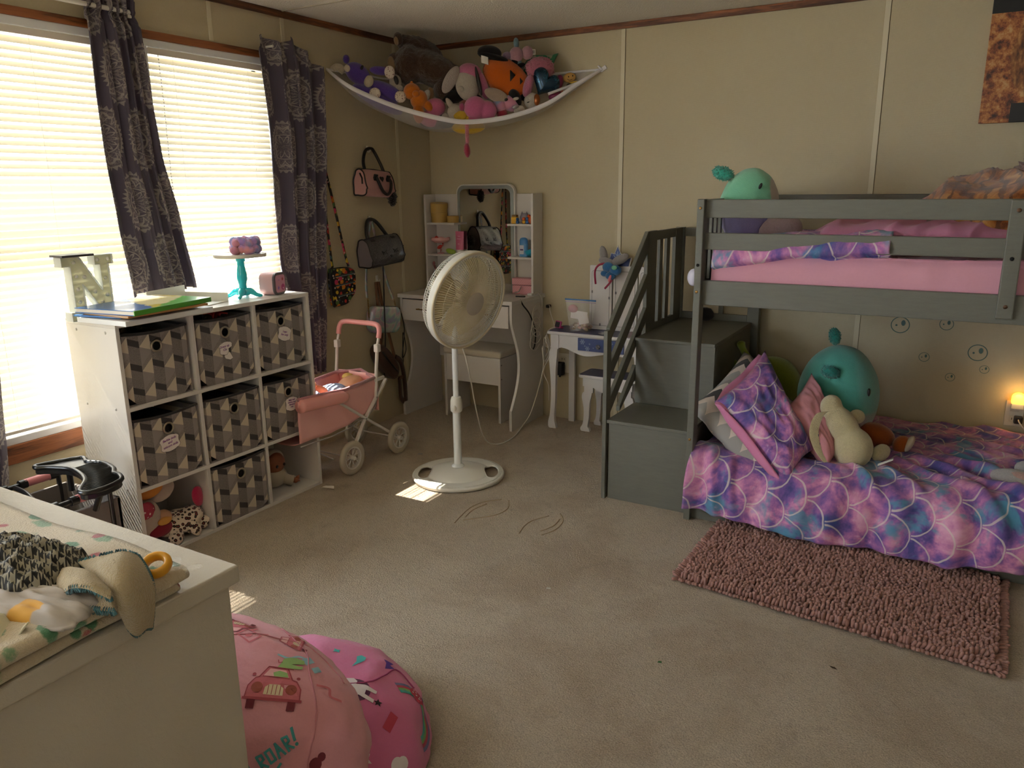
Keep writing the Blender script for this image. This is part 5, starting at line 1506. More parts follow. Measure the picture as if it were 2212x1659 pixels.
def toy_block(at, d, m, label, name='toy_figure', extra=None, rz=0):
    o = empty(name, at, rz, label, 'toy'); b = MB(); b.box((0, 0, d[2] / 2), d); b.build('body', m, o, bevel=min(d) * .18, seg=3)
    if extra: extra(o)
    return o
yel = mat('toy_yellow', '#d9a51f', rough=.4); gry = mat('toy_grey', '#8b8592', rough=.5); blu = mat('toy_blue', '#2f5f9e', rough=.4); org = mat('toy_orange', '#d2591f', rough=.4)
def top_y(o):
    b = MB(); b.box((0, 0, .043), (.03, .026, .012)); b.build('roof', mat('toy_brown', '#7b5a25', rough=.5), o, bevel=.002)
toy_block((-2.258, 3.905, 1.1325), (.036, .03, .038), yel, 'yellow toy house with a brown roof, top right hutch shelf', extra=top_y)
o = empty('toy_cat', (-2.208, 3.925, 1.1325), label='grey toy cat head with pointed ears, top right hutch shelf', cat='toy')
b = MB(); b.ball((0, 0, .034), (.026, .02, .024), 18); b.build('head', gry, o, smooth=180); b = MB(); b.ball((0, 0, .012), (.018, .016, .014), 14); b.build('body', gry, o, smooth=180)
for s in (-1, 1):
    b = MB(); b.lathe([(.008, 0), (.0005, .018)], 8, Matrix.Translation((s * .015, 0, .050))); b.build('ear', gry, o)
for i, (x, y, m_, r, lab) in enumerate(((-2.233, 3.890, blu, .012, 'tiny blue toy figure between the yellow house and the grey cat'), (-2.192, 3.890, yel, .013, 'tiny yellow toy figure in front of the grey cat'), (-2.172, 3.893, blu, .013, 'tiny dark blue toy figure left of the orange toy'))):
    o = empty('toy_figure', (x, y, 1.1325), label=lab, cat='toy'); b = MB(); b.ball((0, 0, r * .8), (r * .9, r * .7, r * .85), 12); b.build('body', m_, o, smooth=180); b = MB(); b.ball((0, 0, r * 2.1), r * .75, 12); b.build('head', org if i == 1 else m_, o, smooth=180)
o = empty('toy_figure', (-2.150, 3.898, 1.1325), label='orange toy figure at the right end of the top hutch shelf', cat='toy'); b = MB(); b.ball((0, 0, .022), (.018, .014, .023), 16); b.build('body', org, o, smooth=180); b = MB(); b.ball((-.012, 0, .042), .010, 12); b.build('head', org, o, smooth=180)
o = empty('deodorant_stick', (-2.208, 3.915, .9475), label='blue deodorant stick with a domed cap, lower right hutch shelf', cat='deodorant')
def oval(w, d): return lambda z, s=1: [(w * s * cos(2 * pi * k / 24), d * s * sin(2 * pi * k / 24), z) for k in range(24)]
b = MB(); rings = [(.0, .95), (.004, 1), (.07, 1), (.074, .96)]; ov = oval(.027, .016)
def stack(b, rings, ov):
    vs = []; fs = []
    for z, s in rings: vs += ov(z, s)
    for i in range(len(rings) - 1):
        for k in range(24): l = (k + 1) % 24; fs.append((i * 24 + k, i * 24 + l, (i + 1) * 24 + l, (i + 1) * 24 + k))
    fs.append(tuple(range((len(rings) - 1) * 24, len(rings) * 24))); b.add(vs, fs)
stack(b, rings, ov); b.build('body', mat('deodorant_blue', '#5d93c9', rough=.35), o, smooth=50)
b = MB(); stack(b, [(.074, .98), (.090, .97), (.102, .8), (.107, .45), (.108, .1)], ov); b.build('cap', mat('deodorant_cap', '#4b86c4', rough=.3), o, smooth=60)
b = MB(); b.box((-.004, -.0162, .040), (.026, .0012, .05)); b.build('label', mat('label_white', '#c9cad6', rough=.5), o); b = MB(); b.box((-.004, -.017, .040), (.020, .0008, .008)); b.build('label_band', mat('label_purple', '#4a2f6b', rough=.5), o)
tag(lathe_obj('bowl', [(.012, 0), (.03, .012), (.036, .034), (.034, .034), (.028, .014), (.01, .003)], mat('bowl_turquoise', '#1f9ac0', rough=.3), (-2.152, 3.912, .956), rot=(0, -.35, 0)), 'small turquoise bowl tilted beside the deodorant stick', 'bowl')
def m_case():
    def f():
        x, y, z = xyz(coord('Object')); g = ((((x + z) * 70).frac() - .5).abs().step(.44, .48) + (((x - z) * 70).frac() - .5).abs().step(.44, .48)).clamp()
        return mixc('#d08c98', '#e3b3b8', g)
    return mat('pink_case', fn=f, rough=.5)
o = empty('vanity_case', (-2.20, 3.905, .7355), label='pink quilted case with a chrome handle on the vanity desk', cat='case')
b = MB(); b.box((0, 0, .026), (.128, .06, .052)); b.build('base', m_case(), o, bevel=.004); b = MB(); b.box((0, 0, .073), (.130, .062, .038)); b.build('lid', m_case(), o, bevel=.004)
b = MB(); b.tube(spline([(-.034, -.034, .016), (-.036, -.062, .010), (.0, -.066, .022), (.002, -.036, .048)], 6), .0032, 8); b.build('handle', mat('chrome', '#d5d5d5', rough=.1, metal=1), o, smooth=180)
o = empty('sticker_note', (-2.163, 3.9712, 1.268), label='translucent note with red dots stuck on the hutch back', cat='note')
b = MB(); b.box((0, 0, 0), (.056, .0008, .05), (0, .22, 0)); b.build('sheet', mat('note_film', '#d6d2cf', rough=.3), o)
for i in range(4):
    for k in range(5):
        if (i * 5 + k) % 7 == 6: continue
        p = Euler((0, .22, 0)).to_matrix() @ Vector((-.02 + .0095 * k, -.0008, .016 - .011 * i)); b = MB(); b.box(p, (.0055, .0006, .0022)); b.build('red_mark', mat('note_red', '#a94a44', rough=.6), o)
tag(MB().box((0, 0, .004), (.055, .014, .008)).build('comb', mat('black_comb', '#17161a', rough=.4), bevel=.002, at=(-2.155, 3.78, .7355)), 'small black comb lying on the right end of the vanity desk', 'comb').rotation_euler = (0, 0, .25)
# vanity stool
o = empty('vanity_stool', (-2.445, 3.80, 0), label='white box stool with a beige cushioned top under the vanity', cat='stool'); sc_ = Vector(o.location)
def so(name, lo, hi, m=vw, bev=.0015):
    b = MB(); b.span(Vector(lo) - sc_, Vector(hi) - sc_); return b.build(name, m, o, bevel=bev)
so('side_panel', (-2.640, 3.705, 0), (-2.624, 3.955, .383)); so('side_panel', (-2.266, 3.705, 0), (-2.250, 3.955, .383)); so('front_panel', (-2.624, 3.707, .225), (-2.266, 3.72, .383)); so('back_panel', (-2.624, 3.94, .225), (-2.266, 3.953, .383))
b = MB(); b.box((0, .03, .403), (.402, .262, .040)); b.build('cushion', fabric('cushion_cream', '#c9bfae', d=.0003), o, bevel=.014, seg=4, smooth=60)
for z in (.345, .262):
    b = MB(); b.ball((.196, -.082, z), (.002, .004, .004), 8); b.build('screw', mat('screw_dark', '#4a4744', rough=.4), o)

# ---------------------------------------------------------------- pedestal fan
fw = mat('fan_white', '#dcdad2', rough=.32, spec=.5); fc = mat('fan_cream', '#d8cdb2', rough=.42); fgrey = mat('fan_hub', '#b9b0a4', rough=.4)
FN = empty('pedestal_fan', (-1.992, 2.882, 0), label='white pedestal fan standing in the middle of the room, head turned right', cat='fan')
b = MB()
def base_f():
    n = 64; rings = [(.215, .004), (.216, .012), (.213, .018), (.20, .022)]
    vs = []; fs = []
    for r, z in rings:
        for k in range(n): a = 2 * pi * k / n; vs.append((r * cos(a), r * sin(a), z))
    for i in range(len(rings) - 1):
        for k in range(n): l = (k + 1) % n; fs.append((i * n + k, i * n + l, (i + 1) * n + l, (i + 1) * n + k))
    b.add(vs, fs)
base_f()
def slot(x, y):                                         # two carry-handle openings left and right of the pole
    q = abs(x * .86 + y * .51) ; p = abs(-x * .51 + y * .86)
    return ((q - .158) / .036) ** 2 + (p / .082) ** 2 < 1
nx = 90; vs = {}; V_ = []; F_ = []
def hgt(r): return .022 + .030 * max(0, 1 - (r / .15) ** 2) ** .8
for i in range(nx + 1):
    for j in range(nx + 1):
        x = -.205 + .41 * i / nx; y = -.205 + .41 * j / nx
        if hypot(x, y) <= .2065: vs[i, j] = len(V_); r = hypot(x, y); V_.append((x, y, hgt(r)))
for i in range(nx):
    for j in range(nx):
        k = [(i, j), (i + 1, j), (i + 1, j + 1), (i, j + 1)]
        x = -.205 + .41 * (i + .5) / nx; y = -.205 + .41 * (j + .5) / nx
        if all(q in vs for q in k) and not slot(x, y): F_.append([vs[q] for q in k])
b.add(V_, F_); b.build('base', fw, FN, smooth=50, solid=.003)
for s in (-1, 1):                                       # rounded rims of the openings
    pts = []
    for k in range(40):
        a = 2 * pi * k / 40; q = s * (.158 + .036 * cos(a)); p = .082 * sin(a); x = q * .86 - p * .51; y = q * .51 + p * .86
        pts.append((x, y, hgt(hypot(x, y)) - .002))
    b = MB(); b.tube(pts, .005, 8, closed=True); b.build('carry_handle_rim', fw, FN, smooth=180)
b = MB(); b.tube([(.211 * cos(2 * pi * k / 72), .211 * sin(2 * pi * k / 72), .014) for k in range(72)], .008, 8, closed=True); b.build('base_rim', fw, FN, smooth=180)
b = MB(); b.lathe([(.030, .045), (.030, .056), (.024, .062), (.0185, .066), (.0185, .345)], 28); b.build('lower_pole', mat('pole_white', '#dde0e2', rough=.25), FN, smooth=40)
b = MB(); b.lathe([(.0185, .318), (.027, .326), (.028, .345), (.027, .375), (.022, .392), (.014, .396)], 28); c = b.build('collar', fw, FN, smooth=40)
b = MB(); b.ball((.008, -.028, .345), (.010, .008, .014), 14); b.build('knob', fw, c, smooth=180)
b = MB(); b.lathe([(.0135, .39), (.0135, .80)], 24); b.build('upper_pole', mat('pole_white'), FN, smooth=40)
nrm = Vector((.955, -.20, -.235)).normalized()
hx_ = Vector((0, 0, 1)).cross(nrm).normalized(); hy_ = nrm.cross(hx_)
HM = Matrix((hx_, hy_, nrm)).transposed().to_4x4(); HM.translation = Vector((.092, -.022, .850))
def hb(b, name, m, smooth=40, parent=FN): return b.build(name, m, parent, smooth=smooth)
b = MB(); b.lathe([(.03, -.20), (.058, -.19), (.066, -.14), (.064, -.085), (.05, -.075)], 32, HM); hb(b, 'motor_housing', fw)
b = MB(); b.tube([HM @ Vector((0, -.03, -.13)), Vector((0, 0, .80)), Vector((0, 0, .77))], .02, 12); hb(b, 'neck', fw)
def ringt(b, r, z, t, n=96, k8=8): b.tube([HM @ Vector((r * cos(2 * pi * k / n), r * sin(2 * pi * k / n), z)) for k in range(n)], t, k8, closed=True)
b = MB(); b.lathe([(.214, -.022), (.222, -.020), (.224, -.006), (.222, .010), (.215, .013), (.205, .012), (.204, .006), (.212, .0)], 96, HM, caps=False); hb(b, 'cage_rim', fw)
b = MB(); ringt(b, .2185, .012, .0055); hb(b, 'front_ring', fc, 180)
def prof_f(t):                                           # front dome
    r = lerp(.052, .207, t); return r, .048 - .043 * t ** 2.6 + .004 * sin(pi * t)
b = MB(); n = 114
for k in range(n):
    a = 2 * pi * k / n
    pts = []
    for j in range(8):
        r, z = prof_f(j / 7); aa = a + .10 * (j / 7); pts.append(HM @ Vector((r * cos(aa), r * sin(aa), z)))
    b.tube(pts, .0016, 4, caps=False)
o = hb(b, 'front_grille', fc, 180); o['kind'] = 'stuff'
for t in (.24, .52, .77):
    b = MB(); r, z = prof_f(t); ringt(b, r, z - .001, .0013, k8=5); hb(b, 'grille_ring', fc, 180)
b = MB(); b.lathe([(.0, .053), (.040, .053), (.052, .050), (.056, .044), (.056, .040)], 48, HM, caps=False); hb(b, 'hub_disc', fgrey)
b = MB()
for k in range(n):
    a = 2 * pi * k / n; pts = []
    for r, z in ((.060, -.105), (.12, -.102), (.175, -.09), (.205, -.062), (.218, -.02)): pts.append(HM @ Vector((r * cos(a), r * sin(a), z)))
    b.tube(pts, .00135, 4, caps=False)
o = hb(b, 'rear_grille', fw, 180); o['kind'] = 'stuff'
for r, z in ((.12, -.102), (.205, -.062), (.214, -.042)):
    b = MB(); ringt(b, r, z, .0018, k8=5); hb(b, 'grille_ring', fw, 180)
blade_m = mat('fan_blade', '#d5c79f', rough=.35, translucent=.25)
for k in range(3):                                       # broad overlapping blades
    a0 = 2 * pi * k / 3 + .55; b = MB()
    def bl(u, v):
        r = lerp(.035, .190, v); a = a0 + (u - .5) * (1.35 + .25 * v) + .35 * v; w = 1.0
        rr_ = r * (1 - .10 * (2 * u - 1) ** 4 * v); z = -.045 + (u - .5) * .05 * (1 - .2 * v)
        return HM @ Vector((rr_ * cos(a), rr_ * sin(a), z))
    b.grid(16, 12, bl); b.build('blade', blade_m, FN, smooth=180, solid=.002)
b = MB(); b.lathe([(.001, -.015), (.034, -.016), (.040, -.03), (.040, -.07)], 28, HM); hb(b, 'blade_hub', fc)
FL = Vector(FN.location)
cord = spline([Vector((-1.985, 2.895, .70)), Vector((-1.955, 2.93, .535)), Vector((-2.02, 3.10, .25)), Vector((-2.08, 3.25, .08)), Vector((-2.105, 3.36, .005)), Vector((-2.055, 3.39, .005)), Vector((-2.055, 3.51, .005)), Vector((-2.09, 3.66, .012)), Vector((-2.085, 3.76, .07)), Vector((-2.05, 3.79, .21)), Vector((-2.02, 3.80, .35)), Vector((-2.03, 3.81, .46)), Vector((-2.015, 3.90, .42)), Vector((-2.005, 3.97, .355))], 8)
b = MB(); b.tube([p - FL for p in cord], .0032, 7); b.build('power_cord', mat('cord_white', '#d8d2c8', rough=.4), FN, smooth=180)
# loose cords hanging at the vanity's side
wcord = mat('cord_white'); bcord = mat('cord_black', '#1a191b', rough=.5)
def cordobj(pts, r, m, label, n=8):
    b = MB(); b.tube(spline(pts, n), r, 6); return tag(b.build('cord', m, smooth=180), label, 'cord')
cordobj([(-2.112, 3.70, .735), (-2.104, 3.72, .70), (-2.102, 3.79, .64), (-2.10, 3.85, .54), (-2.10, 3.845, .46), (-2.10, 3.825, .435)], .0042, bcord, 'black beaded light cord hanging down the right side of the vanity')
coil = []
for k in range(26):
    t = k / 25; coil.append((-2.095 + .006 * sin(k), 3.86 + .055 * cos(k * 1.25) - .02 * t, .66 - .20 * t + .045 * sin(k * 1.25)))
cordobj([(-2.15, 3.88, .748), (-2.105, 3.90, .745), (-2.098, 3.93, .70)] + coil, .0022, wcord, 'white cord looped in a loose coil on the right side of the vanity', 6)
cordobj([(-2.01, 3.975, .30), (-2.012, 3.93, .40), (-2.0, 3.90, .55), (-2.04, 3.92, .64), (-2.06, 3.95, .67), (-2.09, 3.965, .665)], .0026, wcord, 'white cord with a black plug rising from the wall outlet to the vanity')
cordobj([(-1.955, 3.84, .575), (-1.985, 3.80, .56), (-2.005, 3.80, .50), (-1.985, 3.81, .42), (-2.02, 3.80, .32), (-2.0, 3.82, .24), (-2.005, 3.84, .14)], .0024, wcord, 'white charging cord hanging from the pink watch past the table leg')
bun = [(-2.03 + .022 * cos(k * 2.1), 3.86 + .012 * sin(k * 1.7), .46 + .07 * sin(k * 2.1) - .002 * k) for k in range(22)]
cordobj(bun, .0026, wcord, 'bundled white cord tied up between the vanity and the small table', 5)
b = MB(); b.box((0, 0, 0), (.03, .045, .012)); tag(b.build('cord_switch', fw, bevel=.003, at=(-2.135, 3.87, .742)), 'white inline cord switch on the corner of the vanity', 'switch')
b = MB(); b.box((0, 0, 0), (.022, .03, .018)); tag(b.build('plug', bcord, bevel=.004, at=(-2.075, 3.965, .665)), 'black plug on the cord beside the vanity top', 'plug')
def outlet(name, x, z, w=.07, hh=.115):
    o = structure(empty(name, (x, YB, z))); b = MB(); b.box((0, -.003, 0), (w, .006, hh)); b.build('cover_plate', mat('plate_ivory', '#cfc6b2', rough=.4), o, bevel=.002)
    for dz in (-.024, .024):
        b = MB(); b.box((0, -.0065, dz), (.034, .002, .028)); b.build('socket', mat('socket_ivory', '#c5bba6', rough=.4), o, bevel=.004)
        for dx in (-.007, .007):
            b = MB(); b.box((dx, -.008, dz), (.0025, .002, .009)); b.build('slot', dark_hole, o)
    return o
outlet('trim_60', -1.985, .335); outlet('trim_61', .245, .335)
o = empty('power_adapter', (-1.995, YB - .03, .305), label='black power adapter plugged in behind the small table leg', cat='adapter'); b = MB(); b.box((0, 0, 0), (.045, .045, .075)); b.build('body', bcord, o, bevel=.006); b = MB(); b.tube([(0, 0, -.035), (0, -.004, -.05)], .006, 8); b.build('strain_relief', bcord, o)

# ---------------------------------------------------------------- snowflake play table, stool and folding mirror
snow_w = mat('play_white', '#d9d6d6', rough=.35); snow_b = mat('play_blue', '#46568c', rough=.5)
def m_top():
    def f():
        d = tvor(coord('Object'), 11); n = tnoise(coord('Object'), 300, 2)
        return mixc(mixc('#3c3f63', '#4d5078', n), '#8a93b8', d.step(.10, .05) * .5)
    return mat('starry_blue_top', fn=f, rough=.4)
T_ = empty('play_table', (-1.69, 3.87, 0), label='white child play table with a blue snowflake drawer and curved legs', cat='table'); tcn = Vector(T_.location)
def top_slab(o, x0, x1, y0, y1, z0, z1, mm, c, r=.02):
    P_ = [(x + (x0 + x1) / 2 - c.x, y + (y0 + y1) / 2 - c.y) for x, y in rr_outline(x1 - x0, y1 - y0, r)]
    b = MB(); b.prism(P_, z1 - z0 - .001, Matrix.Translation((0, 0, z0))); b.build('table_top', snow_w, o, bevel=.003)
    b = MB(); b.prism([(x * .97, y * .94) for x, y in P_], .0015, Matrix.Translation((0, 0, z1 - .001))); b.build('top_print', mm, o)
top_slab(T_, -1.985, -1.405, 3.765, 3.972, .543, .561, m_top(), tcn)
def apron(o, x0, x1, y, z0, z1, c, m=snow_w, drop=.022):
    b = MB(); P_ = [(x0, z1), (x0, z0)]; n = 24
    for k in range(n + 1):
        t = k / n; P_.append((lerp(x0, x1, t), z0 - drop * (.5 - .5 * cos(2 * pi * min(1, max(0, t * 1.0)))) ** 1 + .010 * sin(pi * t * 4) * (1 if .1 < t < .9 else 0)))
    P_ += [(x1, z0), (x1, z1)]
    b.prism(P_[::-1], .014, Matrix.Translation(Vector((0, y, 0)) - c) @ MV); b.build('apron', m, o)
apron(T_, -1.965, -1.425, 3.794, .465, .543, tcn)
def cabriole(o, x, y, z1, c, sx=1, s=1.0, d=.024):
    """S-curved front leg cut from board"""
    zb = z1; b = MB(); b.box(Vector((x + sx * .013 * s, y - d / 2, z1 - .042)) - c, (.046 * s, d, .084)); b.build('leg_block', snow_w, o); z1 = z1 - .082
    P_ = [(-.010 * s, z1), (.030 * s, z1), (.028 * s, z1 - .02), (.020 * s, z1 * .75), (.018 * s, z1 * .60), (.016 * s, z1 * .35), (.010 * s, z1 * .14), (.016 * s, .02), (.018 * s, 0),
          (-.022 * s, 0), (-.028 * s, z1 * .08), (-.018 * s, z1 * .17), (-.012 * s, z1 * .33), (-.012 * s, z1 * .6), (-.022 * s, z1 * .85), (-.018 * s, z1 * .97)]
    Q = [(p.x, p.y) for p in spline([(a * sx, b_, 0) for a, b_ in P_[1:] + P_[:1]], 4)]
    Q = [(a, max(0.0, min(z1, z))) for a, z in Q]
    if sx < 0: Q = Q[::-1]
    b = MB(); b.prism(Q, d, Matrix.Translation(Vector((x, y, 0)) - c) @ MV); b.build('leg', snow_w, o)
cabriole(T_, -1.950, 3.80, .545, tcn); cabriole(T_, -1.44, 3.80, .545, tcn, -1)
for x in (-1.93, -1.46):
    b = MB(); b.box(Vector((x + .015, 3.955, .271)) - tcn, (.036, .018, .543)); b.build('leg', snow_w, T_, bevel=.001)
b = MB(); b.box(Vector((-1.66, 3.773, .502)) - tcn, (.265, .010, .068)); dr = b.build('drawer', snow_b, T_, bevel=.001)
def snowflake(r, w, n=6):
    out = []
    for k in range(n):
        a = 2 * pi * k / n; out += strip2([(0, 0), (r * cos(a), r * sin(a))], w)
        for s in (-1, 1): out += strip2([(r * .6 * cos(a), r * .6 * sin(a)), (r * .6 * cos(a) + r * .3 * cos(a + s * .9), r * .6 * sin(a) + r * .3 * sin(a + s * .9))], w * .8)
    return out
ice = mat('ice_print', '#93a3c6', rough=.5)
for x, z, r in ((-1.765, .517, .014), (-1.735, .482, .013), (-1.722, .508, .005), (-1.70, .488, .004), (-1.60, .520, .012), (-1.575, .485, .013), (-1.62, .480, .009), (-1.75, .495, .004)):
    b = MB()
    for q in snowflake(r, r * .22): b.prism(q, .0006, Matrix.Translation(Vector((x, 3.7678, z)) - tcn) @ MV)
    b.build('snowflake_print', ice, dr)
b = MB(); b.tube([Vector((-1.665, 3.768, .500)) - tcn, Vector((-1.665, 3.752, .500)) - tcn], .005, 10)
for k in range(6): a = pi / 3 * k; b.ball(Vector((-1.665 + .009 * cos(a), 3.749, .50 + .009 * sin(a))) - tcn, (.005, .004, .005), 8)
b.build('drawer_knob', mat('silver_knob', '#9a9aa2', rough=.3, metal=.8), dr, smooth=180)
S_ = empty('play_stool', (-1.63, 3.88, 0), label='small white stool with a blue starry seat beneath the play table', cat='stool'); scn = Vector(S_.location)
top_slab(S_, -1.805, -1.455, 3.795, 3.97, .309, .326, m_top(), scn)
apron(S_, -1.775, -1.485, 3.815, .262, .309, scn, drop=.018)
for x, sx in ((-1.757, 1), (-1.503, -1)):
    cabriole(S_, x, 3.825, .31, scn, sx, 1.15, .02); cabriole(S_, x + .012 * sx, 3.965, .31, scn, sx, .9, .02)
G_ = empty('folding_mirror', (-1.60, 3.925, .5625), label='white backed folding mirror with clips standing on the play table', cat='mirror')
for x0, x1, a in ((-.192, -.062, .08), (-.054, .085, 0), (.092, .20, -.1)):
    b = MB(); b.prism([(x, z) for x, z in [(q[0] + (x0 + x1) / 2, q[1] + .178) for q in rr_outline(x1 - x0, .352, .006)]], .012, MV); pn = b.build('panel', snow_w, G_, bevel=.0015)
    b = MB(); b.tube([(q[0] + (x0 + x1) / 2, -.0125, q[1] + .175) for q in rr_outline((x1 - x0) * .80, .30, .012)], .0012, 4, closed=True); b.build('groove_line', mat('groove_grey', '#8d8b90', rough=.5), pn)
    for dz, dx in ((.18, .4), (.21, -.38), (.03, 0), (.30, .25)):
        b = MB(); b.box(((x0 + x1) / 2 + dx * (x1 - x0), -.014, dz), (.008, .004, .014)); b.build('clip', mat('clip_grey', '#77757a', rough=.4), pn, bevel=.001)
crown = [(-.062, .0), (-.075, .055), (-.045, .042), (-.036, .075), (-.018, .070), (0, .112), (.018, .070), (.036, .075), (.045, .042), (.075, .055), (.062, 0)]
crown = [(x, z + .345) for x, z in crown]
b = MB(); b.prism([(x * 1.08, (z - .38) * 1.08 + .38) for x, z in crown], .006, Matrix.Translation((-.035, .004, 0)) @ MV); cr = b.build('crown_panel', snow_w, G_)
b = MB(); b.prism(crown, .001, Matrix.Translation((-.035, -.0025, 0)) @ MV); b.build('crown_print', snow_b, cr)
b = MB()
for q in strip2([(0, .36), (0, .43)], .004) + strip2([(0, .385), (.022, .41)], .0035) + strip2([(0, .385), (-.022, .41)], .0035) + strip2([(0, .405), (.014, .422)], .003) + strip2([(0, .405), (-.014, .422)], .003) + strip2([(0, .365), (.045, .395)], .003) + strip2([(0, .365), (-.045, .395)], .003):
    b.prism(q, .0006, Matrix.Translation((-.035, -.0038, 0)) @ MV)
b.build('frost_print', ice, cr)
# novelty headband hung over the mirror: plain generic plush ears and bow
HBD = empty('plush_headband', (-1.665, 3.885, .87), label='red headband with grey fluffy ears and a blue plush bow hung over the mirror', cat='headband')
b = MB(); b.tube(spline([(-.075, -.01, -.05), (-.075, -.02, .02), (-.05, -.02, .055), (.0, -.01, .065), (.03, .0, .07)], 7), .0055, 8); b.tube(spline([(.035, -.02, .01), (.02, -.025, -.03), (-.012, -.03, -.07)], 6), .0055, 8); b.build('band', mat('crimson_band', '#a32247', rough=.4), HBD, smooth=180)
gfur = plush('grey_fur', '#9c9796', d=.003)
for p, r, q in (((-.04, .012, .105), (.022, .016, .05), (0, -.25, 0)), ((.06, .0, .085), (.055, .018, .024), (0, -.45, 0)), ((-.015, 0, .07), (.05, .018, .022), (0, .25, 0))):
    b = MB(); b.ball(p, r, 20, q, lambda d: 1 + .06 * noise.noise(d * 6)); b.build('ear', gfur, HBD, smooth=180)
bfur = plush('blue_plush', '#3f78ad', d=.002)
for p, r in (((.0, -.02, .045), (.032, .02, .026)), ((.045, -.025, .03), (.034, .022, .028)), ((.02, -.028, .0), (.03, .02, .022)), ((-.02, -.02, .01), (.022, .016, .016))):
    b = MB(); b.ball(p, r, 18, None, lambda d: 1 + .08 * noise.noise(d * 4)); b.build('bow_loop', bfur, HBD, smooth=180)
b = MB(); b.ball((.047, -.046, .045), (.016, .006, .012), 12); b.build('green_patch', mat('mint_patch', '#7fc09a', rough=.8), HBD, smooth=180)
b = MB(); b.ball((.024, -.05, -.012), (.008, .005, .02), 12, (0, .3, 0)); b.build('pink_ribbon', mat('ribbon_pink', '#d9747f', rough=.7), HBD, smooth=180)
# zip bag of bits
ZB = empty('zip_bag', (-1.815, 3.845, .562), label='clear zip bag with a blue strip, filled with beige bits and white cards', cat='bag')
film = mat('bag_film', '#ffffff', rough=.06, alpha=.16, spec=1.0)
def zf(sg):
    def f(u, v):
        x = (u - .5) * lerp(.125, .185, v ** .8); t = .045 * (1 - v) ** .7 * (1 - (2 * u - 1) ** 4); return Vector((x, sg * t + .004 * noise.noise(Vector((u * 6, v * 7, sg))), .003 + .172 * v))
    return f
b = MB(); b.grid(22, 22, zf(-1)); b.grid(22, 22, zf(1)); b.build('film', film, ZB, smooth=180)
b = MB(); b.box((0, -.002, .170), (.186, .004, .008)); b.build('zip_strip', mat('zip_blue', '#2f6aa8', rough=.3), ZB); b = MB(); b.box((0, -.002, .158), (.184, .003, .004)); b.build('zip_strip', mat('zip_lilac', '#9a86a8', rough=.3), ZB)
bits = [mat('bit_tan', '#b89a7c', rough=.7), mat('bit_rose', '#b88b80', rough=.7), mat('bit_brown', '#7d6653', rough=.7)]; rr = random.Random(5)
for k in range(24):
    b = MB(); b.ball((rr.uniform(-.055, .055), rr.uniform(-.028, .028), rr.uniform(.008, .036)), (rr.uniform(.008, .016), rr.uniform(.006, .012), rr.uniform(.006, .011)), 9, (rr.random(), rr.random(), rr.random())); b.build('shell_bit', bits[k % 3], ZB, smooth=60)
b = MB(); b.box((-.01, .004, .085), (.10, .001, .045), (0, .08, 0)); b.build('paper_card', card, ZB); b = MB(); b.box((.02, -.008, .07), (.06, .001, .06), (0, -.25, 0)); b.build('paper_card', card, ZB); b = MB(); b.ball((-.045, .0, .12), (.03, .012, .022), 14); b.build('pink_tissue', mat('tissue_pink', '#c9949c', rough=.8), ZB, smooth=180)
WT = empty('smart_watch', (-1.945, 3.835, .5625), -.15, 'pink child smart watch with a dark screen on the play table corner', 'watch')
b = MB(); b.box((0, 0, .026), (.040, .012, .040), (-.25, .1, 0)); b.build('case', mat('watch_pink', '#b03a78', rough=.4), WT, bevel=.005, seg=3); b = MB(); b.box((-.0006, -.0068, .027), (.030, .002, .030), (-.25, .1, 0)); b.build('screen', mat('watch_screen', '#2a2b31', rough=.1), WT, bevel=.001)
b = MB(); b.tube(spline([(.01, .006, .012), (.014, .02, .006), (0, .034, .005), (-.014, .02, .006), (-.01, .006, .012)], 5), .006, 8); b.build('strap', mat('watch_pink'), WT, smooth=180)
o = tag(MB().lathe([(.001, 0), (.034, 0), (.036, .003), (.034, .006), (.001, .006)], 28).build('round_tin', mat('tin_silver', '#a9abb0', rough=.25, metal=.8), smooth=40, at=(-1.655, 3.81, .5625)), 'round silver tin on the play table behind the handrail post', 'tin')
book('magazine', -1.50, 3.84, .5625, .10, .14, .008, .35, mat('mag_cover', '#6d3d42', rough=.3), 'dark red booklet on the play table behind the stair rails')
for k in range(5):
    pass
b = MB(); b.ball((0, 0, .03), (.045, .03, .034), 18, None, lambda d: 1 + .08 * noise.noise(d * 3)); tag(b.build('black_pouch', fabric('black_pouch', '#171618'), smooth=180, at=(-1.13, 3.87, .669)), 'dark soft pouch on the upper stair step by the wall', 'pouch')
b = MB(); b.ball((0, 0, 0), (.024, .02, .034), 18); tag(b.build('night_lamp', mat('lamp_white', '#c9c6d6', rough=.4), smooth=180, at=(-.925, 2.985, .985)), 'small white rounded plug lamp peeping out left of the bed post', 'lamp')
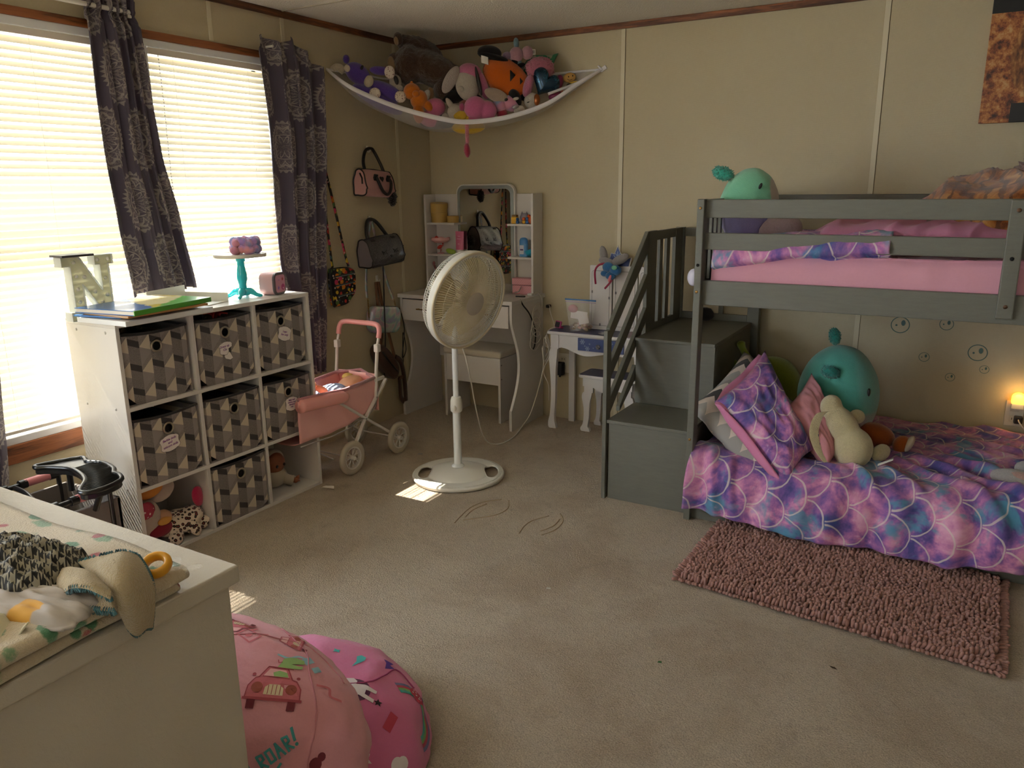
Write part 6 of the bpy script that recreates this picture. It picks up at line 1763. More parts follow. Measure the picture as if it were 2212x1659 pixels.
# night light glowing on the wall under the bunk
NL = empty('night_light', (.252, YB - .008, .385), label='small plug-in night light glowing amber on the wall under the bunk', cat='night light')
amber = mat('amber_dome', '#f0b23c', rough=.4, emit='#ffa92e', estr=2.2)
b = MB(); b.prism([(x, z) for x, z in [(-.026, .0), (.026, .0), (.026, .028)] + [(.026 * cos(pi * k / 10), .028 + .022 * sin(pi * k / 10)) for k in range(1, 10)] + [(-.026, .028)]], .026, Matrix.Translation((0, -.002, 0)) @ MV); b.build('dome', amber, NL, bevel=.006, seg=3, smooth=60)
b = MB(); b.box((0, -.014, -.012), (.05, .022, .026)); b.build('base', mat('lamp_base', '#b8b2aa', rough=.4), NL, bevel=.004)
pl_ = bpy.data.lights.new('amber_glow', 'POINT'); pl_.energy = .12; pl_.color = (1, .62, .2); pl_.shadow_soft_size = .02
po = bpy.data.objects.new('amber_glow', pl_); COL.objects.link(po); po.location = (.252, YB - .06, .425)
o = empty('usb_charger', (.262, YB - .02, .312), label='black charger with a white cord plugged in under the night light', cat='charger'); b = MB(); b.box((0, 0, 0), (.034, .03, .034)); b.build('body', bcord, o, bevel=.006); b = MB(); b.tube(spline([(0, -.016, .004), (.004, -.03, -.004), (.03, -.03, -.035), (.08, -.02, -.06)], 6), .0025, 6); b.build('cord', wcord, o, smooth=180)
# bubble stickers
tealp = mat('bubble_teal', '#4f6a68', rough=.7)
for x, z, r in ((-.247, .694, .040), (-.060, .712, .029), (-.134, .553, .0225), (.075, .593, .039), (.109, .520, .0193), (-.020, .470, .020)):
    o = empty('bubble_sticker', (x, YB - .0006, z)); where = {-.247: 'large ring, leftmost under the bunk board', -.060: 'ring half hidden by the bunk board, middle of the wall', -.134: 'small ring, leftmost of the lower four', .075: 'large ring right of centre with two blots', .109: 'small ring directly under the large right one', -.020: 'small lowest ring'}[x]
    tag(o, 'teal bubble sticker, ' + where, 'sticker', 'bubble stickers on the wall')
    b = MB(); n = 40
    vs = [(q * r * cos(2 * pi * k / n), 0, q * r * sin(2 * pi * k / n) * .96) for q in (1.0, .90) for k in range(n)]
    b.add(vs, [(k, (k + 1) % n, n + (k + 1) % n, n + k) for k in range(n)]); b.build('ring', tealp, o, solid=.0006)
    b = MB(); b.prism(disc(r * .28, 14, r * .30, r * .25, .8, 1.2), .0006, MV); b.build('highlight', tealp, o); b = MB(); b.prism(disc(r * .12, 10, -r * .40, -r * .05), .0006, MV); b.build('highlight', tealp, o)
# canvas photograph on the wall, cut by the frame edge
def m_photo():
    def f():
        x, y, z = xyz(coord('Object')); n = tnoise(coord('Object'), 26, 4, .75); s = tnoise(coord('Object', (60, 1, 22)), 1.0, 3, .6)
        leaves = ramp(n, [(.34, '#3b1c12'), (.45, '#8a4a28'), (.55, '#b8783f'), (.66, '#c9a06a')])
        hairc = ramp(s, [(.35, '#4a2814'), (.55, '#8f5a2c'), (.7, '#c08a4d')])
        d = ((x + .02) ** 2.0 + ((z - .0) * .55) ** 2.0).sqrt()
        k = mixc(leaves, hairc, (d + (n - .5) * .05).step(.10, .08))
        k = mixc(k, '#b0614a', (d + .0).step(.045, .035))
        k = mixc(k, '#0d0a0a', (z < -.185) * (x > -.09))
        k = mixc(k, '#0b0909', ((z - .20).abs() < .036))
        return mixc(k, '#0a0808', (x > .045) * (z < .1))
    return mat('photo_print', fn=f, rough=.45)
CV = empty('canvas_photo', (.16, YB - .014, 1.83), label='stretched canvas photo of a person with long blond hair against autumn leaves, right edge', cat='picture')
b = MB(); b.box((0, 0, 0), (.396, .028, .52)); b.build('canvas', m_photo(), CV, bevel=.002)

# ---------------------------------------------------------------- chenille rug
RG = empty('chenille_rug', (-.27, 2.67, 0), .0, 'dusty pink chenille noodle rug on the carpet in front of the bunk bed', 'rug')
chen = fabric('chenille_pink', '#a87e76', d=.0008, amt=.3)
rp = [Vector((-.762, 2.405, 0)), Vector((.205, 2.315, 0)), Vector((.222, 2.93, 0)), Vector((-.748, 3.02, 0))]
def rpt(u, v): return rp[0].lerp(rp[1], u).lerp(rp[3].lerp(rp[2], u), v)
b = MB(); b.grid(20, 14, lambda u, v: rpt(u, v) + Vector((0, 0, .006)) - Vector(RG.location)); b.build('backing', mat('rug_backing', '#7d5850', rough=1), RG, solid=.006)
nvs = []; nfs = []; rr = random.Random(11)
NU, NV = 80, 51; circ = [(cos(2 * pi * k / 6), sin(2 * pi * k / 6)) for k in range(6)]
for i in range(NU):
    for j in range(NV):
        u = (i + .5 + rr.uniform(-.2, .2)) / NU; v = (j + .5 + rr.uniform(-.2, .2)) / NV; p = rpt(u, v)
        a = noise.noise(Vector((p.x * 5, p.y * 5, 3))) * 5.0; tl = .15 + .45 * abs(noise.noise(Vector((p.x * 7, p.y * 7, 9))))
        d = Vector((cos(a) * tl, sin(a) * tl, 1))
        eu = (u - .5) * 2; ev = (v - .5) * 2
        if abs(eu) > .965: d += Vector((1.6 * eu, 0, -.35))
        if abs(ev) > .95: d += Vector((0, 1.6 * ev, -.35))
        if eu > .85 and ev < -.8: d += Vector((.6, -.8, 0))
        d += Vector((rr.uniform(-.22, .22), rr.uniform(-.22, .22), 0)); d.normalize()
        L_ = rr.uniform(.021, .028); r = rr.uniform(.0056, .0068); s_ = d.orthogonal().normalized(); t_ = d.cross(s_); p = p + Vector((0, 0, .007)) - Vector(RG.location); k0 = len(nvs)
        for f_, q in ((0, .8), (.25, 1), (.78, 1.02), (.94, .72)):
            for c_, w_ in circ: nvs.append(p + d * (L_ * f_) + (s_ * c_ + t_ * w_) * (r * q))
        nvs.append(p + d * L_)
        for m in range(3):
            for k in range(6): l = (k + 1) % 6; nfs.append((k0 + m * 6 + k, k0 + m * 6 + l, k0 + m * 6 + 6 + l, k0 + m * 6 + 6 + k))
        for k in range(6): nfs.append((k0 + 18 + k, k0 + 18 + (k + 1) % 6, k0 + 24))
b = MB(); b.add(nvs, nfs); o = b.build('pile', chen, RG, smooth=180); o['kind'] = 'stuff'
# ---------------------------------------------------------------- more prints and seams on the bean bags
car(T1, BAG1, (-1.137, 1.027, .406), .075, -.6, False); car(T1, BAG1, (-1.26, .985, .44), .07, .4, False)
def seam(tree, parent, pts, m, r=.0016):
    P_ = spline(pts, 10); q = []
    for p in P_:
        h_ = tree.find_nearest(p); q.append(h_[0] + (h_[1] if h_[1].dot(Vector((.3, -.3, .8))) > 0 else -h_[1]) * r * .6)
    b = MB(); b.tube(q, r, 6); b.build('seam', m, parent, smooth=180)
sm1 = mat('seam_pale', '#c07f8c', rough=.9); sm2 = mat('seam_hot', '#a8477a', rough=.9)
seam(T1, BAG1, [(-1.20, 1.06, .43), (-1.10, 1.02, .41), (-1.053, .978, .397), (-.982, .919, .36), (-.954, .863, .304), (-.93, .82, .24)], sm1)
seam(T1, BAG1, [(-1.30, .90, .445), (-1.20, .975, .437), (-1.10, 1.06, .37), (-1.02, 1.02, .34)], sm1)
seam(T2, BAG2, [(-1.159, 1.19, .199), (-1.132, 1.24, .182), (-1.135, 1.30, .17), (-1.147, 1.354, .14), (-1.10, 1.37, .10)], sm2, .002)
lt = [strip2([(-.42, -.12), (-.42, .12), (-.34, .10), (-.34, .02), (-.42, .0), (-.33, -.12)], .04), strip2([(-.27, -.1), (-.27, .1), (-.18, .1), (-.18, -.1)], .04, True), strip2([(-.12, -.12), (-.07, .12), (-.01, -.12)], .04) + strip2([(-.1, -.02), (-.03, -.02)], .04), strip2([(.06, -.12), (.06, .12), (.14, .10), (.14, .02), (.06, 0), (.15, -.12)], .04), strip2([(.22, -.03), (.26, .16)], .045) + [disc(.03, 8, .215, -.10)]]
print_on(T1, BAG1, 'lettering_print', [q for l in lt for q in l], pr_teal, (-.996, .844, .336), .11, .55, .0014)      # Roar!
print_on(T1, BAG1, 'lettering_print', strip2([(-.62, -.05), (-.60, .1)], .04) + strip2([(-.30, -.26), (-.15, -.20)], .04), pr_teal, (-.996, .844, .336), .11, .55, .0014)
print_on(T1, BAG1, 'arrow_print', strip2([(p.x, p.y) for p in spline([(-.5, .4, 0), (-.3, .0, 0), (.1, -.15, 0), (.3, -.4, 0)], 6)], .10), mat('print_blue', '#8fb3c4', rough=.85), (-1.10, .985, .412), .05, -.5)
for at, s, rl in (((-1.075, .997, .40), .022, -.7), ((-1.050, .994, .39), .018, -.7)):
    print_on(T1, BAG1, 'stripe_print', [[(-.5, -.4), (.5, -.4), (.5, .4), (-.5, .4)]], mat('print_blue'), at, s, rl)
print_on(T1, BAG1, 'robot_print', strip2([(-.4, .4), (.4, .4), (.4, -.1), (-.4, -.1)], .07, True) + [disc(.13, 12, .0, .15)] + strip2([(-.2, -.1), (-.25, -.5)], .1) + strip2([(.2, -.1), (.35, -.45)], .1), pr_pink, (-1.206, .973, .436), .055, -.5)
print_on(T1, BAG1, 'squiggle_print', strip2([(p.x, p.y) for p in spline([(-.1, .6, 0), (.2, .2, 0), (-.1, -.1, 0), (.15, -.5, 0)], 6)], .12), pr_pink, (-1.0, .97, .36), .05, -.4)
print_on(T1, BAG1, 'berry_print', [disc(.3, 14, 0, 0), disc(.2, 12, .35, .2)], pr_dark, (-.946, .872, .30), .04, 0)
def arc(r, a0, a1, w, n=26): return strip2([(r * cos(lerp(a0, a1, k / n)), r * sin(lerp(a0, a1, k / n))) for k in range(n + 1)], w)
for r, col in ((1.0, '#6f6a94'), (.90, '#b0485c'), (.80, '#7fae6a'), (.72, '#4fa5a0')):
    print_on(T2, BAG2, 'rainbow_print', arc(r, -2.2, .55, .11), mat('rain_' + col[1:], col, rough=.85), (-1.045, 1.265, .105), .085, .15, .0012 + .0004 * (1 - r))
cher = mat('print_cherry', '#b23a52', rough=.85); prw = mat('print_white', '#d8cfd2', rough=.85)
print_on(T2, BAG2, 'cloud_print', [disc(.40, 16, -.1, 0), disc(.36, 16, .34, .10), disc(.30, 14, .1, .34)], cher, (-1.068, 1.333, .101), .045, 0, .0020)
print_on(T2, BAG2, 'dot_print', [disc(.06, 8, x, y) for x, y in ((-.2, 0), (.0, .15), (.3, .1), (.1, -.15), (.4, .25), (.1, .4))], prw, (-1.068, 1.333, .101), .045, 0, .0026)
unip = [(-.34, -.5), (-.24, -.05), (-.5, .30), (-.26, .22), (-.2, .5), (-.06, .28), (.12, .30), (.30, .50), (.40, .25), (.30, .12), (.16, .12), (.22, -.12), (.16, -.5), (.04, -.5), (.02, -.2), (-.14, -.2), (-.2, -.5)]
print_on(T2, BAG2, 'dark_patch_print', [disc(.62, 20, -.02, -.02)], mat('print_plum', '#5d2f4d', rough=.85), (-1.14, 1.19, .19), .062, .1, .0010)
print_on(T2, BAG2, 'unicorn_print', [unip], prw, (-1.131, 1.197, .19), .085, .1, .0022)
print_on(T2, BAG2, 'star_print', [star(.5, .22, 5, .3)], mat('print_black', '#241a1e', rough=.85), (-1.079, 1.201, .167), .024, 0)
print_on(T2, BAG2, 'star_print', [star(.5, .22, 5, .3)], prw, (-1.015, 1.081, .129), .036, 0)
print_on(T2, BAG2, 'cloud_print', [disc(.42, 16, 0, 0), disc(.36, 14, .35, -.1)], prw, (-.976, 1.141, .084), .045, 0)
print_on(T2, BAG2, 'drop_print', [[(-.5, .25), (-.1, .12), (.25, .14), (.42, -.02), (.30, -.2), (.05, -.16)]], mat('print_aqua', '#4fb0b5', rough=.85), (-1.21, 1.294, .188), .07, -.4)
print_on(T2, BAG2, 'star_print', [star(.5, .25, 4, .3)], mat('print_aqua'), (-1.277, 1.283, .199), .024, 0)
print_on(T2, BAG2, 'bolt_print', [[(-.5, .3), (.1, .2), (.5, .3), (.3, -.3), (0, -.05), (-.15, -.35)]], mat('print_violet', '#5c3a92', rough=.85), (-1.165, 1.345, .150), .045, 0)
print_on(T2, BAG2, 'bow_print', [[(-.5, -.2), (.5, -.2), (.5, .25), (-.5, .25)]], cher, (-1.034, 1.194, .14), .05, .1)

# ---------------------------------------------------------------- toy hammock in the corner
HA = empty('toy_hammock', (-2.87, 3.965, 1.9), label='white net toy hammock strung across the room corner under the ceiling', cat='hammock')
hc = Vector(HA.location)
band = spline([(-2.885, 3.126, 1.914), (-2.76, 3.164, 1.821), (-2.582, 3.30, 1.730), (-2.399, 3.44, 1.672), (-2.286, 3.526, 1.660), (-2.134, 3.643, 1.685), (-1.981, 3.76, 1.746), (-1.846, 3.863, 1.848), (-1.770, 3.980, 1.922)], 8)
bott = spline([(-2.885, 3.128, 1.912), (-2.80, 3.235, 1.780), (-2.652, 3.347, 1.685), (-2.559, 3.418, 1.647), (-2.446, 3.505, 1.626), (-2.292, 3.623, 1.632), (-2.156, 3.727, 1.662), (-2.019, 3.832, 1.724), (-1.770, 3.981, 1.920)], 8)
corner = Vector((-2.875, 3.97, 1.93))
def m_net():
    def f():
        x, y, z = xyz(coord('Object')); s = tnoise(coord('Object', (3, 3, 14), (.0, .0, .65)), 8, 3, .6)
        return mixc('#d6d3d6', '#efeeee', s)
    def al():
        u, v, _ = xyz(coord('UV')); g = ((u * 420).frac() < .34) + ((v * 150).frac() < .34)
        s = tnoise(coord('UV', (6, 60, 1)), 3, 3, .6)
        return g.clamp() * .22 + .12 + s.step(.55, .8) * .25
    return mat('hammock_net', fn=f, rough=.7, alpha=al, spec=.2)
NB = len(band) - 1
def at_(L, u):
    i = u * NB; k = min(int(i), NB - 1); return L[k].lerp(L[k + 1], i - k)
def netf(u, v):
    A, Bq = at_(band, u), at_(bott, u); v2 = v
    if v < .25: p = A.lerp(Bq, v / .25); p.z -= .010 * sin(pi * v / .25) * sin(pi * u)
    else:
        t = (v - .25) / .75; p = Bq.lerp(corner, t); p.z += -.02 * sin(pi * t) * sin(pi * u) - (corner.z - Bq.z) * (t - t ** 2.2)
    return (p - hc, (u, v))
b = MB(); b.grid(70, 24, netf); b.build('net', m_net(), HA, smooth=180)
bm_ = mat('hammock_band', '#dcd9dc', rough=.7)
b = MB()
def bandf(u, v):
    A, Bq = at_(band, u), at_(bott, u); d = (A - Bq); d.normalize() if d.length > 1e-4 else None
    w = .012 * (1 - .4 * (2 * u - 1) ** 8); return A + Vector((0, 0, w * (v - .5) * 2)) + Vector((.607, -.794, 0)) * .0015 - hc
b.grid(80, 2, bandf); b.build('front_band', bm_, HA, smooth=180, solid=.002)
b = MB(); b.tube([corner - hc, Vector((-2.88, 3.55, 1.915)) - hc, Vector((-2.885, 3.126, 1.914)) - hc], .006, 6); b.tube([corner - hc, Vector((-2.3, 3.972, 1.92)) - hc, Vector((-1.77, 3.98, 1.922)) - hc], .006, 6); b.build('side_band', bm_, HA)
b = MB(); b.tube([Vector((-1.99, 3.80, 1.80)) - hc, Vector((-1.86, 3.93, 1.865)) - hc, Vector((-1.772, 3.982, 1.92)) - hc], .007, 6); b.build('side_band', bm_, HA)
hkm = mat('hook_white', '#d9d4c8', rough=.35)
b = MB(); b.box(Vector((-1.762, 3.982, 1.925)) - hc, (.035, .008, .02), (0, -.5, 0)); b.tube([Vector((-1.79, 3.978, 1.94)) - hc, Vector((-1.765, 3.972, 1.918)) - hc], .005, 8); b.build('end_loop', bm_, HA, bevel=.001)

KP = .00243; TR = atan2(.607, .794)
def toy(name, c, label, cat='plush toy'): return empty(name, c, TR, label, cat)
def e(o, name, m, *els, fn=None, n=22, vox=None):
    """soft part: ellipsoids (dx, dz, rx, rz[, tilt[, ry, dy]]) in hundredths of a millimetre-like photo units (1 = 2.43 mm)"""
    b = MB()
    for q in els:
        dx, dz, rx, rz = q[:4]; tilt = q[4] if len(q) > 4 else 0; ry = q[5] if len(q) > 5 else (rx + rz) * .45; dy = q[6] if len(q) > 6 else 0
        b.ball((dx * KP, dy * KP, dz * KP), (rx * KP, ry * KP, rz * KP), n, (0, -tilt, 0), fn)
    return b.build(name, m, o, smooth=180)
purp = plush('purple_plush', '#5b4098', d=.003, scale=240); creamp = plush('cream_plush', '#cdbfa6', d=.002)
def m_choc():
    def f():
        d = tvor(coord('Object'), 110); return mixc('#d2c3b4', '#6a3038', d.step(.30, .24))
    return mat('dotted_sole', fn=f, rough=.9)
dots = m_choc()
bumpy = lambda s, a: (lambda d: 1 + a * noise.fractal(d * s, 1, 2, 3))
o = toy('purple_rhino', (-2.775, 3.262, 1.885), 'purple plush rhino with a cream horn, at the left end of the hammock')
e(o, 'head', purp, (-8, 6, 28, 20, -.62, 18)); e(o, 'ear', purp, (-30, 34, 7, 9)); e(o, 'inner_ear', creamp, (-28, 14, 6, 7, 0, 3, -17))
e(o, 'muzzle', creamp, (14, -10, 10, 12, -.4, 9, -9)); e(o, 'body', purp, (48, -28, 40, 17, -.42, 18, 6)); e(o, 'belly', purp, (30, -44, 58, 17, -.5, 20, 6)); e(o, 'arm', purp, (38, 12, 22, 9, -.1, 9, 0))
e(o, 'foot', dots, (58, 8, 11, 13, 0, 5, -9)); e(o, 'foot', dots, (78, -40, 12, 12, 0, 6, -8)); e(o, 'foot', dots, (26, -34, 12, 11, 0, 5, -15))
b = MB(); b.tube([Vector(p) * KP for p in spline([(-36, -4, 10), (-46, -2, 18), (-56, 0, 17), (-62, 0, 12)], 5)], [8 * KP] * 5 + [7 * KP] * 5 + [6 * KP] * 4 + [4 * KP, 2 * KP], 12); b.build('horn', creamp, o, smooth=180)
e(o, 'eye', black_thread, (2, 16, 3, 5, -.5, 2, -15))
o = toy('panda_plush', (-2.665, 3.385, 1.872), 'white panda plush with black eye patches, behind the purple rhino'); wp = plush('white_plush', '#bdb3a6', d=.002)
e(o, 'head', wp, (2, -3, 13, 15)); e(o, 'eye_patch', black_thread, (4, -1, 5, 9, .2, 3, -11)); e(o, 'muzzle', wp, (10, -16, 8, 6, 0, 5, -8)); e(o, 'bow', plush('panda_red', '#a52a4a'), (-18, 20, 4, 8))
brown = plush('brown_fur', '#4a3120', d=.007, scale=150, var=.5)
o = toy('brown_bear', (-2.555, 3.52, 1.935), 'large brown plush bear lying across the hammock up to the ceiling')
b = MB()
for c_, r_, t_ in (((10, 10, 0), (70, 38, 34), -.38), ((-38, 5, 8), (34, 30, 40), -.2), ((-14, 25, 44), (52, 24, 22), -.35), ((60, 18, -16), (46, 26, 26), -.3)):
    b.ball(Vector(c_) * KP, [q * KP for q in r_], 26, (0, t_ * -1, 0))
q = b.build('body', brown, o, smooth=180); q.modifiers.new('fuse', 'REMESH').voxel_size = .007; q.modifiers['fuse'].mode = 'VOXEL'; q.modifiers['fuse'].use_smooth_shade = True
tx = bpy.data.textures.new('fur_clouds', 'CLOUDS'); tx.noise_scale = .02
d_ = q.modifiers.new('fur', 'DISPLACE'); d_.texture = tx; d_.strength = .014
tanp = plush('tan_plush', '#a98a68', d=.003)
e(o, 'ear', brown, (-66, 12, 16, 20, .2, 8)); e(o, 'inner_ear', tanp, (-74, 8, 8, 16, .15, 6, -5)); e(o, 'ear', brown, (-58, 58, 10, 14, .1, 7)); e(o, 'inner_ear', tanp, (-62, 54, 5, 9, .1, 5, -4))
e(o, 'paw', brown, (32, -44, 20, 24, .1, 18, -6), fn=bumpy(6, .05)); e(o, 'paw', tanp, (6, -52, 8, 14, 0, 8, -4))
orp = plush('orange_plush', '#cf7420', d=.002)
o = toy('orange_cat', (-2.555, 3.425, 1.795), 'bright orange plush cat with its back turned, in the hammock left of the pink plush')
e(o, 'head', orp, (-10, 8, 18, 17)); e(o, 'body', orp, (4, -8, 18, 20, -.4)); e(o, 'leg', orp, (22, -20, 14, 9, -.8)); e(o, 'leg', orp, (2, -34, 12, 22)); e(o, 'tail', orp, (-2, 2, 8, 7, 0, 7, -14)); e(o, 'ear', orp, (-10, 24, 4, 5)); e(o, 'belly', wp, (18, -2, 8, 16, -.5, 8, 4))
pnk = plush('rose_plush', '#c4688d', d=.0015)
o = toy('pink_plush', (-2.495, 3.50, 1.735), 'plain rose pink plush between the orange cat and the yellow bunny'); e(o, 'body', pnk, (0, 2, 22, 19, .1, 16)); e(o, 'leg', pnk, (-14, -22, 24, 16, -.3, 12))
o = toy('grey_plush', (-2.47, 3.545, 1.668), 'dark grey plush at the bottom of the hammock seen through the net'); e(o, 'body', plush('slate_plush', '#4b4c52', d=.002), (-6, 2, 48, 16, .12, 18))
yp = plush('yellow_plush', '#d9b23a', d=.0015)
o = toy('yellow_bunny', (-2.395, 3.552, 1.712), 'white and yellow plush bunny at the middle of the hammock edge'); e(o, 'head', wp, (-4, 0, 17, 18)); e(o, 'ear', wp, (-14, 17, 6, 15, .6, 4)); e(o, 'ear', wp, (12, 13, 10, 5, -.3, 4)); e(o, 'cheek', yp, (6, -7, 15, 10, 0, 6, -12)); e(o, 'paw', wp, (-26, -10, 8, 9)); e(o, 'body', yp, (24, -30, 36, 14, .03, 12)); e(o, 'foot', yp, (24, -11, 9, 5, 0, 5, -10))
o = toy('pink_pig', (-2.285, 3.595, 1.728), 'pink plush pig with its rump over the front band of the hammock'); pig_m = plush('pig_pink', '#c96a96', d=.0015)
q = e(o, 'body', pig_m, (-8, 2, 25, 24, 0, 22), (16, -3, 22, 20, 0, 19)); q.modifiers.new('fuse', 'REMESH').voxel_size = .005; q.modifiers['fuse'].mode = 'VOXEL'; q.modifiers['fuse'].use_smooth_shade = True; s_ = q.modifiers.new('soft', 'SMOOTH'); s_.iterations = 8
e(o, 'leg', pig_m, (-12, -20, 12, 8), (22, -18, 11, 8)); e(o, 'tail', plush('tail_rose', '#b74a78'), (-37, 4, 6, 8))
o = toy('braided_tail', (-2.318, 3.525, 1.66), 'pink braided cord with a red tassel hanging below the hammock', 'cord'); b = MB()
for k in range(3):
    b.tube([(.006 * cos(i * .9 + k * 2.1), .005 * sin(i * .9 + k * 2.1), -i * .0042) for i in range(26)], .0052, 7)
b.build('braid', plush('braid_pink', '#cf7f8c', d=.002), o, smooth=180); e(o, 'tassel', plush('tassel_red', '#a82f4c', d=.004), (-1, -57, 7, 15, .05), fn=bumpy(5, .12))
o = toy('white_bunny', (-2.345, 3.60, 1.868), 'white plush bunny in a pink vest with long drooping ears, centre of the hammock'); vest = plush('vest_pink', '#c06f8f', d=.001)
e(o, 'body', wp, (-4, -8, 26, 32, .1, 20)); e(o, 'vest', vest, (2, 16, 26, 20, -.25, 19, 3)); e(o, 'vest', vest, (28, -8, 11, 30, .3, 14, 2)); e(o, 'ear', plush('ear_white', '#b9aca4'), (-40, 2, 13, 31, -.55, 7, -5)); e(o, 'ear', plush('ear_cream', '#b8a290'), (56, -30, 27, 13, -.35, 9, -14)); e(o, 'strap', black_thread, (18, -2, 4, 30, .2, 6, -15)); e(o, 'tail', wp, (-20, -18, 7, 6, 0, 6, -17))
fold_ = fabric('black_plush_fabric', '#120f10')
o = toy('black_plush', (-2.41, 3.60, 1.80), 'black plush in the shadow under the white bunny'); e(o, 'body', fold_, (0, 0, 40, 14, .2, 18), (30, -8, 20, 12))
def m_felt():
    def b_(): return tnoise(coord('Object'), 260, 3, .7), .004
    return mat('pumpkin_felt', '#c95f12', rough=1, bump=b_, sheen=.4, spec=.1)
o = toy('pumpkin_plush', (-2.20, 3.735, 1.880), 'orange felt pumpkin cushion with a black cut-out face, right of the white bunny')
PE = Euler((0, .62, 0)).to_matrix(); b = MB(); b.ball((0, 0, 0), (57 * KP, 22 * KP, 37 * KP), 40, (0, .62, 0)); b.build('body', m_felt(), o, smooth=180)
b = MB(); pts = []
for k in range(90):
    a = 2 * pi * k / 90
    if sin(a) < .35: pts.append(PE @ (Vector((56 * cos(a), -4, 36.5 * sin(a))) * KP) + Vector((0, 0, .0015 * (k % 2))))
pts = pts[:]; b.tube(pts[-1:] + pts[:-1] if False else [p for p in sorted(pts, key=lambda q: q.x)], .0042, 6); b.build('stitched_rim', m_felt(), o, smooth=180)
def onball(x, z, lift=1.02):
    k = max(0, 1 - (x / 57) ** 2 - (z / 37) ** 2); return PE @ (Vector((x, -22 * sqrt(k) * lift - .5, z)) * KP)
for tri in ([(-6, 16), (10, 14), (8, -4)], [(20, 16), (30, 14), (29, 4)]):
    b = MB(); n = 6; vs = []; fs = []
    A_, B2_, C_ = tri
    for i in range(n + 1):
        for k in range(n + 1 - i):
            u_, v_ = i / n, k / n; w_ = 1 - u_ - v_; vs.append(onball(A_[0] * w_ + B2_[0] * u_ + C_[0] * v_, A_[1] * w_ + B2_[1] * u_ + C_[1] * v_))
    idx = {}; t = 0
    for i in range(n + 1):
        for k in range(n + 1 - i): idx[i, k] = t; t += 1
    for i in range(n):
        for k in range(n - i):
            fs.append((idx[i, k], idx[i + 1, k], idx[i, k + 1]))
            if (i + 1, k + 1) in idx: fs.append((idx[i + 1, k], idx[i + 1, k + 1], idx[i, k + 1]))
    b.add(vs, fs); b.build('face_patch', black_thread, o, solid=.001)
e(o, 'stem_tuft', fold_, (18, 36, 8, 8), (30, 28, 10, 5, .3)); e(o, 'mouth_patch', fold_, (34, -36, 12, 8, -.6, 6, -8))
b = MB(); b.grid(6, 6, lambda u, v: Vector((-.135 + .036 * u, -.03 - .006 * sin(u * 3), .075 + .036 * v - .01 * u))); b.build('care_tag', mat('white_tag', '#d8d4cc'), o, solid=.001)
o = toy('dark_hat', (-2.265, 3.70, 1.995), 'black felt witch hat lying behind the pumpkin cushion', 'hat'); e(o, 'brim', fold_, (6, -6, 40, 9, -.3, 22)); e(o, 'crown', fold_, (-6, 6, 26, 15, -.1, 16)); e(o, 'trim', plush('pink_trim', '#b58aa0'), (38, -24, 2, 14, .3, 3, -5))
o = toy('pink_blue_axolotl', (-2.145, 3.78, 2.00), 'pale pink plush with a blue horn and white paper tag on top of the pile'); pp = plush('pale_pink_plush', '#b98c98', d=.0015)
e(o, 'head', pp, (-8, 0, 15, 16)); e(o, 'body', pp, (16, 4, 13, 14)); e(o, 'horn', plush('soft_blue', '#6f8f98'), (-8, 23, 6, 11, .1)); e(o, 'foot', plush('soft_blue'), (-4, -15, 8, 5)); e(o, 'ruff', plush('lilac_ruff', '#8f7a94'), (-28, -2, 10, 8))
b = MB(); b.box((.068, -.015, .012), (.022, .001, .026)); t_ = b.build('paper_tag', mat('white_tag'), o)
for k in range(4): b = MB(); b.box((.062 + .004 * k, -.0162, .012), (.002, .0006, .018)); b.build('bar_mark', black_thread, t_)
def m_green():
    def f():
        n = tnoise(coord('Object'), 14, 2, .5); g = tnoise(coord('Object'), 60, 3, .7); return mixc(mixc('#2f7a55', '#46906a', g), '#a8a78f', n.step(.56, .60))
    return mat('green_print', fn=f, rough=.85)
o = pillow4('cushion', [(-2.205, 3.82, 1.911), (-2.045, 3.935, 1.898), (-2.01, 3.955, 2.018), (-2.134, 3.87, 2.012)], .05, m_green(), seed=3, n=24, label='green and cream printed cushion behind the pink fur plush', cat='cushion', wr=.003)
furp = plush('pink_shag', '#c9788c', d=.004)
o = toy('heart_plush', (-2.045, 3.835, 1.872), 'pink shaggy plush holding a large blue sequin heart, right part of the hammock')
q = tuft('fur', Vector((-4, 4, 24)) * KP, Vector((31, 14, 24)) * KP, furp, o, None, 8)
def m_seq():
    def f():
        v = tvor(coord('Object'), 260, 'F1', 1); return mixc('#16384f', '#3f86a8', xyz(v)[0].step(.55, .95) * tnoise(coord('Object'), 18, 2).step(.42, .62))
    return mat('blue_sequin', fn=f, rough=.22, metal=.55, spec=.8)
b = MB()
def hf(u, v):
    a = 2 * pi * u; r = v; x = 16 * sin(a) ** 3; z = 13 * cos(a) - 5 * cos(2 * a) - 2 * cos(3 * a) - cos(4 * a)
    return Vector((x * 2.0 * r, -14 * sqrt(max(0, 1 - r ** 2.4)), z * 2.0 * r)) * KP
HM_ = Euler((0, .55, 0)).to_matrix(); b.grid(48, 12, lambda u, v: HM_ @ hf(u, v) + Vector((6, -8, -4)) * KP); b.grid(48, 12, lambda u, v: HM_ @ Vector((hf(u, v).x, -hf(u, v).y * .5, hf(u, v).z)) + Vector((6, -8, -4)) * KP); b.build('sequin_heart', m_seq(), o, smooth=180)
o = toy('white_unicorn', (-2.085, 3.785, 1.770), 'white faced plush unicorn with a bronze muzzle and pink body below the sequin heart')
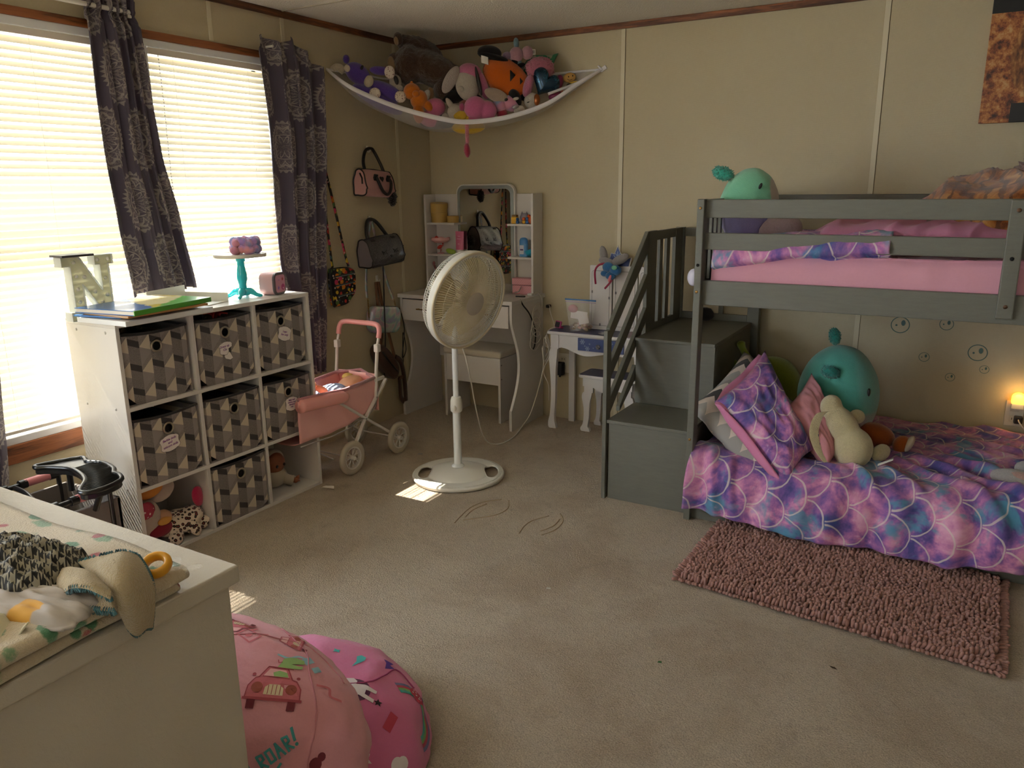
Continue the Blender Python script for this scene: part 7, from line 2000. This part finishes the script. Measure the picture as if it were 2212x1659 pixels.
e(o, 'head', wp, (2, 0, 17, 17)); e(o, 'muzzle', mat('bronze_lame', '#9a5a30', rough=.3, metal=.7), (11, 1, 7, 12, 0, 5, -13)); e(o, 'body', plush('unicorn_pink', '#c0718e'), (-6, 30, 11, 24, -.3)); e(o, 'closed_eye', black_thread, (-8, -4, 3, 1, .3, 1, -14)); e(o, 'collar', plush('collar_pink', '#b9748c'), (8, -17, 14, 5))
def m_hippo():
    def f(): return ramp(tnoise(coord('Object'), 15, 2, .5), [(.4, '#7f8fae'), (.5, '#a87a9c'), (.6, '#bd7f93')])
    return mat('tie_dye_hippo', fn=f, rough=.95, sheen=.4)
o = toy('tie_dye_dragon', (-2.185, 3.70, 1.752), 'pink and blue tie-dye plush with a silver horn beside the red berry plush'); e(o, 'head', m_hippo(), (10, 2, 20, 17, -.2)); e(o, 'body', m_hippo(), (-14, -2, 17, 14)); e(o, 'eye', black_thread, (-2, 8, 4, 3, .4, 2, -17)); e(o, 'horn', mat('silver_lame', '#a8a5a8', rough=.3, metal=.7), (18, -6, 8, 4, .3, 4, -14)); e(o, 'ear', wp, (14, 15, 6, 4, .3))
o = toy('badger_plush', (-2.135, 3.735, 1.762), 'black and white plush head between the tie-dye dragon and the unicorn'); e(o, 'head', fold_, (-6, 8, 13, 20, .4)); e(o, 'face', wp, (2, -16, 12, 9, .3, 8, -6)); e(o, 'ear', wp, (-6, 6, 7, 4, .2, 4, -12))
o = toy('berry_plush', (-2.205, 3.69, 1.708), 'small knitted red berry plush at the hammock edge'); e(o, 'body', plush('berry_red', '#b03048', d=.004), (0, 0, 12, 11), fn=bumpy(6, .06))
o = toy('magenta_fish', (-1.965, 3.885, 1.855), 'small shiny magenta plush fish right of the sequin heart'); mg = mat('magenta_lame', '#7a2a50', rough=.35, metal=.3); e(o, 'body', mg, (-2, 4, 9, 15, -.2)); e(o, 'fin', mat('copper_lame', '#b06a5a', rough=.3, metal=.6), (2, -12, 4, 7, .2, 3, -4)); e(o, 'tail', mg, (-10, -24, 16, 9, .3))
o = toy('small_doll', (-1.925, 3.925, 1.868), 'tiny doll with a smiling yellow face by the right hammock hook', 'doll'); e(o, 'face', mat('doll_yellow_face', '#c79a55', rough=.6), (-2, 8, 14, 10, .2, 6)); e(o, 'suit', fold_, (0, -11, 10, 8)); e(o, 'shoe', wp, (-7, -16, 5, 5, 0, 4, -4)); e(o, 'shoe', wp, (8, -13, 6, 6, 0, 4, -4)); e(o, 'collar', yp, (6, -2, 10, 3, .2)); e(o, 'eye', black_thread, (-5, 9, 1.2, 1.6, 0, 1, -6)); e(o, 'eye', black_thread, (4, 11, 1.2, 1.6, 0, 1, -6))
b = MB(); b.tube([Vector(p) * KP for p in ((-8, -6.5, 4), (-3, -7, 1.5), (3, -6.5, 4))], .0012, 5); b.build('smile', black_thread, o)
o = toy('coral_plush', (-2.40, 3.60, 1.765), 'dull coral plush wedged between the yellow bunny and the black plush'); e(o, 'body', plush('coral', '#a5675c'), (10, 0, 16, 10, .3)); e(o, 'ear', plush('coral'), (26, 6, 9, 7)); e(o, 'snout', plush('olive_plush', '#857a3a'), (58, -10, 18, 14))

# ---------------------------------------------------------------- bags hanging on the left wall
def hook(y, z, label):
    o = empty('wall_hook', (XL, y, z), label=label, cat='hook')
    b = MB(); b.box((.003, 0, 0), (.006, .018, .034)); b.build('plate', hkm, o, bevel=.002); b = MB(); b.tube(spline([(.005, 0, -.004), (.012, 0, -.016), (.022, 0, -.014), (.024, 0, -.004)], 4), .0035, 8); b.build('prong', hkm, o, smooth=180)
hook(3.405, 1.542, 'small white adhesive hook holding the pink bowling bag'); hook(3.392, 1.172, 'white adhesive hook holding the grey cat face bag'); hook(3.43, .842, 'white adhesive hook holding the brown backpack')
black_pu = mat('black_vinyl', '#121113', rough=.4)
def bowling(name, y0, y1, z0, z1, x0, dep, m, label, end_m=None, tilt=0.0):
    """half-round handbag: section in xz swept along y with piped ends"""
    o = empty(name, (XL + .008, (y0 + y1) / 2, z0), label=label, cat='handbag'); o.rotation_euler = (tilt, 0, 0)
    hh = z1 - z0; sec = spline([(.004, .01, 0), (.004, hh * .6, 0), (.02, hh * .92, 0), (dep * .45, hh, 0), (dep * .72, hh * .86, 0), (dep * .96, hh * .35, 0), (dep * .97, .03, 0), (dep * .80, 0, 0), (.03, 0, 0)], 5, closed=True)
    sec = [(p.x, p.y) for p in sec]; n = len(sec); w = y1 - y0; b = MB(); ns = 14; cx, cz = dep * .5, hh * .42
    def ring(t):
        y = -w / 2 + w * t; k = 1 - .10 * abs(2 * t - 1) ** 3; return [(cx + (x - cx) * k + .002 * sin(t * 17 + i), y, cz + (z - cz) * (1 - .04 * abs(2 * t - 1) ** 2)) for i, (x, z) in enumerate(sec)]
    vs = []; fs = []
    for j in range(ns + 1): vs += ring(j / ns)
    for j in range(ns):
        for k in range(n): l = (k + 1) % n; fs.append((j * n + k, (j + 1) * n + k, (j + 1) * n + l, j * n + l))
    b.use(m); b.add(vs, fs); b.use(end_m or m); b.add(ring(0), [tuple(range(n))]); b.add(ring(1), [tuple(reversed(range(n)))])
    b.build('body', None, o, smooth=50)
    for t in (0, 1):
        b = MB(); b.tube(ring(t), .0042, 6, closed=True); b.build('piping', black_pu, o, smooth=180)
    b = MB(); b.tube([(dep * .45 + .004, -w / 2 * .98, hh * .97), (dep * .45, 0, hh + .001), (dep * .45 + .004, w / 2 * .98, hh * .97)], .004, 6); b.build('zipper', black_pu, o, smooth=180)
    return o, sec
def handle(o, pts, r, m=black_pu, name='handle', n=8):
    b = MB(); b.tube(spline(pts, n), r, 8); return b.build(name, m, o, smooth=180)
pinkbag = fabric('pink_bag', '#bf8f8c', d=.0006)
o, sec = bowling('pink_handbag', 3.265, 3.50, 1.292, 1.432, 0, .105, pinkbag, 'pink bowling handbag with black piping and a black heart, hanging highest on the left wall', tilt=-.06)
handle(o, [(.045, -.07, .132), (.03, -.065, .18), (.016, -.03, .238), (.013, .02, .254), (.016, .045, .235), (.035, .075, .17), (.048, .085, .128)], .0085)
handle(o, [(.10, -.042, .098), (.112, -.040, .075), (.118, -.012, .03), (.120, .02, .012), (.119, .05, .03), (.113, .064, .075), (.10, .063, .095)], .0085)
for y in (-.042, .063):
    b = MB(); b.box((.093, y, .098), (.012, .024, .034), (0, .35, 0)); b.build('handle_tab', black_pu, o, bevel=.003)
heart = [(16 * sin(a) ** 3 / 17, (13 * cos(a) - 5 * cos(2 * a) - 2 * cos(3 * a) - cos(4 * a)) / 17) for a in np.linspace(0, 2 * pi, 28, endpoint=False)]
b = MB(); b.prism([(x * .017, y * .017) for x, y in heart], .003, plane_M((.091, .012, .093), (0, 1, 0), (1, 0, .36))); b.build('heart', black_pu, o)
b = MB(); b.tube([(.05, -.1175, .115), (.066, -.1185, .09), (.068, -.119, .06)], .005, 6); b.build('zipper_end', black_pu, o)
tuft('pom', (.085, .108, -.005), (.022, .024, .040), plush('black_fur', '#0e0d0e', d=.003), o, None, 21)
def m_greyg():
    def f():
        v = tvor(coord('Object'), 420, 'F1', 1); return mixc('#3f3d40', '#8a8489', xyz(v)[0].step(.6, 1) * .6)
    return mat('grey_glitter', fn=f, rough=.35, metal=.25)
o, sec = bowling('cat_handbag', 3.268, 3.545, .925, 1.080, 0, .12, m_greyg(), 'grey glitter handbag with a sleeping cat face and black handles on the left wall', end_m=mat('silver_glitter', '#7d757a', rough=.35, metal=.4), tilt=.06)
handle(o, [(.05, -.085, .135), (.035, -.08, .18), (.016, -.045, .235), (.014, -.012, .247), (.018, .03, .228), (.04, .065, .17), (.055, .085, .13)], .010)
b = MB(); b.box((.055, -.0, .012), (.104, .262, .028)); b.build('bottom_panel', black_pu, o, bevel=.008)
for y in (-.085, .085):
    b = MB(); b.box((.064, y, .125), (.016, .034, .05), (0, .6, 0)); b.build('handle_tab', black_pu, o, bevel=.003)
for y in (-.035, .062):                                   # sleeping eyes with lashes
    b = MB(); b.tube([(.109, y - .018, .080), (.1125, y, .072), (.111, y + .018, .080)], .0022, 6)
    for k in (-1, 0, 1): b.tube([(.1125, y + .012 * k, .073), (.1165, y + .016 * k, .062)], .0014, 5)
    b.build('sleeping_eye', black_pu, o)
b = MB(); b.prism([(x * .008, y * .008) for x, y in heart], .003, plane_M((.1165, .015, .048), (0, 1, 0), (1, 0, .2))); b.build('nose', black_pu, o)
b = MB()
for s in (-1, 1):
    for k in range(3): b.tube([(.1185, .015 + s * .016, .046 - .006 * k), (.1175, .015 + s * .045, .052 - .013 * k)], .0009, 4)
b.build('whiskers', black_pu, o)
tuft('pom', (.05, .165, .06), (.024, .030, .040), plush('black_fur'), o, (-.5, 0, 0), 23)
cordobj([(XL + .10, 3.375, .955), (XL + .085, 3.385, .75), (XL + .07, 3.395, .5), (XL + .045, 3.40, .28)], .0042, bcord, 'long thin black strap hanging down from the grey cat handbag')
def m_flo():
    def f():
        c = coord('Object'); v = tvor(c, 34, 'F1', 1); d = tvor(c, 34); d2 = tvor(coord('Object', loc=(3, 7, 1)), 46); n = tnoise(c, 60, 2)
        k = ramp(xyz(v)[0], [(0, '#b8342c'), (.2, '#cf7a20'), (.4, '#c23a62'), (.58, '#4f6f3a'), (.74, '#d6b43a'), (.88, '#3f5f78')], 'CONSTANT')
        k = mixc('#110e10', k, (d + (n - .5) * .3).step(.52, .44)); k = mixc(k, '#d9cabb', d2.step(.24, .18)); return mixc(k, '#a52f2f', d2.step(.10, .07))
    return mat('floral_quilt', fn=f, rough=.8)
flo = m_flo()
o = empty('floral_bag', (XL + .01, 3.115, .742), label='black floral quilted crossbody bag hanging beside the right curtain', cat='handbag')
sec = [(p.x, p.y) for p in spline([(-.085, .175, 0), (-.08, .012, 0), (-.055, -.004, 0), (.01, 0, 0), (.05, .03, 0), (.078, .06, 0), (.085, .15, 0), (.055, .182, 0), (-.05, .188, 0)], 5, closed=True)]
b = MB(); b.prism(sec, .042, Matrix(((0, 0, 1, 0), (1, 0, 0, 0), (0, 1, 0, 0), (0, 0, 0, 1)))); b.build('body', flo, o, bevel=.010, seg=3, smooth=50)
for z in (.155, .108, .052):
    b = MB(); b.box((.043, -.002, z), (.006, .15 - .02 * (z < .1), .006), (.05, 0, 0)); b.build('zipper', black_pu, o, bevel=.001); b = MB(); b.box((.046, -.002, z - .004), (.002, .145 - .02 * (z < .1), .003), (.05, 0, 0)); b.build('zipper_edge', mat('teal_edge', '#6f8a90', rough=.6), o)
b = MB(); b.tube([(.02, q[0], q[1]) for q in sec], .006, 6, closed=True); b.build('binding', black_pu, o, smooth=180)
def ribbon(pts, w, m, name, parent, loc, up=Vector((0, 1, 0)), th=.002):
    P_ = spline(pts, 8); b = MB(); n = len(P_) - 1
    def f(u, v):
        i = u * n; k = min(int(i), n - 1); p = P_[k].lerp(P_[k + 1], i - k); t = (P_[k + 1] - P_[k]).normalized(); s = t.cross(Vector((1, 0, .02))).normalized()
        return p + s * w * (v - .5) - loc
    b.grid(n, 2, f); return b.build(name, m, parent, smooth=180, solid=th)
fl = Vector(o.location)
ribbon([(XL + .045, 3.155, .935), (XL + .035, 3.145, 1.0), (XL + .022, 3.10, 1.25), (XL + .016, 3.062, 1.42), (XL + .012, 3.035, 1.56)], .016, flo, 'strap', o, fl)
ribbon([(XL + .03, 3.05, .93), (XL + .02, 3.045, 1.1), (XL + .014, 3.035, 1.35), (XL + .012, 3.03, 1.56)], .016, flo, 'strap', o, fl)
def m_holo():
    def f():
        n = tnoise(coord('Object'), 9, 2, .5, 1.0); return ramp(n, [(.36, '#a9a0c4'), (.44, '#9fc2bd'), (.50, '#c9cfc4'), (.56, '#c7a9bd'), (.64, '#a7bccb')])
    return mat('holographic_vinyl', fn=f, rough=.18, metal=.45)
hol = m_holo(); goldc = mat('gold_chain', '#a9853f', rough=.25, metal=1)
o = empty('holographic_bag', (XL + .01, 3.43, .61), label='shiny holographic shoulder bag on a gold chain, hanging above the brown backpack', cat='handbag'); ho = Vector(o.location)
b = MB(); b.prism(rr_outline(.262, .155, .05), .055, Matrix(((0, 0, 1, 0), (1, 0, 0, 0), (0, 1, 0, 0), (0, 0, 0, 1))) @ Matrix.Rotation(-.14, 4, 'Z')); b.build('body', hol, o, bevel=.018, seg=4, smooth=50)
b = MB(); b.tube([Matrix.Rotation(-.14, 3, 'X') @ Vector((.045, x, z)) for x, z in rr_outline(.250, .143, .046)], .004, 6, closed=True); b.build('piping', mat('holo_edge', '#8f9496', rough=.2, metal=.6), o, smooth=180)
ribbon([(XL + .035, 3.30, .75), (XL + .03, 3.305, .83), (XL + .02, 3.34, 1.0), (XL + .018, 3.385, 1.16)], .016, hol, 'strap', o, ho); ribbon([(XL + .035, 3.525, .715), (XL + .03, 3.48, .83), (XL + .022, 3.43, 1.0), (XL + .018, 3.395, 1.16)], .018, hol, 'strap', o, ho)
for y0, z0, y1, z1 in ((3.30, .745, 3.302, .635), (3.527, .71, 3.562, .60)):
    b = MB(); n = 12
    for k in range(n):
        t = (k + .5) / n; c_ = Vector((XL + .040, lerp(y0, y1, t), lerp(z0, z1, t))) - ho
        b.tube([c_ + Vector(((.0045 * cos(a) if k % 2 else 0), (0 if k % 2 else .0045 * cos(a)), .0065 * sin(a))) for a in [2 * pi * j / 8 for j in range(8)]], .0013, 5, closed=True)
    b.build('chain', goldc, o, smooth=180)
brl = fabric('brown_leather', '#4a3124', d=.0004); brl2 = mat('brown_strap', '#6a4428', rough=.5)
o = empty('brown_backpack', (XL + .01, 3.40, .30), label='small brown leather backpack with hanging straps, lowest on the left wall', cat='backpack'); ho = Vector(o.location)
b = MB(); b.prism([(p.x, p.y) for p in spline([(-.085, .15, 0), (-.07, .085, 0), (.0, .0, 0), (.06, -.045, 0), (.095, -.02, 0), (.10, .03, 0), (.055, .10, 0), (.0, .155, 0), (-.05, .18, 0)], 5, closed=True)], .075, Matrix(((0, 0, 1, 0), (1, 0, 0, 0), (0, 1, 0, 0), (0, 0, 0, 1)))); b.build('body', brl, o, bevel=.02, seg=4, smooth=50)
b = MB(); b.tube([(.078, -.055, .14), (.082, 0, .07), (.078, .075, .0)], .005, 6); b.build('zipper', black_pu, o, smooth=180)
ribbon([(XL + .02, 3.40, .825), (XL + .03, 3.395, .70), (XL + .035, 3.41, .55), (XL + .04, 3.38, .45)], .024, brl2, 'strap', o, ho, th=.004); ribbon([(XL + .02, 3.42, .825), (XL + .03, 3.44, .65), (XL + .04, 3.47, .50), (XL + .05, 3.50, .36)], .022, brl2, 'strap', o, ho, th=.004)
ribbon([(XL + .06, 3.49, .38), (XL + .05, 3.55, .34), (XL + .04, 3.585, .25), (XL + .035, 3.60, .15), (XL + .035, 3.60, .085)], .032, brl, 'strap', o, ho, th=.005); ribbon([(XL + .05, 3.53, .25), (XL + .04, 3.545, .2), (XL + .03, 3.56, .12), (XL + .03, 3.59, .082)], .030, brl, 'strap', o, ho, th=.005)
b = MB(); b.box(Vector((XL + .045, 3.548, .245)) - ho, (.012, .035, .02)); b.build('buckle', brl2, o, bevel=.003)
cordobj([(XL + .05, 3.56, .66), (XL + .04, 3.61, .53), (XL + .035, 3.585, .36), (XL + .03, 3.63, .40), (XL + .035, 3.60, .50), (XL + .03, 3.595, .22)], .003, bcord, 'thin black cord looping between the holographic bag and the vanity side')

# ---------------------------------------------------------------- doll stroller with a doll
SR = empty('doll_stroller', (-2.60, 2.80, 0), label='pink doll stroller with white frame and spoked wheels, parked by the cube shelf', cat='doll stroller'); so_ = Vector(SR.location)
frm = mat('stroller_white', '#d6d1cb', rough=.35); tire = mat('tire_cream', '#b5ac9c', rough=.75); vin = mat('pink_vinyl', '#e6aaa6', rough=.38, sheen=.1)
def st(name, pts, r, m=frm, n=10, sm=60): b = MB(); b.tube([Vector(p) - so_ for p in pts], r, n); return b.build(name, m, SR, smooth=sm)
wheel0 = None
for x in (-2.455, -2.742):
    for y in (2.662, 3.020):
        M = Matrix.Translation(Vector((x, y, .0835)) - so_) @ Matrix.Rotation(pi / 2, 4, 'Y')
        w = MB(); w.lathe([(.056, -.010), (.064, -.013), (.076, -.012), (.083, -.006), (.0835, 0), (.083, .006), (.076, .012), (.064, .013), (.056, .010)], 40, M, caps=False); w = w.build('wheel', tire, SR, smooth=60)
        b = MB(); b.lathe([(.049, -.008), (.058, -.009), (.058, .009), (.049, .008), (.049, -.008)], 40, M, caps=False); b.build('rim', frm, w, smooth=40)
        b = MB(); b.lathe([(.001, -.016), (.010, -.016), (.012, -.010), (.012, .010), (.010, .018), (.001, .019)], 20, M, caps=False)
        for k in range(7):
            for s in (-.22, .22):
                a = 2 * pi * k / 7 + .2; b.tube([M @ Vector((.010 * cos(a), .010 * sin(a), 0)), M @ Vector((.032 * cos(a + s * .3), .032 * sin(a + s * .3), 0)), M @ Vector((.051 * cos(a + s), .051 * sin(a + s), 0))], .0024, 5)
        b.build('spokes', frm, w, smooth=60)
for y in (2.662, 3.020): st('axle', [(-2.742, y, .0835), (-2.455, y, .0835)], .004)
st('axle', [(-2.735, 2.60, .12), (-2.47, 2.55, .11)], .003)
for x in (-2.468, -2.728):
    for q in ([(2.600, .376), (2.79, .245), (2.90, .170), (3.015, .092)], [(2.958, .408), (2.873, .330), (2.786, .245), (2.672, .095)]):
        for (y0, z0), (y1, z1) in zip(q, q[1:]):
            b = MB(); b.bar(Vector((x, y0, z0)) - so_, Vector((x, y1, z1)) - so_, .011, .017, (1, 0, 0)); b.build('frame_strut', frm, SR, bevel=.002)
    st('handle_leg', [(x, 2.873, .330), (x, 2.885, .44), (x, 2.905, .585)], .0085); st('handle_leg', [(x, 2.905, .585), (x, 2.918, .625)], .0065)
    b = MB(); b.box(Vector((x, 2.904, .575)) - so_, (.026, .028, .04)); b.build('clamp', frm, SR, bevel=.005)
    b = MB(); b.box(Vector((x, 2.905, .42)) - so_, (.012, .075, .018)); b.build('lock_lever', frm, SR, bevel=.003)
    for (y, z) in ((2.873, .332), (2.786, .245)):
        b = MB(); b.ball(Vector((x + (.008 if x > -2.6 else -.008), y, z)) - so_, (.004, .006, .006), 8); b.build('rivet', mat('rivet', '#9a948c', rough=.3, metal=.6), SR)
hp = spline([(-2.468, 2.918, .622), (-2.468, 2.926, .655), (-2.480, 2.932, .680), (-2.515, 2.935, .688), (-2.60, 2.936, .688), (-2.68, 2.935, .688), (-2.715, 2.932, .680), (-2.728, 2.926, .655), (-2.728, 2.918, .622)], 6)
st('handle_grip', hp, .0125, mat('pink_foam', '#e39a98', rough=.55), 14, 180)
prof = [(2.36, .44, .22), (2.45, .44, .218), (2.55, .432, .214), (2.66, .418, .220), (2.74, .420, .232), (2.82, .426, .250), (2.87, .430, .275), (2.895, .432, .33)]
def tubf(u, v):                                             # open tub: along y, then round the U section
    i = u * (len(prof) - 1); k = min(int(i), len(prof) - 2); t = i - k; y, zt, zb = [lerp(a, c_, t) for a, c_ in zip(prof[k], prof[k + 1])]
    s = v * 2 - 1; q = abs(s)
    if q > .45: x = (.128 - .012 * (1 - (q - .45) / .55)) * (1 if s > 0 else -1); z = lerp(zb + .02, zt, (q - .45) / .55)
    else: x = .116 * s / .45; z = zb + .02 * (q / .45) ** 3
    return Vector((-2.598 + x + .003 * sin(y * 40 + z * 30), y, z)) - so_
b = MB(); b.grid(40, 40, tubf); b.build('tub', vin, SR, smooth=180, solid=.004)
b = MB(); b.grid(20, 10, lambda u, v: Vector((-2.598 + .128 * (2 * u - 1), 2.893 + .004 * sin(u * 9) + .03 * (1 - (2 * u - 1) ** 2) * (1 - abs(2 * v - 1)) * .6, lerp(.26, .445, v) + .0 * u)) - so_); b.build('back_panel', vin, SR, smooth=180, solid=.004)
st('rim_piping', [(-2.470, 2.36, .442), (-2.470, 2.66, .420), (-2.470, 2.87, .432), (-2.60, 2.925, .447), (-2.726, 2.87, .432), (-2.726, 2.66, .420), (-2.726, 2.36, .442)], .009, plush('pink_ruffle', '#c98a92', d=.003), 8, 180)
st('bottom_piping', [(-2.476, y, zb + .004) for y, _, zb in prof], .004, mat('grey_piping', '#9d9894', rough=.6), 6, 180); st('bottom_piping', [(-2.720, y, zb + .004) for y, _, zb in prof], .004, mat('grey_piping'), 6, 180)
st('bumper_pad', spline([(-2.462, 2.36, .412), (-2.458, 2.50, .404), (-2.456, 2.60, .396), (-2.462, 2.675, .388)], 6), [.030] * 14 + [.028, .024, .018, .010, .004], mat('glossy_pink', '#ea9f9c', rough=.12, spec=.7, coat=.5), 18, 180)
DO = empty('stroller_doll', (-2.60, 2.72, .33), label='doll in a blue gingham dress lying in the pink doll stroller', cat='doll'); dsk = mat('doll_peach', '#cf9773', rough=.5)
def m_ging():
    def f():
        x, y, z = xyz(coord('Object')); a = ((x + z * .6) * 90).frac() < .5; b_ = (y * 90).frac() < .5; return mixc(mixc('#bfc6d6', '#8a9cc0', a), '#6f86b4', b_ * .5)
    return mat('blue_gingham', fn=f, rough=.85)
b = MB(); b.ball((0, -.015, .045), (.075, .085, .045), 24, (.1, 0, 0), bumpy(4, .06)); b.build('dress', m_ging(), DO, smooth=180); b = MB(); b.ball((.01, .11, .06), (.062, .075, .042), 24, (.25, 0, 0)); b.build('body', dsk, DO, smooth=180)
b = MB(); b.ball((-.03, .14, .09), (.03, .028, .02), 16, None, bumpy(7, .2)); b.build('hair', mat('doll_blond', '#c9a456', rough=.6), DO, smooth=180)
b = MB(); b.tube(spline([(.0, -.05, .055), (.02, -.10, .085), (.012, -.13, .105)], 6), [.018] * 7 + [.017, .016, .015, .014, .012, .01][:6], 12); b.ball((.01, -.14, .115), (.018, .012, .018), 14)
for k in range(4): b.tube([(.0 + .006 * k, -.148, .12), (-.004 + .009 * k, -.162, .135 - .003 * abs(k - 1.5))], [.0048, .0035], 7)
b.tube([(.024, -.138, .112), (.034, -.146, .120)], [.005, .0035], 7); b.build('arm', dsk, DO, smooth=180)

# ---------------------------------------------------------------- scraps on the carpet
def scrap(pts, z, m, label, at, rz=0, cat='scrap', name='paper_scrap', bend=.0):
    b = MB(); b.prism(pts, .0008); o = b.build(name, m, at=(at[0], at[1], z)); o.rotation_euler = (bend, 0, rz); return tag(o, label, cat)
pw = mat('scrap_white', '#d6d0c4', rough=.7)
scrap([(-.012, -.008), (.012, -.008), (.012, .008), (-.012, .008)], .004, mat('scrap_grey', '#b5b0ac', rough=.7), 'tiny grey paper square on the carpet between the stroller wheel and the fan', (-2.34, 3.046), .5)
scrap([(-.03, -.004), (.03, -.012), (.022, .010), (-.02, .008)], .010, pw, 'folded white paper scrap at the right foot of the cube shelf', (-2.425, 2.462), .4, bend=.25)
scrap([(-.008, -.004), (.008, -.004), (.006, .005), (-.007, .004)], .004, pw, 'small pale crumb of paper in the middle of the open carpet', (-1.118, 2.137), .3)
leafm = mat('dry_leaf', '#4a3a24', rough=.8)
scrap([(-.012, -.003), (.0, -.005), (.012, .002), (.0, .005)], .004, leafm, 'dark dry leaf bit on the carpet in front of the rug', (-.204, 2.129), -.6, 'leaf', 'leaf_bit')
scrap([(-.006, -.004), (.006, -.003), (.005, .005), (-.004, .004)], .004, mat('green_bit', '#3f6a3a', rough=.8), 'tiny green bit on the carpet left of the rug front', (-.641, 1.915), .2, 'scrap', 'green_bit')
# curved dents the fan base left in the pile
ridge = m_carpet()
dl = bpy.data.objects['floor']
def dent(pts):
    b = MB(); b.tube([Vector((x, y, .0005)) for x, y in [(p.x, p.y) for p in spline([(a, c_, 0) for a, c_ in pts], 8)]], .0026, 6); b.build('pile_dent', mat('carpet_dent', '#b09a7c', rough=1), dl, smooth=180)
dent([(-1.706, 2.43), (-1.722, 2.50), (-1.735, 2.60), (-1.715, 2.68), (-1.665, 2.735)]); dent([(-1.69, 2.47), (-1.66, 2.505), (-1.60, 2.58), (-1.59, 2.66), (-1.63, 2.74)]); dent([(-1.70, 2.50), (-1.712, 2.58), (-1.695, 2.66)])
dent([(-1.424, 2.47), (-1.44, 2.54), (-1.437, 2.604), (-1.40, 2.68)]); dent([(-1.34, 2.50), (-1.315, 2.57), (-1.325, 2.66), (-1.369, 2.722)]); dent([(-1.36, 2.53), (-1.338, 2.60), (-1.345, 2.67)])
